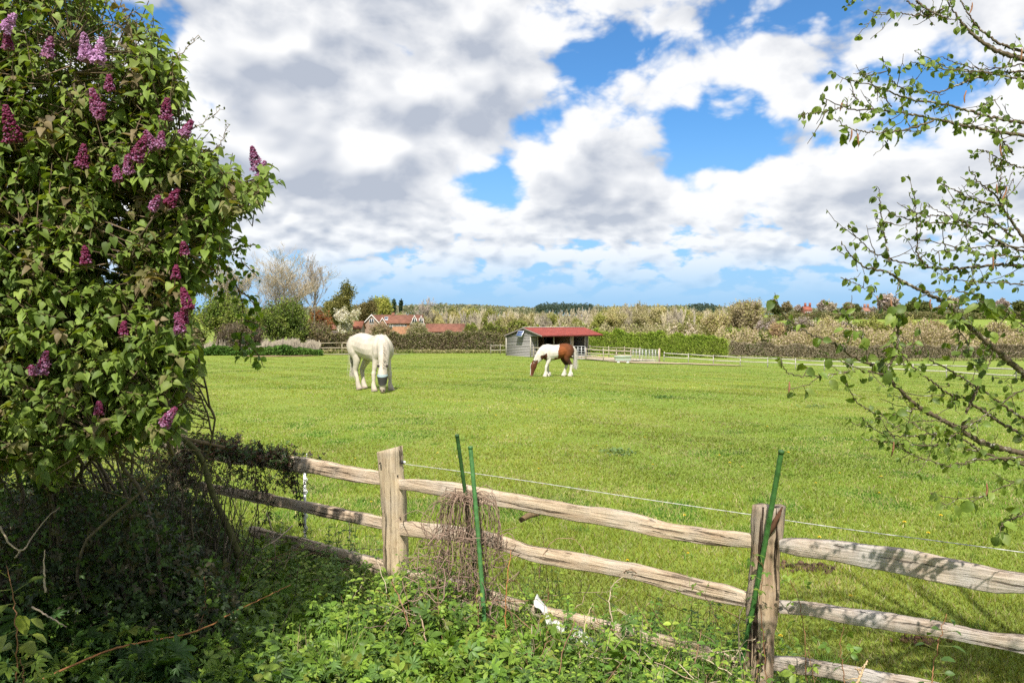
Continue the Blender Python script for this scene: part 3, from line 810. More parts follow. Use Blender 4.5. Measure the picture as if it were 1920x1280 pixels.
# brush standing at the foot of the wood
def scrub(name, label, px0, px1, D0, D1, hfun, n, size, pal, seed, cat=None, kind='stuff', mat=None):
    rng = np.random.default_rng(seed); a = Acc()
    px = rng.uniform(px0, px1, n); D = rng.uniform(D0, D1, n); x = (px - 960) / F_PX * D
    g = gz(x, D); lump = vnoise(px, D * 3, .06, seed) * .5 + vnoise(px, D, .2, seed + 1) * .5
    h = hfun(px) * (.55 + .6 * lump)
    z = g + h * rng.random(n) ** .75
    pal = np.array(pal); cl = vnoise(x + 90, z + D * .3 + 90, .5, seed + 3)
    pick = np.clip((cl * len(pal) + rng.normal(0, .8, n)).astype(int), 0, len(pal) - 1)
    leaf_quads(a, rng, np.stack([x, D, z], 1), size, pal[pick] * rng.uniform(.65, 1.3, (n, 1)), 1.2)
    o = a.build(name, mat or FAR_LEAF); tag(o, label, cat, None, kind); return o
scrub('woodland_scrub', 'tangled brown and olive scrub filling the foot of the leafless wood', 560, 1440, 165, 240, lambda p: 4.8 + 0 * p, 110000, .24, [(.27, .24, .14), (.35, .30, .18), (.28, .27, .11), (.40, .34, .22), (.22, .23, .09)], 41)
# ridge far behind
def ridge():
    rng = np.random.default_rng(43); a = Acc(); n = 60000
    px = rng.uniform(440, 2000, n); D = rng.uniform(560, 640, n); x = (px - 960) / F_PX * D
    top = np.interp(px, [440, 600, 840, 880, 1000, 1006, 1040, 1110, 1130, 1280, 1300, 1340, 1360, 1500, 2000], [580, 578, 572, 573, 579, 573, 570, 573, 577, 575, 571, 574, 578, 580, 582])
    ztop = EYE - (top - YH) * 600 / F_PX; g = gz(x, D)
    h = (ztop - g) * (.75 + .5 * vnoise(px, D, .16, 5) * .5 + .2 * vnoise(px, D, .5, 6))
    z = g + h * rng.random(n) ** .5
    dark = ((px > 1004) & (px < 1112)) | ((px > 1290) & (px < 1345))
    pal = np.array([(.22, .23, .14), (.27, .26, .16), (.31, .28, .20), (.19, .22, .11)])
    c = pal[rng.integers(0, 4, n)]; c[dark] = np.array((.07, .10, .075))
    leaf_quads(a, rng, np.stack([x, D, z], 1), 0.9, c * rng.uniform(.7, 1.3, (n, 1)), .5)
    tag(a.build('distant_woods', FAR_LEAF), 'wooded ridge on the horizon with a dark conifer stand', kind='stuff')
ridge()
# ---- right hand middle distance
PK = [(.44, .36, .31), (.50, .43, .38), (.34, .29, .19), (.28, .27, .12), (.24, .25, .09)]
YG = [(.18, .20, .04), (.25, .27, .06), (.33, .33, .09), (.40, .36, .15)]
TN = [(.30, .25, .14), (.40, .33, .20), (.34, .32, .12), (.47, .39, .28)]
RD = [(.27, .18, .11), (.35, .25, .16), (.30, .27, .11)]
mid = [
    (1283, 128, 600, PK, 'small pink white blossom tree at the right end of the bright hedge', 'blossom_tree', 7000, .8),
    (1390, 150, 563, TN, 'broad rounded tan and green tree above the long hedge', 'spreading_tree', 22000, .95),
    (1345, 145, 585, TN, 'twiggy tan tree left of the broad rounded one', 'spreading_tree', 13000, .7),
    (1440, 142, 588, PK, 'pinkish grey blossom bush just right of the broad rounded tree', 'blossom_tree', 9000, .9),
    (1422, 190, 556, YG, 'slim pale green tree poking above the broad rounded tree', 'spring_tree', 5000, .35),
    (1376, 126, 612, GR, 'bright green shrub at the foot of the broad rounded tree', 'budding_bush', 6000, .7),
    (1428, 124, 618, GR, 'leafy green shrub below the pinkish blossom bush', 'budding_bush', 5000, .8),
    (1500, 140, 592, PK, 'wide pinkish blossom thicket below the red house on the hill', 'blossom_tree', 12000, 1.2),
    (1545, 138, 595, TN, 'tan twiggy bush between the two pink thickets', 'budding_bush', 9000, .9),
    (1583, 130, 600, PK, 'tall pink grey blossom bush behind the leafy hazel shoots', 'blossom_tree', 9000, .6),
    (1465, 134, 602, RD, 'reddish brown twiggy bush beside the pink thicket', 'budding_bush', 8000, .8),
    (1640, 138, 594, YG, 'yellow green willow bush seen through the hazel twigs', 'willow_bush', 12000, 1.0),
    (1700, 140, 596, YG, 'wide yellow willow bush further right behind the hazel', 'willow_bush', 14000, 1.1),
    (1755, 136, 600, RD, 'russet bush behind the mottled hazel limb', 'willow_bush', 10000, .9),
    (1815, 136, 612, GR, 'pale leafed sprawling green bush at the far right of the hedge', 'willow_bush', 10000, 1.2),
    (1880, 140, 602, TN, 'tan bare bush at the right edge of the picture', 'willow_bush', 10000, 1.0),
    (1935, 138, 606, GR, 'green bush just past the right edge of the hedge', 'willow_bush', 8000, 1.0),
]
for i, (px, D, top, pal, lab, nm, nl_, sx) in enumerate(mid):
    tree(nm, at(px, D), hgt(px, top, D), lab, 'tree' if 'tree' in nm else 'bush', None, 200 + i, leaves=nl_, lsize=.17, palette=pal, trunk=.13, spread=.95, up=.25, counts=(8, 6, 5, 3), ratio=.6, r0=.09, stems=3, sx=sx, scat=.28, bark=(.28, .23, .18), tip=(.38, .31, .24), rmin=.018)
scrub('scrub', 'mixed brown scrub between the low hedge and the bushes on the right', 1340, 1990, 120, 150, lambda p: 4.0 + 1.6 * np.sin(p * .021) * np.sin(p * .0127 + 1), 88000, .19, [(.30, .24, .15), (.40, .32, .22), (.30, .28, .11), (.46, .37, .27)], 44)
# hilltop trees and houses on the right
hill = [(1475, 566, 0), (1500, 572, 1), (1535, 563, 1), (1562, 566, 2), (1592, 567, 0), (1610, 571, 3), (1650, 552, 1), (1668, 560, 2), (1706, 565, 3), (1738, 567, 3), (1762, 572, 0), (1790, 556, 2), (1822, 570, 3), (1850, 562, 4), (1888, 560, 1), (1920, 566, 3), (1455, 572, 3), (1580, 575, 4), (1630, 575, 2)]
hk = [('tan', [(.24, .20, .11), (.32, .26, .16)]), ('pinkish bare', [(.40, .32, .28), (.46, .38, .33)]), ('pale bare', [(.46, .40, .34), (.40, .34, .26)]), ('rounded green', [(.09, .11, .03), (.14, .15, .045)]), ('dark evergreen', [(.025, .045, .025), (.04, .06, .03)])]
hf = {}
names = {0: 'tan twiggy tree on the far hilltop', 1: 'pinkish leafless tree on the far hilltop', 2: 'pale leafless tree on the far hilltop', 3: 'rounded olive green tree on the far hilltop', 4: 'dark evergreen tree on the far hilltop'}
for i, (px, top, kd) in enumerate(hill):
    D = 385 + (i % 3) * 12; h = hgt(px, top, D)
    if kd not in hf:
        hf[kd] = tree('hilltop_tree', at(px, D), h, names[kd], 'tree', 'trees along the far hilltop', 300 + kd, leaves=5000, lsize=.42, palette=hk[kd][1], trunk=.16, spread=.85, up=.25, counts=(8, 6, 5), ratio=.6, r0=.25, sx=.95, scat=.45 if kd > 2 else .25, rmin=.05)
        hf[kd]['h'] = h
    else:
        s = h / hf[kd]['h']; copy_thing(hf[kd], at(px, D), i * 1.3, (s * 1.1, s * 1.1, s))
for o in hf.values(): del o['h']
scrub('hilltop_hedge', 'thin hedge line along the foot of the hilltop trees', 1440, 1990, 372, 380, lambda p: 3.4 + 0 * p, 14000, .5, [(.15, .14, .06), (.22, .19, .10), (.10, .12, .04)], 46)
# ---- hedges around the paddock
def hedge(name, label, pts, h, n, size, pal, seed, width=1.2, twig=(.28, .21, .14), rough=.25, twn=2500):
    """pts: (px, D) polyline; h: list of heights at the points"""
    rng = np.random.default_rng(seed); W = np.array([at(px, D) for px, D in pts])
    d = np.r_[0, np.cumsum(np.linalg.norm(np.diff(W[:, :2], axis=0), axis=1))]
    root = thing(name, tuple(W[0]), label, 'hedge')
    t = rng.uniform(0, d[-1], n); x = np.interp(t, d, W[:, 0]); y = np.interp(t, d, W[:, 1]); hh = np.interp(t, d, h)
    tx = np.gradient(W[:, 0]).mean(); ty = np.gradient(W[:, 1]).mean(); nn = np.array((-ty, tx)) / math.hypot(tx, ty)
    hh = hh * (1 - rough / 2 + rough * vnoise(t, t * 0, .9, seed) + rough * .5 * vnoise(t, t * 0, 3.0, seed + 1))
    # sample on the shell mostly
    an = rng.uniform(-.15, PI + .15, n); rr = rng.uniform(.72, 1.05, n)
    off = np.cos(an) * width / 2 * rr * (1.0); z = np.clip(np.abs(np.sin(an)) ** .45 * rr * hh, .02, None)
    side = rng.random(n) < .55
    z = np.where(side, rng.random(n) * hh, z); off = np.where(side, -np.sign(nn[1]) * width / 2 * rng.uniform(.6, 1.08, n), off)
    x = x + nn[0] * off; y = y + nn[1] * off; zz = gz(x, y) + z
    pal = np.array(pal); cl = .5 * vnoise(t, z * 2, .55, seed + 3) + .5 * vnoise(t, z * 3, 2.2, seed + 4)
    pick = np.clip((cl * len(pal) + rng.normal(0, .7, n)).astype(int), 0, len(pal) - 1)
    a = Acc(); leaf_quads(a, rng, np.stack([x, y, zz], 1), size, pal[pick] * rng.uniform(.6, 1.3, (n, 1)), .2)
    a.build('foliage', FAR_LEAF, root, tuple(W[0]))
    a = Acc(); m = twn; t = rng.uniform(0, d[-1], m); x = np.interp(t, d, W[:, 0]) + nn[0] * rng.uniform(-.5, .5, m) * width; y = np.interp(t, d, W[:, 1]) + nn[1] * rng.uniform(-.5, .5, m) * width
    hh = np.interp(t, d, h); z0 = rng.random(m) * hh * .7
    p0 = np.stack([x, y, gz(x, y) + z0], 1); dv = unit(np.stack([rng.normal(0, .5, m), rng.normal(0, .5, m), np.ones(m)], 1)) * (hh * rng.uniform(.3, .60, m))[:, None]
    prisms(a, p0, p0 + dv, np.full(m, .02), np.full(m, .008), np.array(twig)[None] * rng.uniform(.7, 1.3, (m, 1)))
    a.build('stems', FAR_TWIG, root, tuple(W[0]))
    return root
hedge('hedge', 'twiggy brown and green hedge between the white horse and the shelter', [(604, 97), (690, 97), (760, 96), (850, 95), (935, 95)], [2.1, 2.15, 2.1, 2.2, 2.2], 62000, .12, [(.19, .15, .08), (.27, .22, .12), (.19, .20, .06), (.34, .28, .17), (.14, .18, .045)], 51)
hedge('hedge', 'taller leafy green hedge right behind the field shelter', [(868, 104), (940, 104), (1010, 104)], [2.9, 3.2, 2.6], 22000, .14, [(.13, .17, .035), (.21, .25, .05), (.29, .30, .07), (.24, .20, .10)], 52, rough=.5)
hedge('hedge', 'bright fresh green clipped hedge to the right of the shelter', [(1090, 103), (1180, 102), (1270, 101), (1362, 101)], [2.6, 2.55, 2.6, 2.35], 52000, .11, [(.15, .23, .03), (.24, .34, .04), (.33, .42, .055), (.20, .22, .06)], 53, rough=.34, twig=(.30, .36, .08), twn=6000)
hedge('hedge', 'low dark brown clipped hedge along the far right of the paddock', [(1355, 108), (1480, 110), (1620, 112), (1780, 112), (1960, 108)], [1.9, 1.8, 1.75, 1.75, 1.9], 60000, .12, [(.22, .19, .10), (.31, .25, .15), (.37, .31, .21), (.17, .20, .06)], 54, rough=.25, twn=12000, twig=(.40, .33, .25))
hedge('hedge', 'rough twiggy hedge running on behind the lilac', [(-560, 88), (-200, 90), (100, 91), (385, 92)], [2.6, 2.4, 2.8, 2.4], 36000, .16, [(.19, .15, .08), (.27, .22, .12), (.16, .20, .05), (.13, .17, .04)], 55, rough=.4)
_pr = {o.name: o for o in scene.objects if o.name in ('budding_bush', 'bramble_thicket', 'spreading_tree')}
for i, (px, D, nm, s) in enumerate([(330, 96, 'budding_bush', 1.0), (250, 99, 'spreading_tree', .9), (120, 100, 'budding_bush', 1.3), (-20, 104, 'spreading_tree', 1.0), (-180, 102, 'budding_bush', 1.4), (-360, 108, 'spreading_tree', 1.1)]):
    copy_thing(_pr[nm], at(px, D), i * 1.1, s, ('green bush glimpsed through the lilac stems' if nm == 'budding_bush' else 'olive tree standing in the hedge behind the lilac'), 'bushes and trees screened by the lilac')
# dry reeds and bank on the left
def reeds():
    rng = np.random.default_rng(61); n = 5200
    px = rng.uniform(385, 598, n); D = rng.uniform(87.5, 90, n); x = (px - 960) / F_PX * D; g = gz(x, D)
    h = (0.6 + 1.35 * vnoise(px, px * 0, .07, 2) * vnoise(px, px * 0, .35, 4) + .5 * rng.random(n))
    p0 = np.stack([x, D, g], 1); dv = np.stack([rng.normal(0, .13, n), rng.normal(0, .1, n), np.ones(n)], 1) * h[:, None]
    a = Acc(); prisms(a, p0, p0 + dv, np.full(n, .022), np.full(n, .012), np.array((.55, .47, .33))[None] * rng.uniform(.65, 1.2, (n, 1)))
    tag(a.build('reeds', FAR_TWIG), 'pale dry reeds standing along the left edge of the field', kind='stuff')
reeds()
scrub('weeds', 'fresh green nettles and weeds along the left field edge', 375, 604, 85.5, 88.5, lambda p: .85 + .25 * np.sin(p * .05), 26000, .13, [(.05, .11, .02), (.08, .17, .025), (.12, .21, .04)], 62)
scrub('verge_grass', 'rough grass growing along the foot of the far hedges', 604, 950, 92.5, 94.5, lambda p: .35 + 0 * p, 7000, .12, [(.13, .17, .04), (.26, .24, .11), (.34, .30, .17)], 63)
scrub('verge_grass', 'rough pale grass at the foot of the low brown hedge', 1350, 1990, 104, 107, lambda p: .30 + 0 * p, 8000, .12, [(.11, .19, .03), (.18, .22, .06), (.3, .27, .15)], 64)
# ================================================================ field shelter, yard, houses
BOARD = mat_attr("grey_boards", .85, .15, 7, .55, .5, .01, (1, 1, 5))
REDROOF = mat_attr("red_metal_roof", .6, .2, 2.2, .5, .15, .01)
METAL = mat_attr("galvanised_metal", .45, .5, 12, .2, .1, .002, metal=.4)
FENCEW = mat_attr("pale_fence_timber", .85, .15, 9, .4, .4, .01)
def basis(O, th):
    u = np.array((math.cos(th), math.sin(th), 0)); v = np.array((-math.sin(th), math.cos(th), 0)); w = np.array((0, 0, 1.0))
    O = np.array(O, float)
    return lambda a, b, c: O + u * a + v * b + w * c
def quadbox(acc, L, u0, u1, v0, v1, z0, z1, col):
    V = np.array([L(a, b, c) for a in (u0, u1) for b in (v0, v1) for c in (z0, z1)])
    F = np.array([(0, 1, 3, 2), (4, 6, 7, 5), (0, 4, 5, 1), (2, 3, 7, 6), (0, 2, 6, 4), (1, 5, 7, 3)])
    acc.add(V, [F], col)
def shelter():
    th = R(38); g = float(gz(1.86, 83)) - .02
    O = (1.86, 83.0, g); L = basis(O, th)
    root = thing('field_shelter', O, 'grey timber field shelter with a red roof and open front behind the piebald horse', 'shelter')
    rng = np.random.default_rng(4)
    W, LEN, OV, RV, RH = 4.0, 8.14, 2.15, .93, 3.0
    def roof_h(v): return RH - abs(v - RV) * (RH - 2.20) / (RV + OV)
    grey = np.array((.25, .235, .225))
    # gable end wall in horizontal boards (following the roof out over the canopy)
    def gable(u, name):
        a = Acc(); z = 0.0
        while z < RH - .05:
            z1 = min(z + .165, RH - .03)
            # width available under the roof at this height
            k_ = (RH - .06 - z1) / ((RH - 2.20) / (RV + OV))
            vhi = min(W, RV + max(k_, .02)); vlo = 0.0 if z1 < 2.24 else max(-OV + .05, RV - max(k_, .02))
            c = grey * rng.uniform(.72, 1.18)
            quadbox(a, L, u - .02 - .006 * rng.random(), u + .03, vlo, vhi, z + .012, z1, c)
            z = z1
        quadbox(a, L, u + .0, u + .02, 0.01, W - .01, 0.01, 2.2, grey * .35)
        return a.build(name, BOARD, root, O)
    gable(0, 'gable_wall'); gable(LEN - .05, 'gable_wall')
    def boards(name, u0, u1, v0, v1, z1, col, z0=0.0, step=.165):
        a = Acc(); z = z0
        while z < z1 - .02:
            zt = min(z + step, z1); c = np.array(col) * rng.uniform(.75, 1.18)
            j = .006 * rng.random()
            quadbox(a, L, u0, u1, v0 - j, v1, z + .010, zt, c); z = zt
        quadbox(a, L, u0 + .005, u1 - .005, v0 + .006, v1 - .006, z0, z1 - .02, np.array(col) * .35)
        return a.build(name, BOARD, root, O)
    boards('front_panel', .06, 1.0, 0, .05, 2.66, grey)
    boards('front_panel', 7.72, LEN - .06, 0, .05, 2.66, grey)
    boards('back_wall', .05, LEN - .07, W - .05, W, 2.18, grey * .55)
    p = boards('partition', 5.62, 5.70, .06, W - .06, 2.5, (.20, .13, .08))
    q = boards('partition', 3.16, 3.22, 1.6, W - .06, 2.3, (.20, .12, .08))
    a = Acc(); quadbox(a, L, 5.60, 6.08, -.02, .04, 0, 2.66, (.50, .41, .30)); a.build('door_panel', FENCEW, root, O)
    a = Acc()
    for (u, v) in ((.04, -.03), (.98, -.04), (3.2, -.04), (5.56, -.05), (7.68, -.04), (LEN, -.03), (-.03, W - .02)):
        quadbox(a, L, u - .05, u + .05, v - .05, v + .05, 0, 2.20 if v > 1 else 2.62, (.46, .42, .36) if u < 5 else (.42, .38, .33))
    o = a.build('posts', BOARD, root, O); 
    a = Acc(); quadbox(a, L, 1.0, 7.7, -.03, .05, 2.5, 2.70, (.14, .10, .07)); a.build('beam', BOARD, root, O)
    # corrugated roof, two slopes
    for sgn, ve in ((-1, -OV), (1, W + .15)):
        a = Acc(); n = 150; us = np.linspace(-.18, LEN + .35, n); col = np.array((.225, .047, .034)) if sgn < 0 else np.array((.30, .10, .08))
        for (dz, fl) in ((0.03, 0), (0.0, 1)):
            vs = np.linspace(RV, ve, 4)
            V = np.array([L(u, v, roof_h(v) + .05 + dz + .014 * math.sin(i * 1.25)) for v in vs for i, u in enumerate(us)])
            i = np.arange(3)[:, None] * n; j = np.arange(n - 1)[None]
            F = np.stack([i + j, i + j + 1, i + n + j + 1, i + n + j], -1).reshape(-1, 4)
            a.add(V, [F if (sgn < 0) != bool(fl) else F[:, ::-1]], col if not fl else col * .6)
        quadbox(a, L, -.18, LEN + .35, min(ve, ve - sgn * .03), max(ve, ve - sgn * .03), roof_h(ve) - .06, roof_h(ve) + .06, col * .45)
        ro = a.build('roof', REDROOF, root, O)
        if sgn < 0:
            a = Acc(); quadbox(a, L, -.2, LEN + .37, RV - .14, RV + .14, RH + .085, RH + .12, (.62, .58, .55)); rc = a.build('ridge_cap', REDROOF, ro)
            rc.data.transform(Matrix.Translation(-Vector(O)))
        a = Acc(); nn = 12
        # barge board on the left verge
        for k_ in range(nn):
            v0 = RV + (ve - RV) * k_ / nn; v1 = RV + (ve - RV) * (k_ + 1) / nn
            V = [L(-.20, v0, roof_h(v0) + .06), L(-.20, v1, roof_h(v1) + .06), L(-.20, v1, roof_h(v1) - .09), L(-.20, v0, roof_h(v0) - .09), L(-.165, v0, roof_h(v0) + .06), L(-.165, v1, roof_h(v1) + .06), L(-.165, v1, roof_h(v1) - .09), L(-.165, v0, roof_h(v0) - .09)]
            a.add(V, [np.array([(0, 1, 2, 3), (7, 6, 5, 4), (0, 4, 5, 1), (3, 2, 6, 7)])], (.22, .19, .17))
        bb = a.build('barge_board', BOARD, ro); bb.data.transform(Matrix.Translation(-Vector(O)))
    a = Acc(); quadbox(a, L, .1, LEN - .1, .1, W - .1, .0, .035, (.30, .26, .20)); a.build('floor', BOARD, root, O)
    # pale concrete apron in front of the openings
    a = Acc(); quadbox(a, L, 1.2, LEN, -1.6, -.06, .02, .075, (.46, .42, .37)); a.build('apron', FENCEW, root, O)
    # solar panel
    r2 = thing('solar_panel', tuple(L(-.1, 1.1, 2.3)), 'small white framed solar panel tilted on the shelter gable', 'solar panel')
    a = Acc(); b = Acc()
    c0 = [L(-.16, .75, 2.72), L(-.16, 1.72, 2.72), L(-.52, 1.72, 2.12), L(-.52, .75, 2.12)]
    c0 = [np.array(q) for q in c0]
    def bil(s, t): return (c0[0] * (1 - s) + c0[1] * s) * (1 - t) + (c0[3] * (1 - s) + c0[2] * s) * t
    nrm = unit(np.cross(c0[3] - c0[0], c0[1] - c0[0])); 
    if nrm[2] < 0: nrm = -nrm
    def pl(acc, s0, s1, t0, t1, h, col):
        q = [bil(s0, t0), bil(s1, t0), bil(s1, t1), bil(s0, t1)]
        V = [p for p in q] + [p + nrm * h for p in q]
        acc.add(V, [np.array([(3, 2, 1, 0), (4, 5, 6, 7), (0, 1, 5, 4), (1, 2, 6, 5), (2, 3, 7, 6), (3, 0, 4, 7)])], col)
    pl(a, 0, 1, 0, 1, .03, (.70, .72, .76)); a.build('panel_frame', METAL, r2, tuple(r2.location))
    for i in range(4):
        for j in range(2): pl(b, .07 + i * .22, .27 + i * .22, .08 + j * .44, .48 + j * .44, .036, (.03, .07, .20))
    b.build('panel_cell', METAL, r2, tuple(r2.location))
    a = Acc()
    for v in (.85, 1.6): a.tube([L(-.03, v, 2.05), L(-.50, v, 2.14)], .02, (.2, .2, .2), 6); a.tube([L(-.03, v, 2.65), L(-.18, v, 2.70)], .02, (.2, .2, .2), 6)
    a.build('bracket', METAL, r2, tuple(r2.location))
    # things inside: dim manger and hay net shapes
    a = Acc(); quadbox(a, L, 3.4, 5.4, W - .6, W - .1, .6, .9, (.16, .12, .08)); quadbox(a, L, 3.45, 3.55, W - .55, W - .15, 0.04, .6, (.16, .12, .08)); quadbox(a, L, 5.25, 5.35, W - .55, W - .15, .04, .6, (.16, .12, .08))
    tag(a.build('manger', BOARD, None, tuple(L(4.4, W - .3, 0))), 'dim wooden manger at the back of the open shelter', 'manger')
    return L
SH = shelter()
def line_fence(name, label, pts, rails, ph, pw, rw, col, cat='fence', thick=.045, tops=None):
    """pts (px, D) for each post; rails = heights as fraction of ph"""
    W = [np.array(at(px, D)) for px, D in pts]; root = thing(name, tuple(W[0]), label, cat)
    rng = np.random.default_rng(int(pts[0][0]))
    for i, w in enumerate(W):
        a = Acc(); H = (tops[i] if tops else ph) * rng.uniform(.97, 1.03); lean = rng.normal(0, .02, 2)
        a.tube([w + (0, 0, -.1), w + (lean[0] * .5, lean[1], H * .5), w + (lean[0], lean[1], H), w + (lean[0], lean[1], H + .02)], [pw * .75, pw * .72, pw * .68, pw * .5], np.array(col) * rng.uniform(.8, 1.1), 4)
        a.build('post', FENCEW, root, tuple(W[0]))
    for i in range(len(W) - 1):
        for r in rails:
            a = Acc(); z = ph * r; p0 = W[i] + (0, 0, z + rng.normal(0, .02)); p1 = W[i + 1] + (0, 0, z + rng.normal(0, .02)); m = (p0 + p1) / 2 + (0, 0, rng.normal(0, .015))
            q = np.array([p0, p0 * .6 + m * .4, m, m * .4 + p1 * .6, p1]) + (0, -pw * .8, 0)
            a.tube(q, [rw * .8, rw, rw * 1.05, rw, rw * .8], np.array(col) * rng.uniform(.8, 1.15), 5, jitter=.12, rng=rng)
            a.build('rail', FENCEW, root, tuple(W[0]))
    return root
PALE = (.44, .39, .32)
rp = [1245, 1291, 1338, 1388, 1440, 1492, 1546, 1600, 1657, 1714, 1776, 1841, 1906, 1975]
line_fence('split_rail_fence', 'long pale two rail fence running to the right across the paddock', [(p, 84 - 34 * (p - 1245) / 660) for p in rp], (.50, .90), .95, .068, .048, (.50, .46, .40))
line_fence('yard_fence', 'three rail timber yard fence beside the water trough', [(1099, 79.6), (1131.6, 79), (1156, 79), (1183, 78.6)], (.28, .58, .88), 1.25, .075, .04, (.42, .36, .28))
line_fence('yard_fence', 'short three rail fence behind the piebald horse', [(1000.5, 80.6), (1033, 79.7), (1066, 79.4)], (.28, .58, .88), 1.2, .07, .038, (.42, .36, .28))
line_fence('yard_fence', 'pale rail fence at the back of the yard behind the trough', [(1106, 90), (1142, 89), (1171, 88), (1200, 88)], (.3, .6, .9), 1.25, .07, .035, (.40, .34, .26))
line_fence('rail_fence', 'short two rail fence left of the field shelter', [(920, 88), (938, 88), (948.5, 87.5)], (.45, .88), 1.15, .055, .035, (.38, .34, .28))
line_fence('rail_fence', 'post and rails at the gateway left of the white horse', [(598, 90), (641, 92), (668, 92)], (.5, .92), 1.35, .075, .04, (.52, .44, .31), tops=[1.5, 1.1, 1.1])
def metal_gate(name, label, p0, p1, h, bars, uprights, r=.022, z0=.12):
    root = thing(name, tuple(p0), label, 'gate'); a = Acc(); p0, p1 = np.array(p0), np.array(p1); col = (.55, .55, .54)
    for i in range(bars):
        z = z0 + (h - z0) * i / (bars - 1); a.tube([p0 + (0, 0, z), p1 + (0, 0, z)], r, col, 6)
    a.build('bar', METAL, root, tuple(p0)); root.children[-1]['kind'] = 'stuff'
    for i in range(uprights):
        q = i / (uprights - 1); w = p0 * (1 - q) + p1 * q; a = Acc(); a.tube([w + (0, 0, z0 * (i % (uprights - 1) != 0)), w + (0, 0, h)], r * 1.15, col, 6); a.build('upright', METAL, root, tuple(p0))
    return root
def atz(px, D): return np.array(at(px, D))
metal_gate('metal_gate', 'galvanised bar gate across the right bay of the shelter', atz(1077, 80.4), atz(1097, 80.0), 1.35, 6, 4)
hu = [1186, 1201, 1216.5, 1235]
metal_gate('sheep_hurdle', 'left of the two grey metal hurdles beyond the trough', atz(1187, 80.5), atz(1211, 80), 1.25, 7, 5, .018)
metal_gate('sheep_hurdle', 'right of the two grey metal hurdles beyond the trough', atz(1211.6, 79.8), atz(1235, 79.5), 1.25, 7, 5, .018)
a = Acc(); w = atz(1236.5, 79.6); a.tube([w, w + (0, 0, 1.4)], .09, (.40, .30, .22), 6)
tag(a.build('gate_post', FENCEW, None, tuple(w)), 'thick brown post at the right end of the metal hurdles', 'post')
# water trough
def trough():
    c = atz(1168, 76.0); root = thing('water_trough', tuple(c), 'pale metal water trough on two white blocks in front of the yard', 'trough')
    n = 24; a = Acc(); L, Wd = 1.62, .55
    def prof(s, z): return [(x * L / 2 * s, y * Wd / 2 * s, z) for x, y in [(-1, -.6), (-.94, -1), (.94, -1), (1, -.6), (1, .6), (.94, 1), (-.94, 1), (-1, .6)]]
    Vs = prof(.93, .22) + prof(1.0, .60) + prof(1.04, .61) + prof(1.04, .64) + prof(.97, .64) + prof(.90, .27)
    F = []
    for k_ in range(5):
        for j in range(8): F.append((k_ * 8 + j, k_ * 8 + (j + 1) % 8, k_ * 8 + 8 + (j + 1) % 8, k_ * 8 + 8 + j))
    a.add(np.array(Vs), [np.array(F)], (.68, .72, .74)); a.add(np.array(prof(.93, .22))[[0, 3, 4, 7]], [np.array([(0, 3, 2, 1)])], (.4, .45, .46)); a.add(np.array(prof(.9, .27))[[0, 3, 4, 7]], [np.array([(0, 1, 2, 3)])], (.3, .3, .3))
    a.build('basin', METAL, root)
    a = Acc(); a.add(np.array(prof(.955, .56))[[0, 3, 4, 7]], [np.array([(0, 1, 2, 3)])], (.05, .08, .09)); a.build('trough_water', MASKW, root)
    for s in (-1, 1):
        a = Acc(); x = s * .44
        V = [(x - .15, -.22, -.03), (x + .15, -.22, -.03), (x + .15, .22, -.03), (x - .15, .22, -.03), (x - .08, -.18, .222), (x + .08, -.18, .222), (x + .08, .18, .222), (x - .08, .18, .222)]
        a.add(V, [np.array([(0, 3, 2, 1), (4, 5, 6, 7), (0, 1, 5, 4), (1, 2, 6, 5), (2, 3, 7, 6), (3, 0, 4, 7)])], (.72, .70, .64)); a.build('leg', FENCEW, root)
MASKW = mat_attr("trough_water", .08, .5, 2, .1, .05, .002)
trough()
# a hay ring and a pale heap in the yard
a = Acc(); w = atz(1113, 84); rng = np.random.default_rng(9)
for i in range(400):
    p = w + rng.normal(0, 1, 3) * (.9, .4, .12); p[2] = w[2] + abs(p[2] - w[2]); a.tube([p, p + rng.normal(0, .12, 3)], .012, np.array((.52, .40, .22)) * rng.uniform(.7, 1.2), 3)
tag(a.build('hay', FAR_TWIG), 'loose pale hay scattered in the yard behind the fence', kind='stuff')
# ---------------------------------------------------------------- houses behind the hedge
TILE = mat_attr("clay_tiles", .8, .2, 1.6, .7, .7, .03, (1, 1, 2.2))
BRICK = mat_attr("brickwork", .85, .15, 4, .4, .4, .01)
PAINT = mat_attr("white_paint", .6, .3, 3, .15, .1, .002)
GLASSM = mat_attr("window_glass", .12, .6, 1, .1, .0, .001)
def gable_roof(acc, L, u0, u1, v0, v1, ze, zr, col, along='u', ov=.25, t=.12):
    if along == 'u':
        vm = (v0 + v1) / 2; s = (zr - ze) / ((v1 - v0) / 2)
        a, b = v0 - ov, v1 + ov; zo = ze - ov * s
        V = [L(u0 - ov, a, zo), L(u1 + ov, a, zo), L(u1 + ov, vm, zr), L(u0 - ov, vm, zr), L(u0 - ov, b, zo), L(u1 + ov, b, zo)]
    else:
        um = (u0 + u1) / 2; s = (zr - ze) / ((u1 - u0) / 2)
        a, b = u0 - ov, u1 + ov; zo = ze - ov * s
        V = [L(b, v0 - ov, zo), L(b, v1 + ov, zo), L(um, v1 + ov, zr), L(um, v0 - ov, zr), L(a, v0 - ov, zo), L(a, v1 + ov, zo)]
    V = np.array(V); V2 = V + (0, 0, t)
    F = [(6, 7, 8, 9), (9, 8, 11, 10), (3, 2, 1, 0), (4, 5, 2, 3), (0, 1, 7, 6), (5, 4, 10, 11), (0, 6, 9, 3), (3, 9, 10, 4), (1, 2, 8, 7), (2, 5, 11, 8)]
    acc.add(np.vstack([V, V2]), [np.array(F)], col)
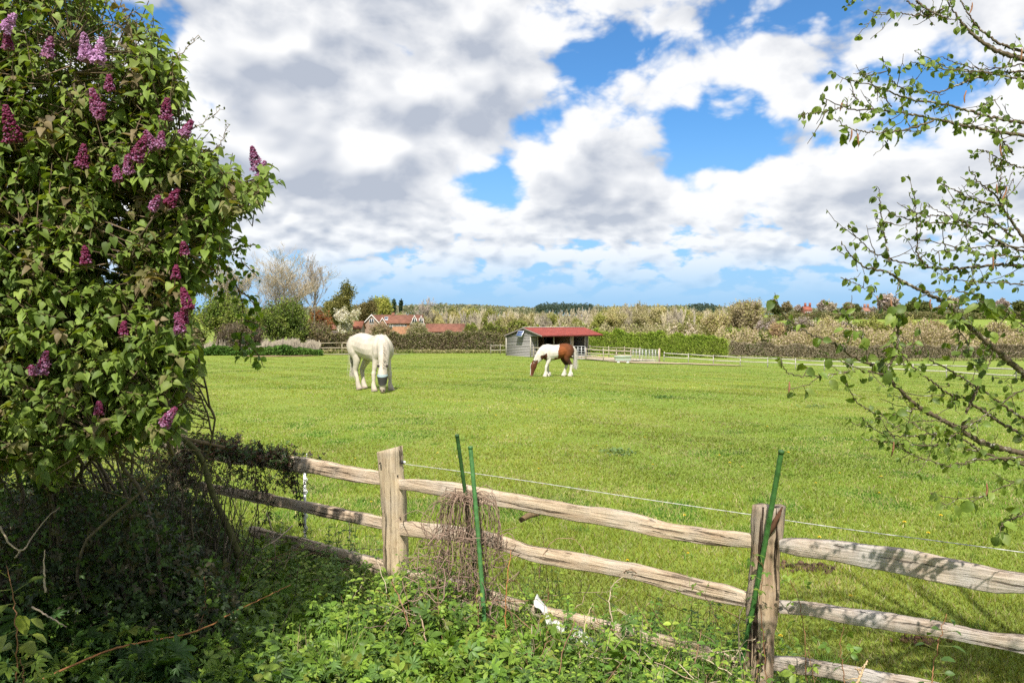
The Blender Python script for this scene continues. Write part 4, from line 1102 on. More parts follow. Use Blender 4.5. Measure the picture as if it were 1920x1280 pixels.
def house_wall(acc, L, u0, u1, v0, v1, ze, zr, col, along='u', z0=0):
    if along == 'u':
        vm = (v0 + v1) / 2
        V = [L(u0, v0, z0), L(u1, v0, z0), L(u1, v1, z0), L(u0, v1, z0), L(u0, v0, ze), L(u1, v0, ze), L(u1, v1, ze), L(u0, v1, ze), L(u0, vm, zr), L(u1, vm, zr)]
        acc.add(np.array(V), [np.array([(0, 1, 5, 4), (2, 3, 7, 6), (1, 2, 6, 5), (3, 0, 4, 7)]), np.array([(4, 8, 7), (5, 6, 9)])], col)
    else:
        um = (u0 + u1) / 2
        V = [L(u0, v0, z0), L(u1, v0, z0), L(u1, v1, z0), L(u0, v1, z0), L(u0, v0, ze), L(u1, v0, ze), L(u1, v1, ze), L(u0, v1, ze), L(um, v0, zr), L(um, v1, zr)]
        acc.add(np.array(V), [np.array([(0, 1, 5, 4), (2, 3, 7, 6), (1, 2, 6, 5), (3, 0, 4, 7)]), np.array([(4, 5, 8), (7, 9, 6)])], col)
def window(root, L, u, v, z, w, h, O, framecol=(.72, .70, .66), n=2):
    a = Acc(); f = .06
    quadbox(a, L, u - w / 2, u + w / 2, v - .05, v + .02, z, z + f, framecol); quadbox(a, L, u - w / 2, u + w / 2, v - .05, v + .02, z + h - f, z + h, framecol)
    for i in range(n + 1):
        c = u - w / 2 + (w - f) * i / n; quadbox(a, L, c, c + f, v - .045, v + .02, z + f, z + h - f, framecol)
    wo = a.build('window', PAINT, root, O)
    a = Acc(); quadbox(a, L, u - w / 2 + .01, u + w / 2 - .01, v - .02, v + .015, z + .01, z + h - .01, (.05, .06, .075)); g = a.build('pane', GLASSM, wo); g.data.transform(Matrix.Translation(-Vector(O)))
def house():
    D = 150; k_ = D / F_PX; zg = float(gz(-22, D)) - .1
    O = ((703 - 960) * k_, D, zg); L = basis(O, R(2))
    zc = lambda py: EYE - (py - YH) * k_ - zg
    root = thing('brick_house', O, 'brick house with red tiled roofs and white edged gables beyond the hedge', 'house')
    W = 86 * k_; tile = (.175, .080, .052); brick = (.42, .22, .13)
    a = Acc(); house_wall(a, L, 0, W, 0, 5.0, zc(605.5), zc(591.5), brick); a.build('wall', BRICK, root, O)
    a = Acc(); gable_roof(a, L, 0, W, 0, 5.0, zc(605.5), zc(591), tile); rf = a.build('roof', TILE, root, O)
    a = Acc(); quadbox(a, L, 29 * k_, 34 * k_, 2.2, 2.9, zc(593), zc(586), (.26, .12, .08)); quadbox(a, L, 29 * k_ - .04, 34 * k_ + .04, 2.16, 2.94, zc(586), zc(585.3), (.2, .1, .07)); ch = a.build('chimney', BRICK, rf); ch.data.transform(Matrix.Translation(-Vector(O)))
    a = Acc(); q0, q1 = .62, .30   # skylight lying on the front slope
    def sl(u, q, up): return L(u, 2.5 * q, zc(605.5) + (zc(591) - zc(605.5)) * q + .12 + up)
    for (m_, up, col, mt) in ((0, .05, (.60, .62, .64), 0),):
        V = [sl(16 * k_, .30, up), sl(23 * k_, .30, up), sl(23 * k_, .72, up), sl(16 * k_, .72, up)]
        V2 = [p - np.array((0, 0, .08)) for p in V]; a.add(np.array(V + V2), [np.array([(0, 1, 2, 3), (0, 4, 5, 1), (1, 5, 6, 2), (2, 6, 7, 3), (3, 7, 4, 0)])], col)
    V = [sl(16.8 * k_, .36, .062), sl(22.2 * k_, .36, .062), sl(22.2 * k_, .66, .062), sl(16.8 * k_, .66, .062)]; a.add(np.array(V), [np.array([(0, 1, 2, 3)])], (.07, .08, .10))
    s = a.build('skylight', GLASSM, rf); s.data.transform(Matrix.Translation(-Vector(O)))
    def cross_gable(u0, u1, apex, eave, vf, wallc, window_=True, nm='gable_wing'):
        a = Acc(); house_wall(a, L, u0, u1, vf, 2.6, zc(eave), zc(apex) - .05, wallc, 'v'); wg = a.build('gable_wing', BRICK, root, O)
        a = Acc(); gable_roof(a, L, u0, u1, vf, 2.4, zc(eave), zc(apex), tile, 'v', ov=.22); g = a.build('gable_roof', TILE, wg); g.data.transform(Matrix.Translation(-Vector(O)))
        a = Acc(); um = (u0 + u1) / 2
        for sgn in (-1, 1):
            e = u0 - .28 if sgn < 0 else u1 + .28; ze = zc(eave) - .28 * (zc(apex) - zc(eave)) / ((u1 - u0) / 2)
            V = [L(e, vf - .26, ze - .05), L(um, vf - .26, zc(apex) - .02), L(um, vf - .26, zc(apex) + .22), L(e, vf - .26, ze + .19)]
            V2 = [p + np.array((0, .06, 0)) for p in V]; f = np.array([(0, 1, 2, 3), (7, 6, 5, 4), (3, 2, 6, 7), (0, 4, 5, 1)])
            a.add(np.array(V + V2), [f if sgn < 0 else f[:, ::-1]], (.70, .66, .60))
        b = a.build('bargeboard', PAINT, wg); b.data.transform(Matrix.Translation(-Vector(O)))
        if window_: window(wg, lambda *q: np.array(L(*q)) - np.array(O), um, vf, zc(eave) - .1, .85, .95, (0, 0, 0))
    cross_gable(-15.5 * k_, 11.5 * k_, 591.5, 606, -3.0, (.30, .21, .15))
    cross_gable(-1 * k_ + 11 * k_, 10 * k_ + 11 * k_, 597, 606, -1.0, (.34, .22, .15), False)
    cross_gable(70 * k_, 81 * k_, 592.5, 605, -1.6, (.40, .32, .24), True)
    cross_gable(83 * k_, 92 * k_, 593, 605, -1.2, (.40, .32, .24), True)
    for u in (34, 41, 48, 55): window(root, L, u * k_, 0, zc(611.8), .95, .42, O)
    window(root, L, 28 * k_, 0, zc(617), .9, 1.0, O)
    a = Acc(); quadbox(a, L, 12 * k_, 70 * k_, -.03, -.001, zc(606.6), zc(605.9), (.66, .62, .55)); a.build('gutter', PAINT, root, O)
house()
def barn(px0, px1, ye, yr, D, col, wall, label, open_=False, dep=5.0, th=2):
    k_ = D / F_PX; x0 = (px0 - 960) * k_; zg = float(gz(x0, D)) - .1; O = (x0, D, zg); L = basis(O, R(th)); zc = lambda py: EYE - (py - YH) * k_ - zg
    root = thing('barn', O, label, 'barn'); W = (px1 - px0) * k_
    a = Acc(); house_wall(a, L, 0, W, 0, dep, zc(ye), zc(yr) - .05, wall); a.build('wall', BOARD, root, O)
    a = Acc(); gable_roof(a, L, 0, W, 0, dep, zc(ye), zc(yr), col, ov=.2); a.build('roof', TILE, root, O)
    a = Acc()
    for i in range(3):
        u = W * (.2 + .28 * i); quadbox(a, L, u, u + W * .14, -.04, -.005, .0, zc(ye) * .85, np.array(wall) * .35)
    a.build('door', BOARD, root, O)
    return root
barn(799, 869, 621.5, 608, 146, (.19, .082, .055), (.20, .17, .14), 'long low barn with a plain red roof right of the house')
barn(640, 676, 616, 603, 138, (.22, .085, .05), (.26, .22, .18), 'low brown roofed barn between the blossom and the house')
barn(598, 650, 616.5, 604, 143, (.17, .075, .05), (.22, .18, .15), 'dark roofed barn half hidden by the white blossom')
# pale rail in front of the houses
line_fence('white_fence', 'long low white rail running in front of the houses', [(p, 118) for p in range(600, 905, 25)], (.95,), 1.45, .05, .075, (.66, .64, .60))
def hill_house(px, D, w, top, eave, wallc, roofc, label):
    k_ = D / F_PX; x0 = (px - w / 2 - 960) * k_; zg = float(gz(x0, D)); O = (x0, D, zg); L = basis(O, R(-6)); zc = lambda py: EYE - (py - YH) * k_ - zg
    root = thing('hill_house', O, label, 'house'); W = w * k_
    a = Acc(); house_wall(a, L, 0, W, 0, 7, zc(eave), zc(top) - .05, wallc); a.build('wall', BRICK, root, O)
    a = Acc(); gable_roof(a, L, 0, W, 0, 7, zc(eave), zc(top), roofc); r = a.build('roof', TILE, root, O)
    a = Acc(); quadbox(a, L, W * .2, W * .2 + .9, 3.1, 3.9, zc(top) - .3, zc(top) + 1.6, roofc); c = a.build('chimney', BRICK, r); c.data.transform(Matrix.Translation(-Vector(O)))
    a = Acc(); quadbox(a, L, W * .85, W * .85 + .9, 3.1, 3.9, zc(top) - .3, zc(top) + 1.6, roofc); c = a.build('chimney', BRICK, r); c.data.transform(Matrix.Translation(-Vector(O)))
    for u in (.25, .5, .75): window(root, L, W * u, 0, zc(eave) - 2.0, 1.1, 1.2, O)
hill_house(1515, 376, 13, 574, 581, (.36, .17, .12), (.26, .09, .06), 'red brick house among the trees on the far hill')
hill_house(1626, 376, 9, 576, 583, (.58, .52, .44), (.28, .14, .10), 'pale walled house with brown roof on the far hill')
# ================================================================ the cleft oak fence in front
RAIL_WOOD = mat_wood("cleft_oak_rail", (0.60, 0.47, 0.33), (0.38, 0.27, 0.175), 'X', silver=(0.50, 0.45, 0.38))
RAIL_GREY = mat_wood("weathered_oak_rail", (0.50, 0.41, 0.32), (0.26, 0.19, 0.135), 'X', sil_amt=.6, silver=(0.44, 0.40, 0.36))
POST_WOOD = mat_wood("cleft_oak_post", (0.60, 0.48, 0.31), (0.36, 0.26, 0.155), 'Z', grain=20, sil_amt=.25)
POST_OLD = mat_wood("old_oak_post", (0.42, 0.31, 0.20), (0.15, 0.09, 0.055), 'Z', grain=16, sil_amt=.3, crack=1.0)
DARK = mat_attr("dark_hole", .95, .05)
def rail_mesh(spec, seed, mat, thick=.045, parent=None, name='rail', dd=0.0, taper=(0.0, 0.0), lumpy=1.0):
    """spec: (px, py top, py bottom) read along the rail; returns a mesh whose local X runs along the rail"""
    rng = np.random.default_rng(seed)
    T = np.array([P(px, t, fence_D(px) + dd) for px, t, b in spec]); B = np.array([P(px, b, fence_D(px) + dd) for px, t, b in spec])
    n = 100 if spec[-1][0] > 2500 else 56
    if len(spec) > 2: T, B = smooth_path(T, n), smooth_path(B, n)
    else:
        q = np.linspace(0, 1, n)[:, None]; T = T[0] * (1 - q) + T[-1] * q; B = B[0] * (1 - q) + B[-1] * q
    c = (T + B) / 2
    ax = unit(c[-1] - c[0]); L = np.linalg.norm(c[-1] - c[0])
    side = unit(np.cross(ax, (0, 0, 1.0))); up = np.cross(side, ax)
    u = np.linspace(0, 1, n)
    hw = np.abs((T - B) @ up) / 2 * .93
    prof = np.array([(-.85, -1), (-1, -.85), (-1, .85), (-.84, 1.0), (.82, 1.0), (.98, .88), (1.05, .05), (1, -.86), (.85, -1)])
    m = len(prof)
    ph = rng.uniform(0, 9, (m, 3))
    V = np.zeros((n, m, 3)); s = u * L
    for j, (pa, pb) in enumerate(prof):
        wob = lumpy * (.005 * np.sin(s * 3.1 + ph[0 if pb > 0 else 1, 0]) + .005 * np.sin(s * 8.7 + ph[0 if pb > 0 else 1, 1]) + .003 * np.sin(s * 23 + ph[0 if pb > 0 else 1, 2])) + rng.normal(0, .0010, n)
        wob2 = lumpy * .004 * np.sin(s * 5.3 + ph[j, 1]) + rng.normal(0, .0012, n)
        e = np.clip(np.minimum(u / .05, (1 - u) / .05), 0, 1); e = .8 + .2 * e
        V[:, j] = c + side * ((pa * thick / 2 + wob2) * e)[:, None] + up * ((pb * hw * e + wob * .55))[:, None]
    loc = c.mean(0)
    M = np.stack([ax, side, up], 1)
    V = (V.reshape(-1, 3) - loc) @ M
    i = np.arange(n - 1)[:, None] * m; j = np.arange(m)[None]; j2 = (j + 1) % m
    F = np.stack([i + j, i + m + j, i + m + j2, i + j2], -1).reshape(-1, 4)
    V = np.vstack([V, V[:m].mean(0) - (.004, 0, 0), V[-m:].mean(0) + (.004, 0, 0)])
    jj = np.arange(m); jn = (jj + 1) % m
    F3 = np.concatenate([np.stack([jj, jn, np.full(m, n * m)], -1), np.stack([(n - 1) * m + jn, (n - 1) * m + jj, np.full(m, n * m + 1)], -1)])
    a = Acc(); a.add(V, [F, F3], (.3, .2, .1))
    o = a.build(name, mat, parent)
    W = Matrix(((M[0, 0], M[0, 1], M[0, 2], loc[0]), (M[1, 0], M[1, 1], M[1, 2], loc[1]), (M[2, 0], M[2, 1], M[2, 2], loc[2]), (0, 0, 0, 1)))
    if parent is not None: W = Matrix.Translation(-Vector(parent.location)) @ W
    o.matrix_basis = W
    return o
def post_mesh(name, parent, top, bot, w, d, yaw, mat, seed, round_=0.0, tilt_top=.02, waist=0.0, flare=0.0):
    rng = np.random.default_rng(seed)
    top, bot = np.array(top, float), np.array(bot, float)
    n = 44; q = np.linspace(0, 1, n)
    base = [(-1, -.8), (-.85, -1), (-.3, -1.04), (.35, -1), (.85, -1), (1, -.85), (1, .8), (.8, 1), (-.1, 1.03), (-.85, 1), (-1, .8), (-1.03, 0)]
    if round_: base = [(math.cos(t) * (1 + .06 * math.sin(3 * t)), math.sin(t)) for t in np.linspace(-PI * .97, PI * .97, 14)]
    m = len(base); ph = rng.uniform(0, 9, (m, 2))
    V = np.zeros((n, m, 3)); H = top[2] - bot[2]
    cy, sy = math.cos(yaw), math.sin(yaw)
    for j, (a_, b_) in enumerate(base):
        z = q * H
        wob = .006 * np.sin(z * 5 + ph[j, 0]) + .004 * np.sin(z * 17 + ph[j, 1]) + rng.normal(0, .0012, n)
        k_ = 1 - waist * np.exp(-((z - H * .55) / .2) ** 2) + flare * np.clip(.45 - z, 0, 1)
        X = a_ * (w / 2 * k_ + wob); Y = b_ * (d / 2 * k_ + wob)
        V[:, j, 0] = bot[0] + (top[0] - bot[0]) * q + X * cy - Y * sy
        V[:, j, 1] = bot[1] + (top[1] - bot[1]) * q + X * sy + Y * cy
        V[:, j, 2] = bot[2] + z
        V[-1, j, 2] += a_ * tilt_top + rng.normal(0, .003)
    V = V.reshape(-1, 3)
    i = np.arange(n - 1)[:, None] * m; j = np.arange(m)[None]; j2 = (j + 1) % m
    F = np.stack([i + j, i + j2, i + m + j2, i + m + j], -1).reshape(-1, 4)
    V = np.vstack([V, V[-m:].mean(0) + (0, 0, .004)])
    jj = np.arange(m); jn = (jj + 1) % m
    F3 = np.stack([(n - 1) * m + jj, (n - 1) * m + jn, np.full(m, n * m)], -1)
    a = Acc(); a.add(V - np.array(parent.location), [F, F3], (.3, .2, .1))
    return a.build(name, mat, parent)
fen = thing('split_rail_fence', (-.82, 5.5, 0), 'rustic cleft oak post and rail fence across the front of the paddock', 'fence')
WL, WR = .155, .135
a1 = P(732, 841, 5.5); b1 = np.array((a1[0] + .055, 5.5, -.1))
pL = post_mesh('post', fen, a1, b1, .150, .11, R(-32), POST_WOOD, 3, tilt_top=.022)
pL['label'] = 'pale square cut post with a slanted top'
a2 = P(1441, 948, 4.0); b2 = np.array((a2[0] - .075, 3.98, -.1))
pR = post_mesh('post', fen, a2, b2, .142, .125, R(-25), POST_OLD, 5, round_=1, tilt_top=.004, waist=-.10, flare=.28)
pR['label'] = 'rough rounded old post with a split side'
for (xx, yy) in ((-2.92, 7.0), (3.30, 2.56)):
    post_mesh('post', fen, (xx, yy, 1.08), (xx, yy, -.1), .14, .11, R(-32), POST_WOOD, 7)
# rails: left bay, middle bay, right bay
rails = [
    ([(300, 812, 842), (360, 822, 848), (430, 843, 868), (500, 851, 876), (540, 852, 884), (600, 862, 891), (660, 873, 901), (720, 884, 911)], 1, RAIL_WOOD),
    ([(310, 890, 906), (420, 911, 928), (480, 921, 940), (560, 938, 958), (640, 953, 975), (720, 967, 994)], 2, RAIL_WOOD),
    ([(470, 985, 1004), (525, 1000, 1022), (580, 1012, 1038), (650, 1030, 1057), (725, 1051, 1084)], 3, RAIL_WOOD),
    ([(741, 895, 916), (790, 899, 924), (860, 905, 936), (930, 918, 948), (1010, 933, 962), (1090, 947, 977), (1160, 957, 990), (1240, 978, 1006), (1320, 989, 1020), (1422, 1000, 1032)], 4, RAIL_WOOD),
    ([(744, 977, 1004), (800, 980, 1009), (860, 986, 1013), (920, 999, 1025), (1000, 1022, 1050), (1060, 1031, 1064), (1140, 1048, 1078), (1200, 1058, 1089), (1300, 1085, 1118), (1405, 1108, 1140)], 5, RAIL_WOOD),
    ([(760, 1066, 1080), (850, 1085, 1100), (950, 1118, 1138), (1030, 1140, 1160), (1110, 1157, 1178), (1200, 1180, 1200), (1290, 1202, 1226), (1415, 1240, 1266)], 6, RAIL_WOOD),
    ([(1452, 1008, 1036), (1500, 1008, 1042), (1560, 1012, 1050), (1640, 1022, 1066), (1720, 1035, 1082), (1800, 1052, 1097), (1860, 1064, 1107), (1920, 1073, 1110), (2000, 1086, 1125), (2400, 1148, 1190), (2870, 1218, 1266)], 7, RAIL_GREY),
    ([(1450, 1122, 1150), (1520, 1128, 1154), (1600, 1140, 1170), (1700, 1155, 1186), (1800, 1172, 1200), (1860, 1183, 1210), (1940, 1193, 1226), (2000, 1205, 1239), (2400, 1282, 1322), (2870, 1372, 1420)], 8, RAIL_GREY),
    ([(1448, 1228, 1258), (1520, 1236, 1266), (1620, 1254, 1284), (1740, 1276, 1306), (1900, 1306, 1340), (2400, 1412, 1452), (2870, 1528, 1576)], 9, RAIL_GREY),
]
for sp, sd, mt in rails:
    rail_mesh(sp, sd, mt, .05, fen, dd=.0)
# pegs and bolt hole on the pale post, the torn splinter on the old one
a = Acc()
h0 = P(716, 866, 5.5)
a.tube([h0 + (-.005, -.062, 0), h0 + (-.005, -.035, 0)], .0055, (.012, .01, .008), 8)
for (qx, qy) in ((738, 893), (745, 893), (742, 974), (750, 972), (745, 1058), (753, 1056)):
    c = P(qx, qy, 5.43); s = .009
    a.add([c + (-s * .6, 0, s), c + (s * .6, 0, s), c + (s * .3, 0, -s), c + (-s * .6, .03, s), c + (s * .6, .03, s), c + (s * .3, .03, -s)], [np.array([(0, 2, 1), (3, 4, 5)]), np.array([(0, 3, 5, 2), (1, 2, 5, 4), (0, 1, 4, 3)])], (.012, .01, .008))
o = a.build('peg_hole', DARK, fen, fen.location[:])
a = Acc()
pp = [P(1436, 1010, 3.93), P(1450, 985, 3.92), P(1461, 965, 3.93), P(1467, 950, 3.96)]
a.tube(pp, [.008, .013, .011, .003], (.10, .05, .028), 6, jitter=.25, rng=np.random.default_rng(2))
pp = [P(1448, 1240, 3.93), P(1454, 1120, 3.93), P(1455, 1030, 3.94), P(1449, 985, 3.93)]
a.build('splinter', mat_attr("torn_bark", .9, .1, 30, .9, .8, .01, (1, 1, .1)), fen, fen.location[:])
# ---------------------------------------------------------------- electric wire
WIRE = mat_attr("fence_wire", .45, .4, 200, .6, .2, .001)
a = Acc()
def wirept(px, py): return P(px, py, fence_D(px) + .11)
for seg in ([(755, 869), (860, 883), (1000, 903), (1200, 934), (1420, 966)], [(1460, 973), (1600, 993), (1760, 1014), (1925, 1036), (2000, 1047), (2870, 1172)]):
    w_ = smooth_path([wirept(*q) for q in seg], 60)
    for ph in (0, PI):
        t = np.arange(60) * 2.1 + ph
        off = np.stack([np.zeros(60), np.cos(t), np.sin(t)], 1) * .0011
        a.tube(w_ + off, .0016, (.50, .49, .46), 4)
wo = a.build('wire', WIRE, None, tuple(wirept(755, 869)))
tag(wo, 'thin twisted electric fence wire strung above the top rails', 'wire')
a = Acc(); c = P(757, 866, 5.47)
a.tube([c + (-.02, -.0, 0), c + (.0, 0, 0)], .012, (.03, .03, .03), 8); a.tube([c + (0, 0, 0), c + (.014, 0, 0)], [.010, .006], (.75, .75, .72), 8)
tag(a.build('insulator', WIRE, None, tuple(c)), 'small black and white insulator screwed to the pale post', 'insulator')
# ---------------------------------------------------------------- white plastic fence stake behind the left rails
PLAST = mat_attr("white_plastic", .5, .4, 20, .35, .2, .002)
a = Acc()
b0 = P(571, 1002, 6.55); b0[2] = -.02; t0_ = P(572, 860, 6.55)
for dx, r in ((0, .011),):
    a.box(((b0 + t0_) / 2), (.020, .012, t0_[2] - b0[2]), (.72, .72, .70))
for i in range(9):
    z = .1 + i * .1
    a.tube([(b0[0] + .018, b0[1], z), (b0[0] + .026, b0[1], z + .02), (b0[0] + .016, b0[1], z + .035)], .004, (.70, .70, .69), 5)
a.box((b0[0], b0[1], .12), (.07, .02, .012), (.7, .7, .7))
tag(a.build('plastic_stake', PLAST, None, (b0[0], b0[1], 0)), 'white plastic electric fence stake behind the left rails', 'stake')
# ---------------------------------------------------------------- green garden canes
CANE = mat_attr("green_plastic_cane", .5, .35, 45, .7, .25, .001)
def cane(p0, p1, r, label, col=(.045, .13, .030)):
    p0, p1 = np.array(p0), np.array(p1)
    L = np.linalg.norm(p1 - p0); n = int(L / .012)
    q = np.linspace(0, 1, n)[:, None]; pts = p0 * (1 - q) + p1 * q
    pts += np.array((.008, 0, 0)) * np.sin(q * PI)
    rad = np.full(n, r); rad[::5] *= 1.10
    a = Acc(); a.tube(pts, rad, col, 10)
    e = thing('garden_cane', tuple(p0), label, 'garden cane')
    a.build('cane', CANE, e, tuple(p0))
    a = Acc(); d = unit(p1 - p0); a.tube([p1 - d * .012, p1 + d * .004, p1 + d * .006], [r * 1.1, r * 1.1, r * .8], tuple(np.array(col) * .8), 10)
    a.build('cap', CANE, e, tuple(p0))
    # small raised nubs along the tube
    rng = np.random.default_rng(int(p0[0] * 100) + 500); a = Acc()
    t = unit(np.cross(d, (0, -1, 0))); f = np.cross(t, d)
    for i in range(int(L / .03)):
        c = p0 + (p1 - p0) * ((i + .5) * .03 / L) + np.array((.008, 0, 0)) * math.sin((i + .5) * .03 / L * PI)
        an = i * 2.4; nn = t * math.cos(an) + f * math.sin(an)
        a.tube([c + nn * r * .8, c + nn * r * 1.3], [.0022, .001], tuple(np.array(col) * 1.3), 5)
    a.build('nub', CANE, e, tuple(p0)); e.children[-1]['kind'] = 'stuff'
    return e
cane((P(902, 1180, 5.0)), P(857, 816, 4.75), .0115, 'green garden cane leaning away, behind the upright one by the vine tangle', (.032, .085, .022))
cane((P(916, 1300, 4.45)), P(882, 838, 4.55), .0125, 'upright green garden cane standing in front of the dead vine tangle', (.065, .17, .05))
cane((P(1372, 1330, 4.05)), P(1465, 846, 3.80), .0125, 'long green garden cane leaning across the rough old post', (.045, .125, .028))
# ---------------------------------------------------------------- sticks, vine tangle, brown cane, litter
TWIG = mat_attr("dead_stems", .85, .15, 40, .6, .4, .003)
a = Acc(); rng = np.random.default_rng(12)
a.tube([P(975, 975, 5.05), P(990, 966, 5.08), P(1008, 962, 5.15), P(1030, 955, 5.3)], [.016, .019, .017, .012], (.16, .11, .06), 8, jitter=.12, rng=rng)
tag(a.build('broken_branch', TWIG, None, tuple(P(1000, 964, 5.1))), 'short broken branch stub poking out under the top rail', 'branch')
a = Acc()
a.tube(smooth_path([P(344, 822, 5.0), P(372, 850, 4.95), (P(400, 930, 4.9)), P(430, 995, 4.85), P(448, 1045, 4.85)], 30), np.linspace(.016, .022, 30), (.085, .085, .03), 8, jitter=.12, rng=rng)
a.tube(smooth_path([P(200, 800, 5.0), P(290, 812, 5.0), P(344, 822, 5.0), P(420, 838, 5.3)], 24), np.linspace(.018, .010, 24), (.14, .10, .06), 7, jitter=.1, rng=rng)
tag(a.build('leaning_branch', TWIG, None, tuple(P(400, 930, 4.9))), 'mossy crooked branch leaning to the ground beside the lilac', 'branch')
a = Acc()
a.tube(smooth_path([P(40, 1290, 3.3), P(210, 1217, 3.5), P(370, 1182, 3.75), P(440, 1146, 4.0), P(530, 1103, 4.35), P(545, 1096, 4.45)], 60, rng, .0015), np.linspace(.005, .0022, 60), (.32, .15, .06), 6)
tag(a.build('bramble_runner', TWIG, None, tuple(P(370, 1182, 3.75))), 'single long orange brown stem arching over the shaded nettles', 'stem')
# dead vine hung over the canes like a wig
a = Acc()
top = P(876, 938, 4.78)
for i in range(105):
    s0 = top + rng.normal(0, 1, 3) * (.035, .03, .02)
    an = rng.uniform(0, 2 * PI); rr = rng.uniform(.04, .20)
    reach = np.array((math.cos(an) * rr * 1.1 - .02, math.sin(an) * rr * .6, 0))
    drop = rng.uniform(.18, .62)
    pts = [s0, s0 + reach * .55 + (0, 0, .03), s0 + reach + (0, 0, -drop * .35), s0 + reach * rng.uniform(.8, 1.2) + (0, 0, -drop)]
    if rng.random() < .5: pts.append(pts[-1] + rng.normal(0, .10, 3) * (1, .6, .7))
    g = rng.uniform(.7, 1.2)
    a.tube(smooth_path(pts, 16, rng, .007), rng.uniform(.0014, .0032), np.array((.26, .18, .13)) * g, 4, cap=False)
for i in range(110):
    s0 = P(rng.uniform(780, 950), rng.uniform(1020, 1180), rng.uniform(4.5, 4.95))
    pts = [s0]
    for _ in range(4): pts.append(pts[-1] + rng.normal(0, .075, 3) + (0, 0, -.01))
    a.tube(smooth_path(pts, 14, rng, .004), rng.uniform(.0012, .003), np.array((.25, .17, .13)) * rng.uniform(.7, 1.25), 4, cap=False)
tag(a.build('dead_vine', TWIG, None, tuple(top)), 'tangled wig of dead brown vine hanging over the green canes', 'dead vine')
# crumpled white sack
def sack():
    rng = np.random.default_rng(77)
    n, m = 34, 12
    path = smooth_path([P(1006, 1120, 4.80), P(1018, 1142, 4.76), P(1042, 1172, 4.70), P(1090, 1200, 4.62), P(1142, 1232, 4.5)], n)
    a = Acc(); V = np.zeros((n, m, 3))
    for i in range(n):
        w = .030 + .065 * (i / (n - 1)) ** 1.3
        for j in range(m):
            t = j / (m - 1) * 2 - 1
            V[i, j] = path[i] + np.array((t * w * .5, t * w * .95, .020 * (1 - t * t)))
    V += np.array([[[mnoise.noise(Vector(V[i, j]) * 9) * .03, mnoise.noise(Vector(V[i, j]) * 9 + Vector((5, 0, 0))) * .03, mnoise.noise(Vector(V[i, j]) * 14) * .04] for j in range(m)] for i in range(n)])
    i = np.arange(n - 1)[:, None] * m; j = np.arange(m - 1)[None]
    F = np.stack([i + j, i + j + 1, i + m + j + 1, i + m + j], -1).reshape(-1, 4)
    a.add(V.reshape(-1, 3), [F], (.50, .50, .48))
    o = a.build('plastic_sack', PLAST, None, tuple(path[n // 2]), smooth=False)
    so = o.modifiers.new('thickness', 'SOLIDIFY'); so.thickness = .006
    tag(o, 'torn white plastic sack lying in the weeds below the middle rails', 'sack')
sack()
# ================================================================ horses
def ring(center, fwd, up, side, ry, rz, m=16, flat=0.0):
    th = np.linspace(0, 2 * PI, m, endpoint=False)
    c, s = np.cos(th), np.sin(th)
    c = np.sign(c) * np.abs(c) ** (1 - flat * .3); s = np.sign(s) * np.abs(s) ** (1 - flat * .3)
    return center + np.outer(c * ry, side) + np.outer(s * rz, up)
def loft(bm, rings):
    m = len(rings[0]); vs = [[bm.verts.new(p) for p in r] for r in rings]
    for a, b in zip(vs[:-1], vs[1:]):
        for j in range(m): bm.faces.new((a[j], a[(j + 1) % m], b[(j + 1) % m], b[j]))
    bm.faces.new(vs[0][::-1]); bm.faces.new(vs[-1])
def path_loft(bm, pts, rads, side_hint, m=14):
    """pts list of 3D, rads list of (side radius, other radius)"""
    pts = np.array(pts, float); rads = np.array(rads, float)
    n = (len(pts) - 1) * 4 + 1
    q = np.linspace(0, 1, n); t0 = np.linspace(0, 1, len(pts))
    d = np.r_[0, np.cumsum(np.linalg.norm(np.diff(pts, axis=0), axis=1))]
    mm = np.gradient(pts, d, axis=0)
    tt = np.interp(q, t0, d)
    k_ = np.clip(np.searchsorted(d, tt, side='right') - 1, 0, len(pts) - 2)
    h = (d[k_ + 1] - d[k_])[:, None]; s = (tt - d[k_])[:, None] / h
    P_ = (2*s**3-3*s**2+1)*pts[k_] + (s**3-2*s**2+s)*h*mm[k_] + (-2*s**3+3*s**2)*pts[k_+1] + (s**3-s**2)*h*mm[k_+1]
    def sm(v): 
        return np.interp(tt, d, v)
    ra, rb = sm(rads[:, 0]), sm(rads[:, 1])
    T = unit(np.gradient(P_, axis=0)); sh = np.array(side_hint, float)
    rings = []
    for i in range(n):
        S = sh - T[i] * (sh @ T[i]); S /= np.linalg.norm(S); U = np.cross(T[i], S)
        rings.append(ring(P_[i], T[i], U, S, ra[i], rb[i], m))
    loft(bm, rings)
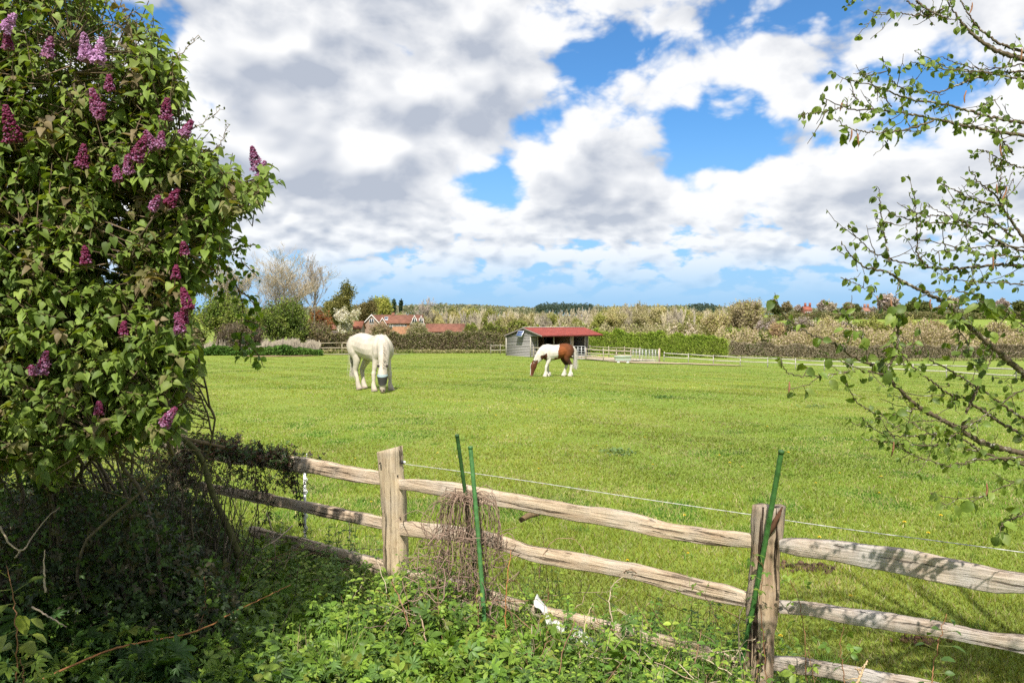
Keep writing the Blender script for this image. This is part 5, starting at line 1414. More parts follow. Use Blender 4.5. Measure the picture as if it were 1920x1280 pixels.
def build_horse(name, loc, heading, H, legs, neck, head_yaw, colour_fn, label, tailpts, mane, extra=None, belly=1.0, seed=0):
    """local axes: x forward, y left, z up, in units of the withers height H"""
    bm = bmesh.new()
    tor = [(-.535, .80, .05, .07), (-.50, .80, .13, .14), (-.43, .795, .175, .185), (-.33, .79, .195, .215), (-.20, .775, .195, .225), (-.06, .745, .205, .222),
           (.08, .725, .212, .232), (.20, .725, .195, .25), (.29, .735, .165, .255), (.37, .735, .145, .22), (.44, .735, .11, .15), (.475, .735, .05, .08)]
    rings = [ring(np.array((x, 0, z)), None, np.array((0, 0, 1.0)), np.array((0, 1.0, 0)), ry * belly, rz) for x, z, ry, rz in tor]
    loft(bm, rings)
    # haunch and shoulder masses
    for s in (-1, 1):
        path_loft(bm, [(-.40, s * .09, .93), (-.38, s * .125, .80), (-.33, s * .13, .66), (-.30, s * .12, .58)], [(.07, .10), (.105, .155), (.095, .13), (.07, .08)], (0, 1, 0))
        path_loft(bm, [(.24, s * .06, .96), (.29, s * .115, .80), (.33, s * .13, .66), (.29, s * .12, .56)], [(.04, .07), (.075, .11), (.075, .09), (.06, .06)], (0, 1, 0))
    # neck + head; neck = list of (x, y, z, side r, depth r)
    nk = neck['neck']; path_loft(bm, [p[:3] for p in nk], [p[3:5] for p in nk], neck.get('side', (0, 1, 0)), 16)
    hd = neck['head']; path_loft(bm, [p[:3] for p in hd], [(p[3] * 1.06, p[4] * 1.08) for p in hd], neck['hside'], 16)
    for e in neck['ears']:
        path_loft(bm, [e[0], e[1], e[2]], [(.022, .016), (.026, .014), (.004, .004)], neck['hside'], 8)
    for lg in legs:
        path_loft(bm, [p[:3] for p in lg], [p[3:5] for p in lg], (0, 1, 0), 12)
    bmesh.ops.scale(bm, vec=(H, H, H), verts=bm.verts)
    bmesh.ops.recalc_face_normals(bm, faces=bm.faces)
    me = bpy.data.meshes.new('tmp'); bm.to_mesh(me); bm.free()
    o = bpy.data.objects.new('tmp', me); scene.collection.objects.link(o)
    r = o.modifiers.new('r', 'REMESH'); r.mode = 'VOXEL'; r.voxel_size = 0.0135; r.use_smooth_shade = True
    sm = o.modifiers.new('s', 'SMOOTH'); sm.iterations = 7; sm.factor = .5
    dg = bpy.context.evaluated_depsgraph_get()
    me2 = bpy.data.meshes.new_from_object(o.evaluated_get(dg)); me2.name = name
    bpy.data.objects.remove(o)
    n = len(me2.vertices); co = np.zeros(n * 3, np.float32); me2.vertices.foreach_get('co', co); co = co.reshape(-1, 3).astype(float)
    col = colour_fn(co / H)
    ca = me2.color_attributes.new('Col', 'FLOAT_COLOR', 'POINT')
    c4 = np.ones((n, 4), np.float32); c4[:, :3] = col; ca.data.foreach_set('color', c4.ravel())
    me2.polygons.foreach_set('use_smooth', np.ones(len(me2.polygons), bool))
    root = thing(name, loc, label, 'horse', rz=heading)
    me2.materials.clear(); me2.materials.append(COAT)
    b = bpy.data.objects.new('body', me2); scene.collection.objects.link(b); b.parent = root
    rng = np.random.default_rng(seed)
    # tail
    a = Acc(); tp = np.array(tailpts['pts']) * H
    for i in range(170):
        o_ = rng.normal(0, 1, 3) * np.array((.018, .022, .01)) * H; o2 = rng.normal(0, 1, 3) * np.array((.03, .035, .03)) * H
        q = np.linspace(0, 1, len(tp))[:, None]
        pts = tp + o_ * np.minimum(q * 2.5, 1) + o2 * q
        a.tube(smooth_path(pts, 10), np.linspace(.0045, .002, 10), np.array(tailpts['col'][0 if rng.random() < tailpts['mix'] else 1]) * rng.uniform(.75, 1.15), 3, cap=False)
    a.tube(smooth_path(tp, 10), np.array([.035, .04, .04, .038, .035, .03, .026, .02, .012, .004]) * H, tailpts['col'][1], 8)
    a.build('tail', HAIR, root)
    # mane
    a = Acc()
    for i in range(mane['n']):
        q = rng.random(); base = np.array([np.interp(q, np.linspace(0, 1, len(mane['crest'])), [c[k] for c in mane['crest']]) for k in range(3)]) * H
        d = unit(np.array(mane['fall']) + rng.normal(0, .25, 3)); L = mane['len'] * H * rng.uniform(.5, 1.1)
        pts = [base, base + d * L * .5 + np.array(mane['out']) * H * .5, base + d * L + np.array(mane['out']) * H * .3 + (0, 0, -L * .15)]
        a.tube(smooth_path(pts, 5), [.004, .005, .004, .003, .001], np.array(mane['col']) * rng.uniform(.7, 1.15), 3, cap=False)
    a.build('mane', HAIR, root)
    if extra: extra(root, H)
    return root
COAT = mat_attr("horse_coat", .7, .12, 14, .22, .25, .006)
HAIR = mat_attr("horse_hair", .7, .25, 30, .4, .3, .004)
MASK = mat_attr("fly_mask_mesh", .75, .2, 120, .4, .3, .002)
def vn3(co, s, seed=0):
    return np.array([mnoise.fractal(Vector(p) * s + Vector((seed, 0, 0)), 1.0, 2.0, 3) for p in co])
# ---- the white horse, heading towards the camera and right; grazing, head straight to camera
Hw = 1.68
hd_w = math.atan2(-.69, .72)
hdir = np.array((math.cos(hd_w), math.sin(hd_w)))
cw = G(697, 23.7)
def loc_w(p):  # world direction (0,-1) expressed in local axes
    return p
# camera direction in local frame
c_, s_ = math.cos(-hd_w), math.sin(-hd_w)
camL = np.array((0 * c_ - (-1) * s_, 0 * s_ + (-1) * c_))      # (0,-1) rotated into local axes
perL = np.array((-camL[1], camL[0]))
def nl(base, f, z, lat=0.0):
    return (base[0] + camL[0] * f + perL[0] * lat, base[1] + camL[1] * f + perL[1] * lat, z)
nb = (.34, 0.0)
legs_w = [
    [(.29, .115, .62, .075, .085), (.285, .13, .50, .055, .062), (.30, .15, .36, .036, .040), (.30, .155, .31, .042, .044), (.305, .16, .18, .028, .030), (.31, .16, .10, .040, .042), (.33, .165, .045, .046, .055), (.34, .165, .0, .055, .068)],
    [(.29, -.115, .62, .075, .085), (.285, -.13, .50, .055, .062), (.27, -.15, .36, .036, .040), (.265, -.155, .31, .042, .044), (.265, -.16, .18, .028, .030), (.27, -.165, .10, .040, .042), (.285, -.165, .045, .046, .055), (.295, -.165, .0, .055, .068)],
    [(-.33, .12, .66, .085, .12), (-.30, .12, .55, .07, .085), (-.37, .10, .43, .05, .06), (-.42, .095, .34, .042, .052), (-.39, .09, .20, .030, .034), (-.37, .09, .10, .042, .044), (-.35, .09, .045, .046, .055), (-.335, .09, .0, .055, .068)],
    [(-.33, -.12, .66, .085, .12), (-.28, -.12, .55, .07, .085), (-.30, -.12, .43, .05, .06), (-.33, -.12, .34, .042, .052), (-.27, -.12, .20, .030, .034), (-.245, -.12, .10, .042, .044), (-.22, -.12, .045, .046, .055), (-.205, -.12, .0, .055, .068)],
]
neck_w = dict(
    neck=[(.20, 0, .80, .12, .17), (*nl((.33, 0), .05, .76), .125, .185), (*nl((.38, 0), .16, .64), .105, .15), (*nl((.40, 0), .25, .50), .085, .115), (*nl((.40, 0), .31, .40), .072, .09)],
    head=[(*nl((.40, 0), .31, .42), .06, .07), (*nl((.40, 0), .345, .36), .074, .085), (*nl((.40, 0), .355, .29), .080, .10), (*nl((.40, 0), .36, .20), .064, .075), (*nl((.40, 0), .355, .11), .048, .055), (*nl((.40, 0), .35, .05), .046, .05), (*nl((.40, 0), .345, .015), .030, .035)],
    side=(-camL[1] * 1.0, camL[0], 0), hside=(perL[0], perL[1], 0),
    ears=[[nl((.40, 0), .31, .42, s * .05), nl((.40, 0), .33, .455, s * .075), nl((.40, 0), .345, .505, s * .085)] for s in (-1, 1)])
neck_w['side'] = neck_w['hside']
def col_white(u):
    n = vn3(u, 5.0, 1); n2 = vn3(u, 14.0, 4)
    c = np.array((.47, .415, .34))[None] * np.ones((len(u), 1))
    c *= (1 + .20 * n[:, None] + .10 * n2[:, None])
    low = np.clip((.30 - u[:, 2]) / .30, 0, 1)
    c = c * (1 - .22 * low[:, None] * np.clip(.5 + n2, 0, 1)[:, None] * np.array((.5, .8, 1.2)))
    # pink skin at the muzzle and mud on the shins
    mz = np.array(nl((.40, 0), .35, .03)); d = np.linalg.norm(u - mz, axis=1)
    t = np.clip((.085 - d) / .05, 0, 1)[:, None]
    c = c * (1 - t) + np.array((.42, .30, .27)) * t
    hoof = (u[:, 2] < .045) & (np.linalg.norm(u - mz, axis=1) > .12)
    c[hoof] = np.array((.30, .24, .19))
    # inside of the ears
    for e in neck_w['ears']:
        d = np.linalg.norm(u - (np.array(e[1]) + np.array((*camL, 0)) * .02), axis=1)
        c[d < .028] = (.05, .04, .04)
    # nostrils
    for s in (-1, 1):
        d = np.linalg.norm(u - np.array(nl((.40, 0), .395, .05, s * .028)), axis=1); c[d < .016] = (.06, .04, .04)
    return c
def mask_w(root, H):
    bm = bmesh.new()
    def shell(z0, z1, g, nm, col):
        a = Acc(); hd = np.array(neck_w['head']); zs = np.linspace(z0, z1, 8); m = 20
        V = []
        for z in zs:
            o = np.argsort(hd[:, 2]); cx = np.interp(z, hd[o, 2], hd[o, 0]); cy = np.interp(z, hd[o, 2], hd[o, 1]); ra = np.interp(z, hd[o, 2], hd[o, 3]) + g; rb = np.interp(z, hd[o, 2], hd[o, 4]) + g
            th = np.linspace(0, 2 * PI, m, endpoint=False)
            for t in th:
                dz = -.028 * max(0, math.sin(t)) if z == zs[0] else 0
                V.append((cx + perL[0] * math.cos(t) * ra + camL[0] * math.sin(t) * rb, cy + perL[1] * math.cos(t) * ra + camL[1] * math.sin(t) * rb, z + dz))
        i = np.arange(len(zs) - 1)[:, None] * m; j = np.arange(m)[None]; j2 = (j + 1) % m
        F = np.stack([i + j, i + j2, i + m + j2, i + m + j], -1).reshape(-1, 4)
        a.add(np.array(V) * H, [F], col)
        return a.build(nm, MASK, root, smooth=True)
    fm = shell(.165, .30, .011, 'fly_mask', (.050, .047, .045))
    tr = shell(.302, .320, .014, 'mask_trim', (.30, .37, .38)); tr.parent = fm
    a = Acc(); cc = np.array(nl((.40, 0), .405, .385)); pp = [cc - np.array((*perL, 0)) * .03, cc + np.array((0, 0, .004)), cc + np.array((*perL, 0)) * .03]
    a.tube(np.array(pp) * H, .010, (.06, .05, .05), 6); s = a.build('mask_strap', MASK, root); s.parent = fm
crest_w = [nl((.22, 0), .0, 1.0 - .01), nl((.33, 0), .10, .925), nl((.39, 0), .25, .78), nl((.41, 0), .36, .60), nl((.40, 0), .40, .46)]
build_horse('white_horse', tuple(cw), hd_w, Hw, legs_w, neck_w, 0, col_white, 'white horse grazing head down in a grey and pale blue fly mask',
            dict(pts=[(-.52, 0, .90), (-.575, .01, .82), (-.60, .02, .60), (-.585, .03, .38), (-.57, .02, .22)], col=[(.55, .50, .42), (.42, .38, .31)], mix=.6),
            dict(n=260, crest=crest_w, fall=(perL[0] * .5, perL[1] * .5, -.6), out=(camL[0] * .03, camL[1] * .03, 0), len=.10, col=(.52, .45, .35)), mask_w, belly=1.12, seed=1)
# ---- the piebald cob, side on, facing left
Hb = 1.50
hb = R(180 + 14)
cb = G(1043, 36.6)
legs_b = [
    [(.28, .105, .62, .07, .085), (.27, .115, .50, .052, .062), (.33, .115, .36, .036, .042), (.35, .115, .31, .042, .044), (.365, .115, .18, .030, .032), (.375, .115, .10, .044, .048), (.385, .115, .045, .056, .064), (.395, .115, .0, .064, .076)],
    [(.28, -.105, .62, .07, .085), (.24, -.115, .50, .052, .062), (.235, -.115, .36, .036, .042), (.235, -.115, .31, .042, .044), (.22, -.115, .18, .030, .032), (.21, -.115, .10, .044, .048), (.225, -.115, .045, .056, .064), (.235, -.115, .0, .064, .076)],
    [(-.33, .12, .66, .085, .13), (-.30, .12, .55, .07, .095), (-.38, .10, .43, .052, .065), (-.445, .10, .335, .042, .055), (-.43, .10, .20, .032, .036), (-.42, .10, .10, .048, .052), (-.405, .10, .045, .056, .064), (-.395, .10, .0, .064, .076)],
    [(-.33, -.12, .66, .085, .13), (-.26, -.12, .55, .07, .095), (-.31, -.10, .43, .052, .065), (-.36, -.10, .335, .042, .055), (-.31, -.10, .20, .032, .036), (-.285, -.10, .10, .048, .052), (-.265, -.10, .045, .056, .064), (-.255, -.10, .0, .064, .076)],
]
neck_b = dict(
    neck=[(.20, 0, .82, .11, .15), (.34, 0, .78, .115, .20), (.46, 0, .69, .095, .165), (.57, 0, .56, .075, .125), (.655, 0, .44, .062, .088)],
    head=[(.64, 0, .46, .052, .07), (.70, 0, .385, .066, .088), (.725, 0, .31, .068, .098), (.745, 0, .22, .052, .072), (.765, 0, .12, .042, .054), (.78, 0, .055, .042, .052), (.785, 0, .02, .028, .034)],
    hside=(0, 1, 0), ears=[[(.675, s * .045, .45), (.71, s * .065, .485), (.735, s * .07, .53)] for s in (-1, 1)])
def col_pie(u):
    x, y, z = u[:, 0], u[:, 1], u[:, 2]
    n = vn3(u, 4.2, 2) * .05; n2 = vn3(u, 10, 7)
    white = np.array((.52, .48, .41)); br = np.array((.130, .042, .014)); dk = np.array((.050, .024, .016))
    xx, zz = x + n, z + n * .8
    brown = np.zeros(len(u), bool)
    brown |= (xx < -.02 - .28 * (zz - .85)) & (zz > .45)                   # rump and flank patch
    brown |= (zz < .60 + .12 * (.2 - xx)) & (zz > .44) & (xx < .14)         # belly
    brown |= (xx > .33) & (xx < .50) & (zz < .70 - .4 * (xx - .34)) & (zz > .52 + .15 * (xx - .4))   # chest patch
    hx = (xx > .60) & (zz < .515); brown |= hx
    brown |= (xx < -.22) & (zz > .345)                                      # gaskins
    blaze = (xx > .755 - (0.20 - zz) * -.12 + .03) & (zz < .42) & (np.abs(y) < .028) & hx
    c = np.where(brown[:, None], br, white)
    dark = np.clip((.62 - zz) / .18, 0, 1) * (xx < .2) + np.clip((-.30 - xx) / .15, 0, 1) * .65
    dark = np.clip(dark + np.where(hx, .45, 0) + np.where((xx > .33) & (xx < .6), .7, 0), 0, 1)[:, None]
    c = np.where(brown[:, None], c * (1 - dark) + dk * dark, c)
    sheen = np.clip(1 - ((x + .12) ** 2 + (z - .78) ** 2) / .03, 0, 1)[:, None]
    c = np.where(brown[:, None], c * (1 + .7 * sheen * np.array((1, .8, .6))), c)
    c = np.where(blaze[:, None], white, c)
    c = c * (1 + .15 * n2[:, None])
    mz = np.linalg.norm(u - np.array((.785, 0, .03)), axis=1)
    t = np.clip((.075 - mz) / .04, 0, 1)[:, None]; c = c * (1 - t) + np.array((.24, .13, .10)) * t
    hoof = (z < .035) & (x < .6); c[hoof] = (.42, .36, .30)
    for s in (-1, 1):
        d = np.linalg.norm(u - np.array((.735, s * .062, .335)), axis=1); c[d < .016] = (.01, .008, .008)
    return np.clip(c, 0, 1)
crest_b = [(.24, 0, .985), (.36, 0, .965), (.50, 0, .845), (.61, 0, .68), (.70, 0, .50)]
def feather(root, H):
    rng = np.random.default_rng(5); a = Acc()
    for lg in legs_b:
        f = np.array(lg[5][:3]) * H
        for i in range(70):
            an = rng.uniform(0, 2 * PI); d = np.array((math.cos(an) * .8 - .25, math.sin(an) * .7, 0))
            p0 = f + d * .045 * H + (0, 0, rng.uniform(-.01, .06) * H); L = rng.uniform(.05, .095) * H
            a.tube([p0, p0 + d * .022 * H + (0, 0, -L * .5), p0 + d * .035 * H + (0, 0, -L)], [.007, .007, .002], np.array((.66, .62, .54)) * rng.uniform(.8, 1.1), 4, cap=False)
    a.build('leg_feather', HAIR, root)
build_horse('piebald_horse', tuple(cb), hb, Hb, legs_b, neck_b, 0, col_pie, 'brown and white patched cob grazing in front of the field shelter',
            dict(pts=[(-.52, 0, .90), (-.575, .0, .84), (-.60, .0, .62), (-.605, .0, .40), (-.60, .0, .24)], col=[(.60, .56, .50), (.40, .36, .30)], mix=.7),
            dict(n=200, crest=crest_b, fall=(.1, .35, -.9), out=(0, .05, 0), len=.13, col=(.56, .51, .44)), feather, belly=1.1, seed=2)
# ================================================================ lilac on the left
LILAC_LEAF = mat_leaf("lilac_leaf", .32, .55, .25, 40, .35, (1.35, 1.25, .35))
HAZEL_LEAF = mat_leaf("hazel_leaf", .38, .50, .35, 60, .30, (1.3, 1.25, .4))
WEED_LEAF = mat_leaf("weed_leaf", .34, .48, .35, 50, .35, (1.25, 1.25, .4))
PETAL = mat_leaf("lilac_petal", .25, .5, .3, 200, .3, (1.2, .9, 1.2))
BARK_N = mat_attr("near_bark", .85, .2, 60, .7, .9, .004, (1, 1, .3))
def inside(px, py, poly):
    poly = np.array(poly, float); n = len(poly); res = np.zeros(len(px), bool); j = n - 1
    for i in range(n):
        xi, yi = poly[i]; xj, yj = poly[j]
        c = ((yi > py) != (yj > py)) & (px < (xj - xi) * (py - yi) / (yj - yi + 1e-9) + xi)
        res ^= c; j = i
    return res
def Pv(px, py, D):
    a, b = (px - 960) / F_PX, (640 - py) / F_PX
    dy = math.cos(PITCH) + b * math.sin(PITCH); dz = -math.sin(PITCH) + b * math.cos(PITCH)
    t = D / dy
    return np.stack([a * t, D, EYE + dz * t], 1)
LIL = [(-260, -160), (190, -120), (235, 5), (290, 30), (300, 100), (335, 130), (345, 170), (318, 215), (345, 245), (375, 262), (405, 300), (450, 335), (500, 322), (505, 350), (455, 372), (430, 400), (425, 440), (400, 480),
       (372, 530), (356, 570), (348, 610), (352, 650), (378, 690), (350, 705), (338, 760), (342, 800), (300, 812), (250, 805), (200, 840), (140, 820), (125, 890), (60, 900), (40, 860), (-30, 900), (-260, 930)]
def lilac():
    rng = np.random.default_rng(7)
    root = thing('lilac_bush', (-2.0, 4.1, 0), 'big leafy lilac bush with purple flower heads at the left', 'bush')
    O = tuple(root.location)
    N = 17500
    px = rng.uniform(-260, 520, N); py = rng.uniform(-160, 935, N)
    ok = inside(px, py, LIL); px, py = px[ok], py[ok]
    # thin the sky-lit top left corner, keep the body dense
    thin = ((py < 170) & (px > 60) & (px < 260)) | ((py < 70) & (px < 320))
    keep = rng.random(len(px)) > np.where(thin, .66, .0)
    px, py = px[keep], py[keep]
    n = len(px); print('lilac twigs', n)
    dens = vnoise(px, py, .014, 4) * .55 + vnoise(px, py, .035, 5) * .55
    kk = rng.random(n) < np.clip(dens * 2.6 - .62, .10, 1); px, py = px[kk], py[kk]; n = len(px)
    D = rng.uniform(3.35, 4.65, n); D = np.where(px > 250, rng.uniform(3.3, 4.15, n), D)
    front = rng.random(n) < .35; D[front] = rng.uniform(3.2, 3.6, front.sum())
    tips = Pv(px, py, D)
    tips = tips[tips[:, 2] > .55]; 
    n = len(tips)
    # main stems
    stems = []
    a = Acc()
    for i in range(30):
        b = np.array((rng.uniform(-2.75, -1.75), rng.uniform(4.2, 4.9), -.05)); t = tips[rng.integers(0, n)].copy()
        while t[2] < 1.7 or t[0] / t[1] > -.42: t = tips[rng.integers(0, n)].copy()
        m1 = b * .65 + t * .35 + (rng.normal(0, .1), rng.normal(0, .1), .15); m2 = b * .3 + t * .7 + (rng.normal(0, .12), rng.normal(0, .1), .05)
        pth = smooth_path([b, m1, m2, t], 26, rng, .006); stems.append(pth)
        r0 = rng.uniform(.006, .017); a.tube(pth, np.linspace(r0, .004, 26), np.array((.11, .085, .06)) * rng.uniform(.6, 1.2), 6)
    a.build('stems', BARK_N, root, O)
    a = Acc(); sec = []; S0 = np.concatenate([s[8:] for s in stems])
    for i in range(150):
        t = tips[rng.integers(0, n)]; q = S0[(((S0 - t) ** 2).sum(1) + .9 * np.maximum(0, S0[:, 2] - t[2] + .25)).argmin()]
        m = q * .5 + t * .5 + (0, 0, .05) + rng.normal(0, .03, 3); w = smooth_path([q, m, t], 12, rng, .004); sec.append(w); a.tube(w, np.linspace(.0055, .0025, 12), np.array((.15, .115, .08)) * rng.uniform(.6, 1.2), 5)
    a.build('boughs', BARK_N, root, O)
    S = np.concatenate([s[6:] for s in stems] + sec)
    # twigs
    a = Acc(); LP, LA, LN, LS, LC = [], [], [], [], []
    cen = np.array((-2.2, 4.1, 1.7))
    greens = np.array([(.150, .215, .036), (.180, .250, .044), (.110, .165, .032), (.225, .285, .060), (.195, .185, .068), (.200, .155, .080)])
    P0a, P1a = [], []
    for i in range(n):
        t = tips[i]; d2 = ((S - t) ** 2).sum(1) + .6 * np.maximum(0, S[:, 2] - t[2] + .1)
        q = S[d2.argmin()]
        out = unit(t - cen) * np.array((1, 1, .6)) + np.array((0, 0, .25)) + rng.normal(0, .35, 3)
        out = unit(out)
        L = rng.uniform(.08, .20)
        if rng.random() < .25: t = t + out * rng.uniform(.03, .12)
        s0 = t - out * L
        P0a.append(q); P1a.append(s0); P0a.append(s0); P1a.append(t)
        k_ = rng.integers(2, 6)
        sh = rng.choice(6, p=[.28, .25, .2, .13, .08, .06]); base = greens[sh]
        for j in range(k_):
            f = (j + .6) / k_; c = s0 + (t - s0) * f
            an = rng.uniform(0, PI) + (j % 2) * PI / 2
            ref = unit(np.cross(out, (0.3, .2, 1.0))); r2 = np.cross(out, ref)
            lat = ref * math.cos(an) + r2 * math.sin(an)
            for s in (-1, 1):
                dirv = unit(lat * s * .9 + out * .35 + np.array((0, -.12, -.55)) + rng.normal(0, .2, 3))
                nr = unit(np.array((0, -.45, .8)) + lat * s * .3 + rng.normal(0, .33, 3))
                sz = rng.uniform(.022, .051) * (.65 + .5 * (1 - abs(f - .5)))
                LP.append(c + dirv * .012); LA.append(dirv); LN.append(nr); LS.append(sz); LC.append(base * rng.uniform(.72, 1.28))
    prisms(a, np.array(P0a), np.array(P1a), np.full(len(P0a), .0028), np.full(len(P0a), .0016), np.array((.17, .12, .075))[None] * rng.uniform(.6, 1.2, (len(P0a), 1)))
    a.build('twigs', BARK_N, root, O)
    # unseen limbs and leaves added past the left edge to shade the lower left
    a = Acc()
    for i in range(420):
        y = rng.uniform(.55, 2.0); c = np.array((rng.uniform(-3.2, -.75 * y - .22), y, rng.uniform(2.75, 3.15)))
        if i % 26 == 0: a.tube(smooth_path([(-3.3 + rng.normal(0, .1), 4.2, 1.4), (-3.3 + rng.normal(0, .2), 3.2, 2.5), c], 14), np.linspace(.010, .003, 14), (.12, .09, .06), 5)
        for j in range(14):
            LP.append(c + rng.normal(0, .09, 3)); LA.append(unit(rng.normal(0, 1, 3) + (0, 0, -.4))); LN.append(unit(rng.normal(0, .4, 3) + (0, -.3, 1))); LS.append(rng.uniform(.04, .065)); LC.append(greens[rng.integers(0, 4)])
    a.build('added_shade_limbs', BARK_N, root, O)
    X, Y, Z = frames(np.array(LA), np.array(LN))
    a = Acc(); a.inst(T_HEART, np.array(LP), X, Y, Z, np.array(LS), np.array(LC)); a.build('foliage', LILAC_LEAF, root, O)
    print('lilac leaves', len(LP))
    # bare twigs poking into the sky
    a = Acc(); L2 = []
    for pts in ([(300, 150), (325, 118), (345, 98), (372, 66)], [(322, 270), (365, 240), (390, 225), (412, 205)], [(400, 300), (420, 255), (430, 235)], [(180, 60), (215, 45), (255, 20)], [(150, 70), (190, 30), (205, -10)], [(90, 60), (150, 10), (175, -20)], [(440, 400), (480, 378), (492, 365)], [(340, 760), (352, 700), (358, 735), (375, 770)], [(345, 800), (362, 740), (360, 722)], [(345, 835), (378, 800), (385, 770)], [(120, 140), (60, 60), (20, 30)],
                [(200, 90), (235, 60), (240, 30)], [(230, 80), (262, 50), (285, 55)]):
        D0 = rng.uniform(3.6, 4.1); w = smooth_path([P(x_, y_, D0) for x_, y_ in pts], 14, rng, .003); a.tube(w, np.linspace(.0035, .0014, 14), (.24, .19, .12), 5)
        for k_ in range(4, 14):
            for s in range(2):
                dv = unit(rng.normal(0, 1, 3) + (0, 0, .4)); e = w[k_] + dv * rng.uniform(.012, .035)
                a.tube([w[k_], e], [.0012, .0010], (.22, .17, .10), 3); L2.append(e)
    a.build('bare_twigs', BARK_N, root, O)
    L2 = np.array(L2); a = Acc(); X, Y, Z = frames(rand_unit(rng, len(L2)), rand_unit(rng, len(L2)))
    a.inst(T_OVAL, L2, X, Y, Z, rng.uniform(.008, .022, len(L2)), np.array((.12, .15, .05))[None] * rng.uniform(.6, 1.4, (len(L2), 1))); a.build('buds', LILAC_LEAF, root, O)
    # flower heads
    bud = bmesh.new(); bmesh.ops.create_icosphere(bud, subdivisions=1, radius=1); bv = np.array([v.co[:] for v in bud.verts]); bf = np.array([[v.index for v in f.verts] for f in bud.faces]); bud.free()
    pet = []
    for q in range(4):
        an = q * PI / 2; c, s = math.cos(an), math.sin(an); pet += [(0, 0, 0), (c * .6 - s * .38, s * .6 + c * .38, .12), (c * 1.1, s * 1.1, -.05), (c * .6 + s * .38, s * .6 - c * .38, .12)]
    pv = np.array(pet, float); pf = np.array([(i * 4, i * 4 + 1, i * 4 + 2, i * 4 + 3) for i in range(4)])
    heads = [(18, 232, 62, 0, -8), (92, 88, 34, .5, 12), (160, 88, 46, .9, -5), (186, 94, 44, 1, 8), (178, 190, 42, .3, -10), (190, 208, 26, .3, 25), (155, 293, 40, .1, 5), (282, 262, 34, .4, -30), (312, 205, 36, .2, 10), (352, 240, 30, .35, 25), (302, 262, 26, .4, 5), (262, 280, 48, .2, 22),
             (240, 308, 30, .35, 0), (478, 298, 42, .5, -12), (492, 318, 30, .7, 20), (292, 380, 26, .45, 30), (325, 370, 34, 0, 25), (18, 42, 34, .9, 30), (14, 76, 30, .2, 0), (82, 680, 40, .4, 15), (60, 694, 16, .4, 0), (318, 780, 38, .35, 40), (205, 155, 26, .2, 0), (348, 560, 38, 0, -15), (335, 605, 34, .3, -15), (345, 590, 30, .1, 10), (160, 478, 30, 0, 0), (232, 615, 22, 0, 5), (330, 510, 24, 0, 0), (185, 765, 22, .1, 0), (345, 465, 20, .2, 0), (220, 325, 26, .3, -10)]
    deep, pale = np.array((.155, .014, .055)), np.array((.58, .34, .58))
    for (hx, hy, hl, open_, tilt) in heads:
        D0 = rng.uniform(3.04, 3.2) if hx < 400 else 3.7
        c = P(hx, hy, D0); Lh = hl * 2 / F_PX * D0 * .54; ax = np.array((math.sin(R(tilt)), rng.normal(0, .15), math.cos(R(tilt)))); ax = unit(ax)
        a = Acc(); b0 = c - ax * Lh / 2
        a.tube([b0 - ax * .03, b0 + ax * Lh * .95], [.003, .0012], (.16, .10, .06), 5)
        m = int(70 + hl * 3.2); t = rng.random(m) ** 1.15; an = rng.uniform(0, 2 * PI, m)
        s1 = unit(np.cross(ax, (0, 1, .1))); s2 = np.cross(ax, s1); rr = Lh * .24 * (1 - t) ** .8 * rng.uniform(.55, 1.1, m) + .004
        nn = s1 * np.cos(an)[:, None] + s2 * np.sin(an)[:, None]
        pos = b0 + ax * (t * Lh)[:, None] + nn * rr[:, None]
        Zd = unit(nn + ax * .35 + rng.normal(0, .25, (m, 3))); X, Y, Z = frames(rand_unit(rng, m), Zd)
        isb = rng.random(m) > open_ * (1.1 - t)
        mixv = np.clip(open_ * .8 + rng.normal(0, .18, m) - t * .25, 0, 1)[:, None]; col = deep * (1 - mixv) + pale * mixv
        nb_ = isb.sum()
        if nb_: a.inst((bv, [bf], np.ones(len(bv))), pos[isb], X[isb], Y[isb], Z[isb], np.stack([np.full(nb_, .0045), np.full(nb_, .0045), np.full(nb_, .0065)], 1), col[isb])
        if (~isb).sum(): a.inst((pv, [pf], np.tile([.8, 1, 1.1, 1], 4)), pos[~isb], X[~isb], Y[~isb], Z[~isb], rng.uniform(.008, .0115, (~isb).sum()), col[~isb] * 1.15)
        fo = a.build('flower_head', PETAL, root, O)
        if open_ > .8: fo['label'] = 'pale lilac flower head fully open'
    return root
LILACO = lilac()
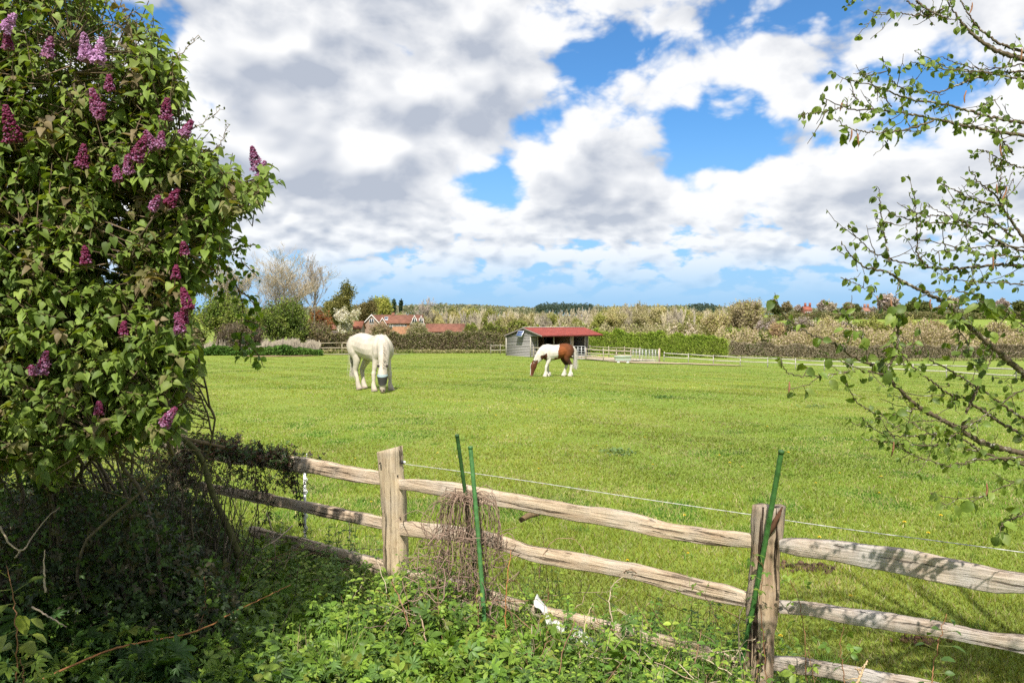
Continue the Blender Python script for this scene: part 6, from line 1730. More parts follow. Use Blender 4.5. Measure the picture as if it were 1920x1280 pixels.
def hanging_sprig():
    """elm-like twigs with rounder bright leaves hanging at the right side of the lilac"""
    rng = np.random.default_rng(17)
    root = thing('drooping_elm_branch', tuple(P(385, 470, 4.3)), 'thin drooping branch of round bright leaves hanging beside the lilac', 'branch'); O = tuple(root.location)
    paths = [[(360, 430), (385, 462), (425, 500), (448, 545), (460, 600), (468, 650), (470, 680)], [(395, 440), (430, 470), (460, 495), (482, 520)], [(430, 470), (455, 462), (478, 458)], [(425, 500), (415, 530), (420, 560)], [(460, 600), (488, 610)], [(455, 620), (450, 655), (458, 672)],
             [(340, 400), (380, 430), (440, 445), (470, 470)], [(460, 640), (480, 660), (497, 690)], [(448, 545), (470, 560), (480, 590)]]
    a = Acc(); LP, LA, LN, LS, LC = [], [], [], [], []
    for p in paths:
        D0 = 4.0; w = smooth_path([P(x_, y_, D0 + i * .03) for i, (x_, y_) in enumerate(p)], 26, rng, .003); a.tube(w, np.linspace(.005, .0015, 26), (.13, .09, .05), 5)
        Lw = np.linalg.norm(w[-1] - w[0]); m = int(Lw / .0125) + 4
        for j in range(m):
            f = .12 + .88 * j / m; i = min(int(f * 25), 24); c = w[i]
            dv = unit(rng.normal(0, 1, 3) * (1, .6, .7) + (0, -.1, -.3)); c = c + dv * rng.uniform(.0, .03)
            LP.append(c); LA.append(dv); LN.append(unit(np.array((0, -.5, .7)) + rng.normal(0, .5, 3))); LS.append(rng.uniform(.018, .042)); LC.append(np.array(((.15, .25, .035), (.20, .32, .04), (.10, .16, .03), (.26, .36, .05))[rng.integers(0, 4)]) * rng.uniform(.75, 1.2))
    a.build('twigs', BARK_N, root, O); X, Y, Z = frames(np.array(LA), np.array(LN)); a = Acc(); a.inst(T_HAZEL, np.array(LP), X, Y, Z, np.array(LS), np.array(LC)); a.build('foliage', HAZEL_LEAF, root, O)
hanging_sprig()
# ================================================================ dead undergrowth, ivy and brambles at the foot of the lilac
def thicket():
    rng = np.random.default_rng(29); N = 44000
    px = rng.uniform(-220, 440, N); D = rng.uniform(3.85, 6.6, N); f = fence_D(px); ok = D < f - .02; px, D = px[ok], D[ok]
    x = (px - 960) / F_PX * D; top = np.interp(px, [-220, 250, 380, 440], [1.45, 1.25, 1.0, .65]); z = top * rng.random(len(px)) ** .7 * (.5 + .5 * vnoise(x, D, 3.0, 3))
    dens = vnoise(x * 3, z * 3, 1.0, 14); k_ = rng.random(len(px)) < np.clip(dens * 2 - .3, .1, 1); pos = np.stack([x, D, z], 1)[k_]; n = len(pos)
    X, Y, Z = frames(rand_unit(rng, n), unit(rng.normal(0, .5, (n, 3)) + (0, -.4, .6))); pal = np.array([(.05, .09, .022), (.075, .13, .03), (.085, .075, .04), (.03, .05, .018)])
    a = Acc(); a.inst(T_BRAMBLE, pos, X, Y, Z, rng.uniform(.02, .045, n), pal[rng.integers(0, 4, n)] * rng.uniform(.7, 1.3, (n, 1)))
    tag(a.build('thicket_leaves', WEED_LEAF), 'dark brambly growth choking the fence behind the lilac stems', kind='stuff')
thicket()
def understory():
    rng = np.random.default_rng(23); a = Acc(); N = 1000
    for i in range(N):
        px = rng.uniform(-200, 430); D = rng.uniform(4.3, 5.9); g = np.array(((px - 960) / F_PX * D, D, 0.0))
        if D > fence_D(px) - .1: D = fence_D(px) - .15; g[1] = D; g[0] = (px - 960) / F_PX * D
        h = rng.uniform(.35, 1.15); top = g + (rng.normal(0, .22), rng.normal(0, .15), h)
        pts = [g, g * .6 + top * .4 + rng.normal(0, .05, 3), top] if rng.random() < .7 else [g, g * .5 + top * .5 + rng.normal(0, .08, 3), top, top + (rng.normal(0, .25), rng.normal(0, .1), -rng.uniform(.1, .4))]
        w = smooth_path(pts, 12, rng, .008); a.tube(w, np.linspace(rng.uniform(.002, .006), .0012, 12), np.array(((.09, .065, .045), (.05, .04, .028), (.15, .12, .085))[rng.integers(0, 3)]) * rng.uniform(.6, 1.1), 4, cap=False)
    tag(a.build('dead_stems', TWIG), 'tangle of dead brown stems at the foot of the lilac', kind='stuff')
    # a few pale arching sticks in front
    for lab, pts in (('pale forked dead stick in the shade under the lilac', [[(0, 985, 3.6), (20, 1020, 3.6), (38, 1032, 3.6), (70, 990, 3.7), (98, 962, 3.75), (112, 950, 3.8)], [(38, 1032, 3.6), (28, 1048, 3.6)]]),
                     ('thin pale hooked twig among the shaded nettles', [[(85, 1110, 3.5), (83, 1070, 3.5), (84, 1030, 3.5)], [(60, 1137, 3.4), (100, 1160, 3.4), (125, 1175, 3.4)]]),
                     ('dry upright stalks left of the pale post', [[(500, 960, 5.0), (512, 1000, 5.0), (516, 1025, 5.0)], [(548, 985, 5.1), (520, 1010, 5.0), (490, 1028, 4.9)], [(430, 1000, 4.9), (418, 1040, 4.8)]])):
        a = Acc()
        for p in pts: a.tube(smooth_path([P(*q) for q in p], 16, rng, .002), np.linspace(.005, .002, 16), (.42, .33, .24), 5)
        tag(a.build('dead_stick', TWIG, None, tuple(P(*pts[0][0]))), lab, 'stick')
understory()
def leafy_patch(name, label, fn, n, T, size, pal, seed, mat=WEED_LEAF, kind='stuff', up=.7, axis_up=.15, nspread=.45):
    """fn(rng,n)-> positions"""
    rng = np.random.default_rng(seed); pos = fn(rng, n); n = len(pos)
    az = rng.uniform(0, 2 * PI, n); Y = unit(np.stack([np.cos(az), np.sin(az), np.full(n, axis_up) + rng.normal(0, .3, n)], 1)); nr = unit(rng.normal(0, nspread, (n, 3)) + np.array((0, -.25, up)))
    X, Y, Z = frames(Y, nr); pal = np.array(pal); cv = vnoise(pos[:, 0] + 9, pos[:, 1], 1.6, seed) * .7 + vnoise(pos[:, 0] + 9, pos[:, 1], 5.0, seed + 1) * .3; c = pal[np.clip((cv * len(pal) + rng.normal(0, .7, n)).astype(int), 0, len(pal) - 1)] * rng.uniform(.6, 1.3, (n, 1)) * (.80 + .45 * cv)[:, None]
    a = Acc(); a.inst(T, pos, X, Y, Z, size * rng.choice([.45, .7, 1.0, 1.5], n, p=[.25, .35, .28, .12]) * rng.uniform(.8, 1.2, n), c); o = a.build(name, mat); tag(o, label, None, None, kind); return o
def under_h(px, D):
    """height of the weeds, read from the photograph's outline"""
    base = np.interp(px, [-200, 0, 300, 450, 560, 700, 800, 950, 1100, 1200, 1350, 1480, 1600, 1750, 1950], [.66, .62, .50, .42, .34, .34, .42, .44, .42, .38, .34, .32, .22, .16, .13])
    f = fence_D(px); t = np.clip((f + .25 - D) / .5, 0, 1)
    return base * t
def verge(rng, n):
    px = rng.uniform(-200, 1960, n); D = rng.uniform(2.6, 6.2, n) ; f = fence_D(px)
    ok = D < f + .2 * rng.random(n); px, D = px[ok], D[ok]
    x = (px - 960) / F_PX * D; h = under_h(px, D) * (.45 + .9 * vnoise(x, D, 3.2, 9) * .6 + .5 * vnoise(x, D, 9.0, 12) * .6)
    thin = vnoise(x, D, 2.1, 33); keep = rng.random(len(px)) < np.where(px > 1560, .30, np.clip(thin * 1.9, .18, 1)); px, D, x, h = px[keep], D[keep], x[keep], h[keep]
    z = h * rng.random(len(px)) ** .45
    return np.stack([x, D, z], 1)
GN = [(.115, .215, .028), (.160, .275, .036), (.205, .315, .042), (.115, .205, .045)]
GL = [(.170, .280, .036), (.230, .330, .046), (.130, .230, .032)]
leafy_patch('undergrowth', 'dense lobed green weeds covering the verge in front of the fence', verge, 5500, T_PALMN, .060, GN, 71)
leafy_patch('undergrowth', 'feathery compound leaves mixed through the verge weeds', verge, 14000, T_FERN, .066, GN + GL, 72)
leafy_patch('undergrowth', 'small bramble leaves mixed through the verge weeds', verge, 9000, T_BRAMBLE, .055, GL + [(.20, .24, .04)], 73)
leafy_patch('ground_ivy', 'low dull green ivy leaves creeping under the weeds', lambda r, n: verge(r, n) * np.array((1, 1, .35)) + (0, 0, .02), 12000, T_PALM3, .035, [(.035, .07, .02), (.05, .10, .025)], 74)
# upright nettles and weed stems with leaves in pairs
def nettles():
    rng = np.random.default_rng(88); a = Acc(); LP, LA, LN, LS, LC = [], [], [], [], []
    for i in range(800):
        px = rng.uniform(440, 1540) if rng.random() < .8 else rng.uniform(-50, 1700); f = fence_D(px); D = f - rng.uniform(-.25, 1.35); D = max(D, 3.1)
        if vnoise(px * .012, D * 1.5, 1.0, 6) < .34: continue
        x = (px - 960) / F_PX * D; h = (rng.uniform(.16, .46) + .10 * (px > 560)) * (1 if px < 1430 else .6); b = np.array((x, D, 0.0)); top = b + (rng.normal(0, .05), rng.normal(0, .05), h)
        w = smooth_path([b, (b + top) / 2 + rng.normal(0, .012, 3), top], 10); a.tube(w, np.linspace(.0026, .0012, 10), (.12, .16, .05), 4, cap=False)
        col = np.array(((.17, .28, .035), (.24, .36, .045), (.31, .40, .055), (.11, .22, .03))[rng.integers(0, 4)]); sz = rng.uniform(.028, .060)
        for k_ in range(2, 10):
            an = (k_ % 2) * PI / 2 + i
            for s in (0, PI):
                lat = np.array((math.cos(an + s), math.sin(an + s), 0)); LP.append(w[k_] + lat * .004); LA.append(unit(lat + (0, 0, .25) + rng.normal(0, .18, 3))); LN.append(unit(np.array((0, -.15, 1)) - lat * .2 + rng.normal(0, .2, 3))); LS.append(sz * (1.15 - .06 * k_) * rng.uniform(.7, 1.2)); LC.append(col * rng.uniform(.75, 1.25))
    a.build('weed_stems', TWIG); bpy.data.objects['weed_stems']['kind'] = 'stuff'; bpy.data.objects['weed_stems']['label'] = 'thin green stems of the nettles along the fence'
    X, Y, Z = frames(np.array(LA), np.array(LN)); a = Acc(); a.inst(T_OVAL, np.array(LP), X, Y, Z, np.array(LS), np.array(LC)); tag(a.build('nettles', WEED_LEAF), 'upright bright green nettles and weeds in front of the fence', kind='stuff')
nettles()
# bigger shaded leaves in the bottom left corner
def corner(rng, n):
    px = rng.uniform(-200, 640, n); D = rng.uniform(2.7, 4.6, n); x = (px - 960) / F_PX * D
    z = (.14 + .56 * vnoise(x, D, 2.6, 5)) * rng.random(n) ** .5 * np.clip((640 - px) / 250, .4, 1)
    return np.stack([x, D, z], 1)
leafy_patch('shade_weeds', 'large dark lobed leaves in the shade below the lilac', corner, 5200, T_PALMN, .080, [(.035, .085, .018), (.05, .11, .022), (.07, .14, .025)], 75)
# strip of short clutter just behind the fence foot
def behind(rng, n):
    px = rng.uniform(380, 1500, n); f = fence_D(px); D = f + rng.uniform(.0, .75, n); x = (px - 960) / F_PX * D
    dens = vnoise(x, D, 2.4, 6); ok = rng.random(n) < np.clip(dens * 1.6 - .25, 0, 1) * np.where(px > 1250, .6, 1); px, D, x = px[ok], D[ok], x[ok]
    z = (.03 + .16 * vnoise(x, D, 3.3, 8)) * rng.random(len(px)) ** .6
    return np.stack([x, D, z], 1)
leafy_patch('weeds', 'small nettles and weeds growing just behind the fence foot', behind, 7500, T_FERN, .036, GN, 76)
# ---------------------------------------------------------------- individual bramble and sapling shoots
def shoot(name, label, cat, stem_px, leafT, size, pal, seed, leafn=16, stemcol=(.20, .10, .05), mat=WEED_LEAF, r=.003, start=.3, group=None, spread=.045):
    rng = np.random.default_rng(seed); base = np.array(P(*stem_px[0])); root = thing(name, tuple(base), label, cat, group)
    a = Acc(); w = smooth_path([P(*q) for q in stem_px], 30, rng, .003); a.tube(w, np.linspace(r, r * .45, 30), stemcol, 6)
    LP, LA, LN, LS = [], [], [], []
    for j in range(leafn):
        f = start + (1 - start) * (j + .5) / leafn; i = min(int(f * 29), 28); d = unit(w[i + 1] - w[i])
        an = j * 2.4 + rng.normal(0, .3); s1 = unit(np.cross(d, (0, 1, .2))); s2 = np.cross(d, s1); lat = s1 * math.cos(an) + s2 * math.sin(an)
        pe = w[i] + lat * spread * rng.uniform(.6, 1.2) + (0, 0, .01); a.tube([w[i], pe], [.0013, .0010], (.18, .20, .06), 4)
        LP.append(pe); LA.append(unit(lat + (0, 0, -.15) + rng.normal(0, .2, 3))); LN.append(unit(np.array((0, -.35, .9)) + rng.normal(0, .3, 3))); LS.append(size * rng.uniform(.6, 1.25) * (1.15 - .4 * f))
    a.build('stem', TWIG, root, tuple(base)); X, Y, Z = frames(np.array(LA), np.array(LN)); pal = np.array(pal)
    a = Acc(); a.inst(leafT, np.array(LP), X, Y, Z, np.array(LS), pal[rng.integers(0, len(pal), len(LP))] * rng.uniform(.8, 1.2, (len(LP), 1))); a.build('leaves', mat, root, tuple(base))
    return root
BRP = [(.17, .27, .035), (.22, .31, .045), (.12, .22, .03)]
shoot('bramble_shoot', 'bright green bramble shoot climbing the rough old post', 'bramble', [(1440, 1330, 3.8), (1432, 1200, 3.8), (1425, 1110, 3.8), (1430, 1060, 3.8), (1412, 1035, 3.78)], T_BRAMBLE, .055, BRP, 81, 9, start=.55)
shoot('bramble_shoot', 'leafy bramble just right of the rough old post', 'bramble', [(1512, 1330, 3.7), (1510, 1220, 3.75), (1500, 1130, 3.8), (1478, 1080, 3.8), (1470, 1050, 3.8)], T_BRAMBLE, .062, BRP, 82, 13, start=.2)
shoot('bramble_shoot', 'bramble stem with a drooping leafy tip crossing the lower middle rail', 'bramble', [(1362, 1260, 4.0), (1345, 1170, 4.02), (1330, 1130, 4.02), (1308, 1105, 4.0), (1270, 1095, 4.0)], T_BRAMBLE, .045, BRP, 83, 9, start=.45, stemcol=(.14, .08, .05))
shoot('bramble_shoot', 'bramble shoot with palmate leaves before the right lower rail', 'bramble', [(1590, 1340, 3.4), (1580, 1250, 3.45), (1576, 1200, 3.5), (1582, 1175, 3.5)], T_BRAMBLE, .065, BRP, 84, 9)
shoot('bramble_shoot', 'leafy shoot rising in front of the far right lower rail', 'bramble', [(1740, 1340, 3.1), (1752, 1240, 3.15), (1765, 1180, 3.2), (1775, 1150, 3.2)], T_OVAL, .05, [(.07, .13, .03), (.09, .16, .035)], 85, 12, stemcol=(.25, .12, .06))
shoot('bramble_shoot', 'tall yellow green bramble wound round the upright green cane', 'bramble', [(920, 1290, 4.35), (900, 1200, 4.35), (895, 1130, 4.4), (890, 1090, 4.4)], T_BRAMBLE, .048, [(.25, .33, .05), (.19, .29, .04)], 86, 16, start=.15)
shoot('bramble_shoot', 'bramble with yellowing leaves beside the white sack', 'bramble', [(1030, 1300, 4.25), (1038, 1220, 4.3), (1020, 1150, 4.35), (1030, 1110, 4.4)], T_PALM, .052, [(.25, .31, .05), (.34, .30, .05), (.19, .28, .04)], 87, 16, start=.15)
shoot('bramble_shoot', 'pale broad leaved shoot left of the dead vine', 'bramble', [(778, 1290, 4.5), (772, 1200, 4.6), (765, 1130, 4.7), (760, 1095, 4.7)], T_PALM, .055, BRP, 88, 14, start=.2)
shoot('bramble_shoot', 'young bramble in front of the foot of the pale post', 'bramble', [(716, 1270, 4.5), (722, 1170, 4.6), (730, 1120, 4.7), (705, 1105, 4.7)], T_BRAMBLE, .055, BRP, 89, 12, start=.25)
shoot('sapling', 'small pale leaved sapling in the bottom left corner', 'sapling', [(28, 1330, 2.9), (32, 1200, 2.9), (25, 1120, 2.95), (12, 1060, 3.0)], T_OVAL, .085, [(.20, .24, .04), (.13, .18, .035)], 90, 16, start=.1, spread=.06)
shoot('sapling', 'yellow tipped seedling at the very bottom left', 'sapling', [(40, 1330, 2.75), (45, 1270, 2.75), (38, 1235, 2.78)], T_FERN, .075, [(.28, .33, .05), (.2, .28, .04)], 91, 12, start=.1)
shoot('sapling', 'single sunlit sprig standing in the shaded weeds', 'sapling', [(375, 1180, 3.9), (385, 1120, 3.95), (384, 1080, 4.0)], T_OVAL, .04, [(.22, .33, .05)], 92, 9, start=.45, spread=.03)
# bare canes among the weeds
for i, (lab, pts, r, col) in enumerate([
    ('straight orange brown bramble cane right of the upright green cane', [(952, 1275, 4.3), (948, 1180, 4.35), (951, 1080, 4.4), (958, 1030, 4.5)], .0042, (.33, .14, .05)),
    ('long reddish cane curving up to the pale post foot', [(790, 1300, 4.2), (775, 1200, 4.3), (752, 1130, 4.5), (735, 1090, 4.7)], .005, (.25, .13, .07)),
    ('grey brown jointed cane left of the upright green cane', [(808, 1290, 4.15), (800, 1215, 4.2), (790, 1160, 4.3), (780, 1135, 4.4)], .0055, (.33, .24, .16)),
    ('arching dry bramble over the lower middle rail', [(1010, 1085, 4.8), (1018, 1040, 4.75), (1050, 1008, 4.7), (1082, 1015, 4.7), (1102, 1045, 4.65)], .0032, (.30, .20, .12)),
    ('dry bramble loop crossing the lower rail nearer the old post', [(1175, 1090, 4.45), (1168, 1075, 4.45), (1185, 1068, 4.4), (1198, 1078, 4.4), (1200, 1083, 4.4)], .003, (.28, .17, .10)),
    ('pale dead stem standing left of the old post', [(1152, 1190, 4.3), (1143, 1130, 4.35), (1150, 1095, 4.4), (1170, 1080, 4.4)], .0048, (.40, .32, .22)),
    ('tall straw coloured stalk in the weeds under the middle rails', [(1085, 1290, 4.0), (1088, 1220, 4.1), (1100, 1160, 4.2), (1112, 1130, 4.3)], .004, (.42, .33, .20)),
    ('crooked stem twined beside the leaning green cane', [(1395, 1300, 3.9), (1385, 1200, 3.9), (1388, 1150, 3.88), (1402, 1115, 3.86), (1412, 1095, 3.85)], .004, (.22, .18, .12)),
    ('cut wooden stick standing before the right lower rail', [(1605, 1285, 3.35), (1618, 1255, 3.38), (1627, 1236, 3.4)], .0065, (.48, .34, .20)),
    ('short cut cane at the bottom of the middle bay', [(1268, 1285, 4.0), (1270, 1262, 4.02), (1271, 1248, 4.02)], .006, (.50, .34, .24)),
    ('thin wiry stem rising over the top middle rail', [(1030, 1130, 4.9), (1022, 1040, 4.9), (1012, 980, 4.95), (995, 940, 5.0), (965, 890, 5.05)], .0022, (.14, .08, .05)),
    ('slim branching weed stem before the right lower rail', [(1530, 1300, 3.6), (1522, 1250, 3.6), (1516, 1210, 3.6)], .003, (.20, .12, .06)),
    ('dry stem standing between the left rails', [(655, 1010, 5.7), (656, 985, 5.7), (654, 970, 5.7)], .004, (.5, .42, .3))]):
    a = Acc(); rr = np.random.default_rng(400 + i); w = smooth_path([P(*q) for q in pts], 26, rr, .0025); a.tube(w, np.linspace(r, r * .5, 26), col, 6, jitter=.12, rng=rr)
    for k_ in range(6, 24, 3):
        dv = unit(rr.normal(0, 1, 3) + (0, 0, .5)) * rr.uniform(.02, .07); a.tube([w[k_], w[k_] + dv * .6 + rr.normal(0, .004, 3), w[k_] + dv], [r * .4, r * .3, r * .2], col, 4)
    tag(a.build('bramble_cane', TWIG, None, tuple(w[0])), lab, 'stem')
# loose dead litter of stems in the verge
def litter():
    rng = np.random.default_rng(55); a = Acc()
    for i in range(420):
        px = rng.uniform(420, 1420); D = fence_D(px) - rng.uniform(-.3, .9); D = max(D, 3.4); c = np.array(((px - 960) / F_PX * D, D, rng.uniform(.05, .4)))
        d = rng.normal(0, 1, 3) * (1, .7, .9); d = unit(d) * rng.uniform(.06, .22); w = smooth_path([c - d, c + rng.normal(0, .02, 3), c + d], 8, rng, .004)
        a.tube(w, rng.uniform(.0010, .0028), np.array(((.34, .26, .17), (.24, .14, .08), (.46, .38, .26))[rng.integers(0, 3)]) * rng.uniform(.7, 1.15), 4, cap=False)
    tag(a.build('dry_stems', TWIG), 'scattered dry stems lying through the verge weeds', kind='stuff')
litter()
# bramble bush sprawled over the top left rail
def rail_bramble():
    rng = np.random.default_rng(66); c0 = P(470, 830, 6.0); root = thing('bramble_bush', tuple(c0), 'dark leaved bramble sprawling over the top left rail', 'bramble'); a = Acc(); LP = []
    for i in range(170):
        px0 = rng.uniform(290, 545); D = fence_D(px0) - .05 - .25 * (px0 < 370) * rng.random(); s0 = P(px0, np.interp(px0, [290, 370, 545], [825, 835, 868]) + (px0 < 370) * rng.uniform(0, 70), D)
        reach = np.array((rng.normal(0, .12), rng.normal(-.03, .08), rng.uniform(-.02, .13) if rng.random() < .72 else -rng.uniform(.1, .3)))
        w = smooth_path([s0 - reach * .4, s0, s0 + reach * .7 + rng.normal(0, .02, 3), s0 + reach * 1.1 - (0, 0, .02)], 10, rng, .004); a.tube(w, .0022, (.10, .05, .035), 4, cap=False)
        for k_ in range(1, 10): 
            for _ in range(3): LP.append(w[k_] + rng.normal(0, .022, 3))
    for px0 in (555, 562, 500, 480):   # trailing stems down to the ground
        D = fence_D(px0) + .02; w = smooth_path([P(px0 - 10, 862, D), P(px0, 920, D), P(px0 + 6, 985, D + .05)], 14, rng, .005); a.tube(w, .004, (.06, .04, .03), 5)
        for k_ in range(14):
            for _ in range(4): LP.append(w[k_] + rng.normal(0, .025, 3))
    a.build('stems', TWIG, root, tuple(c0)); LP = np.array(LP); n = len(LP); X, Y, Z = frames(rand_unit(rng, n), unit(rng.normal(0, .5, (n, 3)) + (0, -.3, .7)))
    pal = np.array([(.030, .060, .018), (.055, .085, .022), (.085, .050, .030), (.07, .12, .03), (.045, .030, .022)]); a = Acc(); a.inst(T_BRAMBLE, LP, X, Y, Z, rng.uniform(.016, .034, n), pal[rng.integers(0, 5, n)] * rng.uniform(.7, 1.3, (n, 1))); a.build('leaves', WEED_LEAF, root, tuple(c0))
rail_bramble()
# ================================================================ hazel on the right
def hazel():
    rng = np.random.default_rng(13)
    root = thing('hazel_tree', (2.9, 2.9, 0), 'young hazel with mottled limbs and crumpled new leaves at the right', 'tree'); O = tuple(root.location)
    # (points tip -> base, base radius, leaf size, leaf spacing, D at tip, D at base)
    B = [
        ([(1768, -10), (1805, 45), (1835, 75), (1880, 100), (1960, 122)], .016, .034, .05, 3.3, 3.3),
        ([(1790, -20), (1825, 40), (1868, 78), (1925, 100)], .008, .03, .06, 3.35, 3.35),
        ([(1640, 23), (1675, 25), (1710, 28), (1740, 30), (1772, 14)], .004, .036, .07, 3.2, 3.3),
        ([(1772, 14), (1752, 30), (1712, 10), (1700, 2)], .004, .030, .06, 3.25, 3.3),
        ([(1596, -10), (1601, 5), (1606, -25)], .003, .03, .04, 3.2, 3.2),
        ([(1795, 38), (1770, 33), (1735, 15), (1718, 2)], .006, .03, .08, 3.2, 3.3),
        ([(1580, 147), (1650, 165), (1700, 185), (1770, 195), (1850, 218), (1990, 238)], .009, .032, .05, 3.0, 3.4),
        ([(1540, 181), (1590, 203), (1640, 207), (1700, 213), (1760, 225), (1840, 243), (1990, 262)], .010, .036, .045, 2.9, 3.3),
        ([(1497, 216), (1530, 212), (1560, 206), (1590, 200)], .003, .036, .06, 2.85, 2.9),
        ([(1556, 218), (1590, 238), (1625, 248), (1665, 247), (1710, 240), (1750, 226)], .005, .044, .04, 2.85, 3.1),
        ([(1597, 176), (1618, 196), (1650, 212)], .003, .03, .05, 2.95, 3.0),
        ([(1655, 106), (1663, 130), (1675, 155), (1700, 168), (1760, 172), (1800, 158), (1840, 143)], .005, .036, .05, 3.0, 3.3),
        ([(1715, 95), (1745, 112), (1790, 130), (1860, 136), (1990, 128)], .006, .034, .04, 3.1, 3.4),
        ([(1712, 118), (1760, 128), (1830, 134), (1900, 146), (1990, 150)], .006, .036, .035, 3.1, 3.4),
        ([(1622, 140), (1645, 170), (1672, 200)], .003, .03, .05, 2.95, 3.05),
        ([(1765, 107), (1800, 122), (1850, 130), (1930, 118)], .004, .03, .05, 3.2, 3.4),
        ([(1877, 180), (1850, 195), (1820, 232), (1790, 240)], .003, .032, .05, 3.2, 3.2),
        ([(1578, 452), (1596, 479), (1623, 501), (1667, 510), (1689, 526), (1738, 550), (1778, 572), (1801, 595), (1832, 626), (1863, 653), (1890, 675), (1990, 765)], .017, .036, .055, 2.8, 3.2),
        ([(1591, 425), (1614, 452), (1649, 479), (1694, 492), (1738, 501), (1801, 503), (1867, 497), (1990, 505)], .009, .032, .04, 2.9, 3.3),
        ([(1453, 561), (1467, 586), (1489, 608), (1529, 630), (1569, 648), (1596, 666), (1632, 684), (1658, 702), (1685, 728), (1712, 755), (1747, 777), (1792, 800), (1827, 822), (1867, 837), (1990, 860)], .014, .040, .10, 2.6, 3.1),
        ([(1678, 560), (1680, 599), (1685, 626), (1678, 662), (1667, 688), (1660, 704)], .006, .058, .05, 2.7, 2.75),
        ([(1863, 645), (1858, 670), (1841, 702), (1827, 742), (1814, 768), (1805, 805)], .007, .046, .06, 2.9, 2.95),
        ([(1685, 655), (1712, 688), (1747, 715), (1778, 737), (1801, 742), (1827, 760), (1867, 786), (1990, 850)], .009, .038, .06, 2.8, 3.2),
        ([(1660, 608), (1700, 640), (1740, 672), (1790, 700), (1840, 730), (1900, 772), (1990, 820)], .007, .038, .07, 2.9, 3.2),
        ([(1569, 581), (1591, 604), (1618, 639), (1627, 678)], .003, .040, .06, 2.65, 2.7),
        ([(1467, 686), (1480, 699), (1547, 704), (1591, 697), (1632, 697), (1656, 703)], .004, .048, .11, 2.6, 2.75),
        ([(1587, 719), (1605, 751), (1640, 773), (1676, 777), (1715, 765)], .004, .042, .08, 2.6, 2.8),
        ([(1614, 782), (1640, 804), (1667, 815), (1712, 817), (1756, 813), (1801, 822), (1845, 848), (1990, 880)], .006, .036, .06, 2.7, 3.1),
        ([(1623, 824), (1685, 831), (1734, 835), (1778, 833), (1823, 844), (1990, 890)], .006, .042, .06, 2.7, 3.1),
        ([(1698, 848), (1738, 862), (1778, 873), (1823, 862), (1867, 860), (1990, 850)], .005, .036, .09, 2.75, 3.1),
        ([(1743, 924), (1783, 933), (1836, 931), (1856, 924), (1900, 905), (1990, 885)], .003, .050, .10, 2.7, 3.0),
        ([(1876, 987), (1890, 975), (1925, 962), (1990, 940)], .004, .052, .035, 2.6, 2.8),
        ([(1649, 356), (1650, 386), (1655, 417), (1660, 450), (1668, 492)], .004, .030, .04, 2.95, 3.0),
        ([(1655, 386), (1676, 403), (1702, 410), (1736, 417), (1770, 418), (1823, 427), (1870, 452), (1990, 500)], .007, .032, .04, 2.95, 3.3),
        ([(1701, 395), (1729, 402), (1770, 405), (1796, 410), (1823, 427)], .004, .03, .05, 3.0, 3.1),
        ([(1712, 356), (1717, 386), (1719, 430), (1722, 480), (1740, 500)], .004, .030, .045, 2.95, 3.05),
        ([(1738, 386), (1770, 400), (1803, 412), (1840, 420), (1900, 432)], .004, .03, .06, 3.0, 3.2),
        ([(1817, 312), (1830, 336), (1850, 353), (1870, 370), (1884, 396), (1907, 430), (1950, 500)], .009, .032, .05, 3.1, 3.3),
        ([(1761, 343), (1790, 356), (1823, 373), (1854, 383), (1880, 386)], .005, .034, .04, 3.05, 3.15),
        ([(1783, 378), (1815, 392), (1848, 406), (1868, 420), (1900, 445)], .005, .030, .04, 3.05, 3.2),
        ([(1877, 270), (1877, 319), (1875, 353), (1880, 386)], .004, .032, .035, 3.2, 3.2),
        ([(1833, 279), (1854, 286), (1877, 299), (1920, 316), (1990, 330)], .005, .032, .04, 3.1, 3.3),
        ([(1845, 205), (1870, 240), (1880, 262), (1900, 290)], .004, .034, .04, 3.1, 3.2),
        ([(1900, 335), (1885, 372), (1880, 390)], .003, .03, .05, 3.2, 3.2),
        ([(1755, 335), (1700, 520), (1735, 560)], .0001, .03, 9, 3.2, 3.2),
        ([(1800, 555), (1790, 600), (1812, 640), (1820, 668)], .003, .042, .04, 2.9, 2.95),
        ([(1640, 548), (1600, 530), (1576, 520)], .002, .03, .06, 2.85, 2.85),
        ([(1716, 560), (1770, 545), (1840, 558), (1900, 600), (1990, 650)], .005, .045, .06, 2.9, 3.2),
        ([(1746, 470), (1790, 470), (1850, 462), (1990, 470)], .005, .034, .045, 3.0, 3.3),
        ([(1700, 448), (1760, 455), (1830, 475), (1900, 480), (1990, 490)], .005, .034, .045, 3.0, 3.3),
        ([(1760, 520), (1830, 528), (1900, 532), (1990, 540)], .005, .036, .05, 3.0, 3.3),
        ([(1830, 560), (1870, 580), (1910, 590), (1990, 600)], .005, .056, .04, 2.7, 3.0),
        ([(1640, 700), (1690, 640), (1740, 620), (1800, 600)], .0001, .03, 9, 2.8, 2.9),
        ([(1720, 680), (1760, 640), (1800, 590), (1815, 560)], .0001, .03, 9, 2.8, 2.9),
        ([(1750, 850), (1790, 815), (1830, 790), (1900, 740), (1990, 700)], .004, .04, .05, 2.9, 3.1),
        ([(1680, 800), (1720, 790), (1770, 790), (1800, 800)], .003, .042, .05, 2.75, 2.9),
    ]
    a = Acc(); LP, LA, LN, LS, LC = [], [], [], [], []; cat = []
    pale = [(.14, .21, .035), (.19, .265, .045), (.11, .165, .032), (.23, .30, .06)]
    trunk_pt = lambda z: np.array((2.85 - .05 * z, 2.95, z))
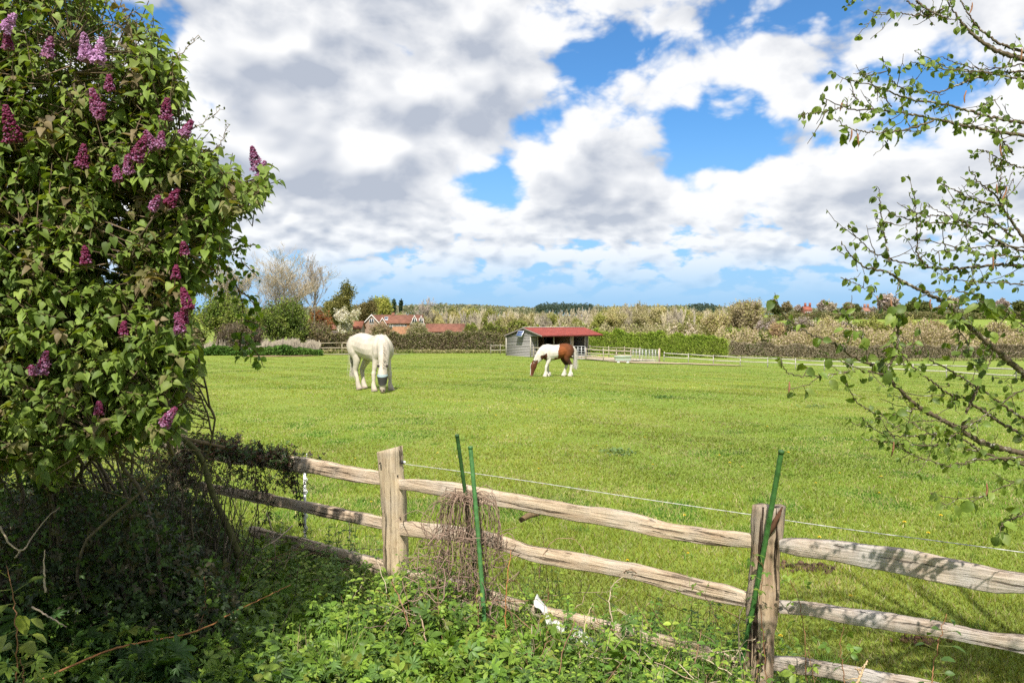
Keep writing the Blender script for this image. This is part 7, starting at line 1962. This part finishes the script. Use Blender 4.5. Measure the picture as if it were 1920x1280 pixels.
    def leafset(w, f0, spacing, size):
        L = np.r_[0, np.cumsum(np.linalg.norm(np.diff(w, axis=0), axis=1))]; s = .0
        while s < L[-1] * f0:
            i = int(np.searchsorted(L, s)); i = min(i, len(w) - 2); c = w[i]; d = unit(w[i + 1] - w[i])
            k_ = rng.integers(1, 4)
            # short spur
            sp = unit(rng.normal(0, 1, 3) * (1, .8, 1) + (0, 0, .15)) * rng.uniform(.004, .035); e = c + sp; a.tube([c, e], [.0013, .0010], (.17, .13, .06), 4)
            for _ in range(k_):
                dv = unit(np.array((0, 0, -.65)) + rng.normal(0, .55, 3)); nr = unit(np.array((rng.normal(0, .6), -.7, .45)) + rng.normal(0, .35, 3))
                LP.append(e + dv * .004); LA.append(dv); LN.append(nr); LS.append(size * rng.uniform(.36, .95)); LC.append(np.array(pale[rng.integers(0, 4)]) * rng.uniform(.7, 1.2))
            if rng.random() < .05: cat.append(c)
            s += spacing * rng.uniform(.6, 1.5)
    for pts, r, ls, spc, d0, d1 in B:
        if r < .001: continue
        n0 = len(pts); W = [P(x_, y_, d0 + (d1 - d0) * i / (n0 - 1)) for i, (x_, y_) in enumerate(pts)]
        vis = len(W)
        w = smooth_path(W, 12 * len(W), rng, .0022)
        leafset(w, .97, spc * .95, ls)
        q = np.linspace(0, 1, len(w)); rad = .0013 + (r * .82 - .0013) * q ** .9
        a.tube(w, rad * (1 + .0 * q), np.array((.20, .175, .12)) * rng.uniform(.8, 1.15), 6 if r < .01 else 8, jitter=.06, rng=rng)
        if pts[-1][0] >= 1925:   # carry the limb on to the trunk, out of the picture
            e = W[-1]; tz = max(.5, e[2] - .9); m = e * .5 + trunk_pt(tz) * .5 + (0, 0, .12)
            a.tube(smooth_path([w[-1], m, trunk_pt(tz)], 14), np.linspace(rad[-1], rad[-1] * 1.5, 14), (.20, .175, .12), 7)
        # side twiglets
        for _ in range(int(len(w) / 15)):
            i = rng.integers(2, len(w) - 2); d = unit(w[i] - w[i + 1]); tdir = unit(d * .8 + rng.normal(0, .55, 3) * (1, .6, 1)); L = rng.uniform(.04, .16)
            tw = smooth_path([w[i], w[i] + tdir * L * .5 + (0, 0, -.004), w[i] + tdir * L + (0, 0, .008)], 8, rng, .0015); a.tube(tw, np.linspace(.0018, .0010, 8), (.16, .12, .08), 4)
            leafset(tw, .9, .045, ls * .8)
    # unseen crown out of the frame, added so its leaves shade the right rails
    for _ in range(34):
        e = np.array((rng.uniform(1.5, 3.4), rng.uniform(1.4, 2.6), rng.uniform(2.7, 3.6))); b = trunk_pt(rng.uniform(1.2, 2.6)); m = e * .5 + b * .5 + (0, 0, .25); w = smooth_path([e, m, b], 24, rng, .006)
        if any((p[1] > .3 and abs(p[0] / p[1]) < .655 and (p[2] - 2) / p[1] < .43) for p in w): continue
        a.tube(w, np.linspace(.002, .009, 24), (.20, .17, .12), 5); leafset(w, .8, .028, .05)
        for _ in range(6):
            i = rng.integers(0, 18); tdir = unit(rng.normal(0, 1, 3)); tw = smooth_path([w[i], w[i] + tdir * .1, w[i] + tdir * .22], 8); a.tube(tw, .0013, (.16, .12, .08), 4); leafset(tw, .95, .03, .045)
    a.build('branches', HAZELBARK, root, O)
    a = Acc()
    for i in range(4):
        q = i * 1.6; w = smooth_path([(2.9 + .12 * math.cos(q), 2.95 + .12 * math.sin(q), -.05), (2.85 + .14 * math.cos(q), 2.95 + .1 * math.sin(q), 1.2), (2.8 + .2 * math.cos(q), 2.95 + .15 * math.sin(q), 2.6), (2.75 + .4 * math.cos(q), 2.9 + .3 * math.sin(q), 4.2)], 30, rng, .006)
        a.tube(w, np.linspace(.042, .014, 30), (.22, .19, .14), 10, jitter=.05, rng=rng)
    a.build('trunk', HAZELBARK, root, O)
    X, Y, Z = frames(np.array(LA), np.array(LN)); LSv = np.array(LS); LSv = np.stack([LSv * rng.uniform(.55, 1.0, len(LSv)), LSv, LSv], 1)
    a = Acc(); a.inst(T_HAZEL, np.array(LP), X, Y, Z, LSv, np.array(LC)); a.build('foliage', HAZEL_LEAF, root, O)
    print('hazel leaves', len(LP))
    # catkins
    spots = [(1608, 250, 2.9), (1597, 243, 2.9), (1670, 560, 2.8), (1850, 905, 2.8), (1869, 345, 3.1), (1888, 350, 3.1), (1480, 715, 2.6), (1823, 5, 3.25), (1916, 90, 3.2), (1875, 268, 3.15), (1745, 560, 2.9), (1862, 480, 3.0), (1812, 170, 3.1), (1676, 826, 2.75), (1580, 190, 2.95)]
    for (x_, y_, D_) in spots:
        c = P(x_, y_, D_); a = Acc(); L = rng.uniform(.035, .055); w = smooth_path([c, c + (rng.normal(0, .004), 0, -L * .5), c + (rng.normal(0, .008), 0, -L)], 10); a.tube(w, [.0012, .0022, .003, .0032, .003, .0032, .003, .0027, .002, .001], (.26, .13, .07), 7, jitter=.15, rng=rng); a.build('catkin', TWIG, root, O)
HAZELBARK = None
def mk():
    global HAZELBARK
    m, k, out = new_mat("mottled_hazel_bark"); tc = k.new('ShaderNodeTexCoord'); n = k.noise(tc.outputs['Object'], 38, 4, .6); n2 = k.noise(tc.outputs['Object'], 120, 3, .6)
    col = k.mix(k.sstep(n, .56, .66), (.095, .070, .042), (.34, .32, .26)); col = k.mix(k.math('MULTIPLY', k.sstep(n2, .55, .7), .5), col, (.16, .17, .06))
    k.l.new(principled(k, col, .75, .3, 0, bump(k, n2, .5, .002)), out.inputs[0]); HAZELBARK = m
mk()
hazel()
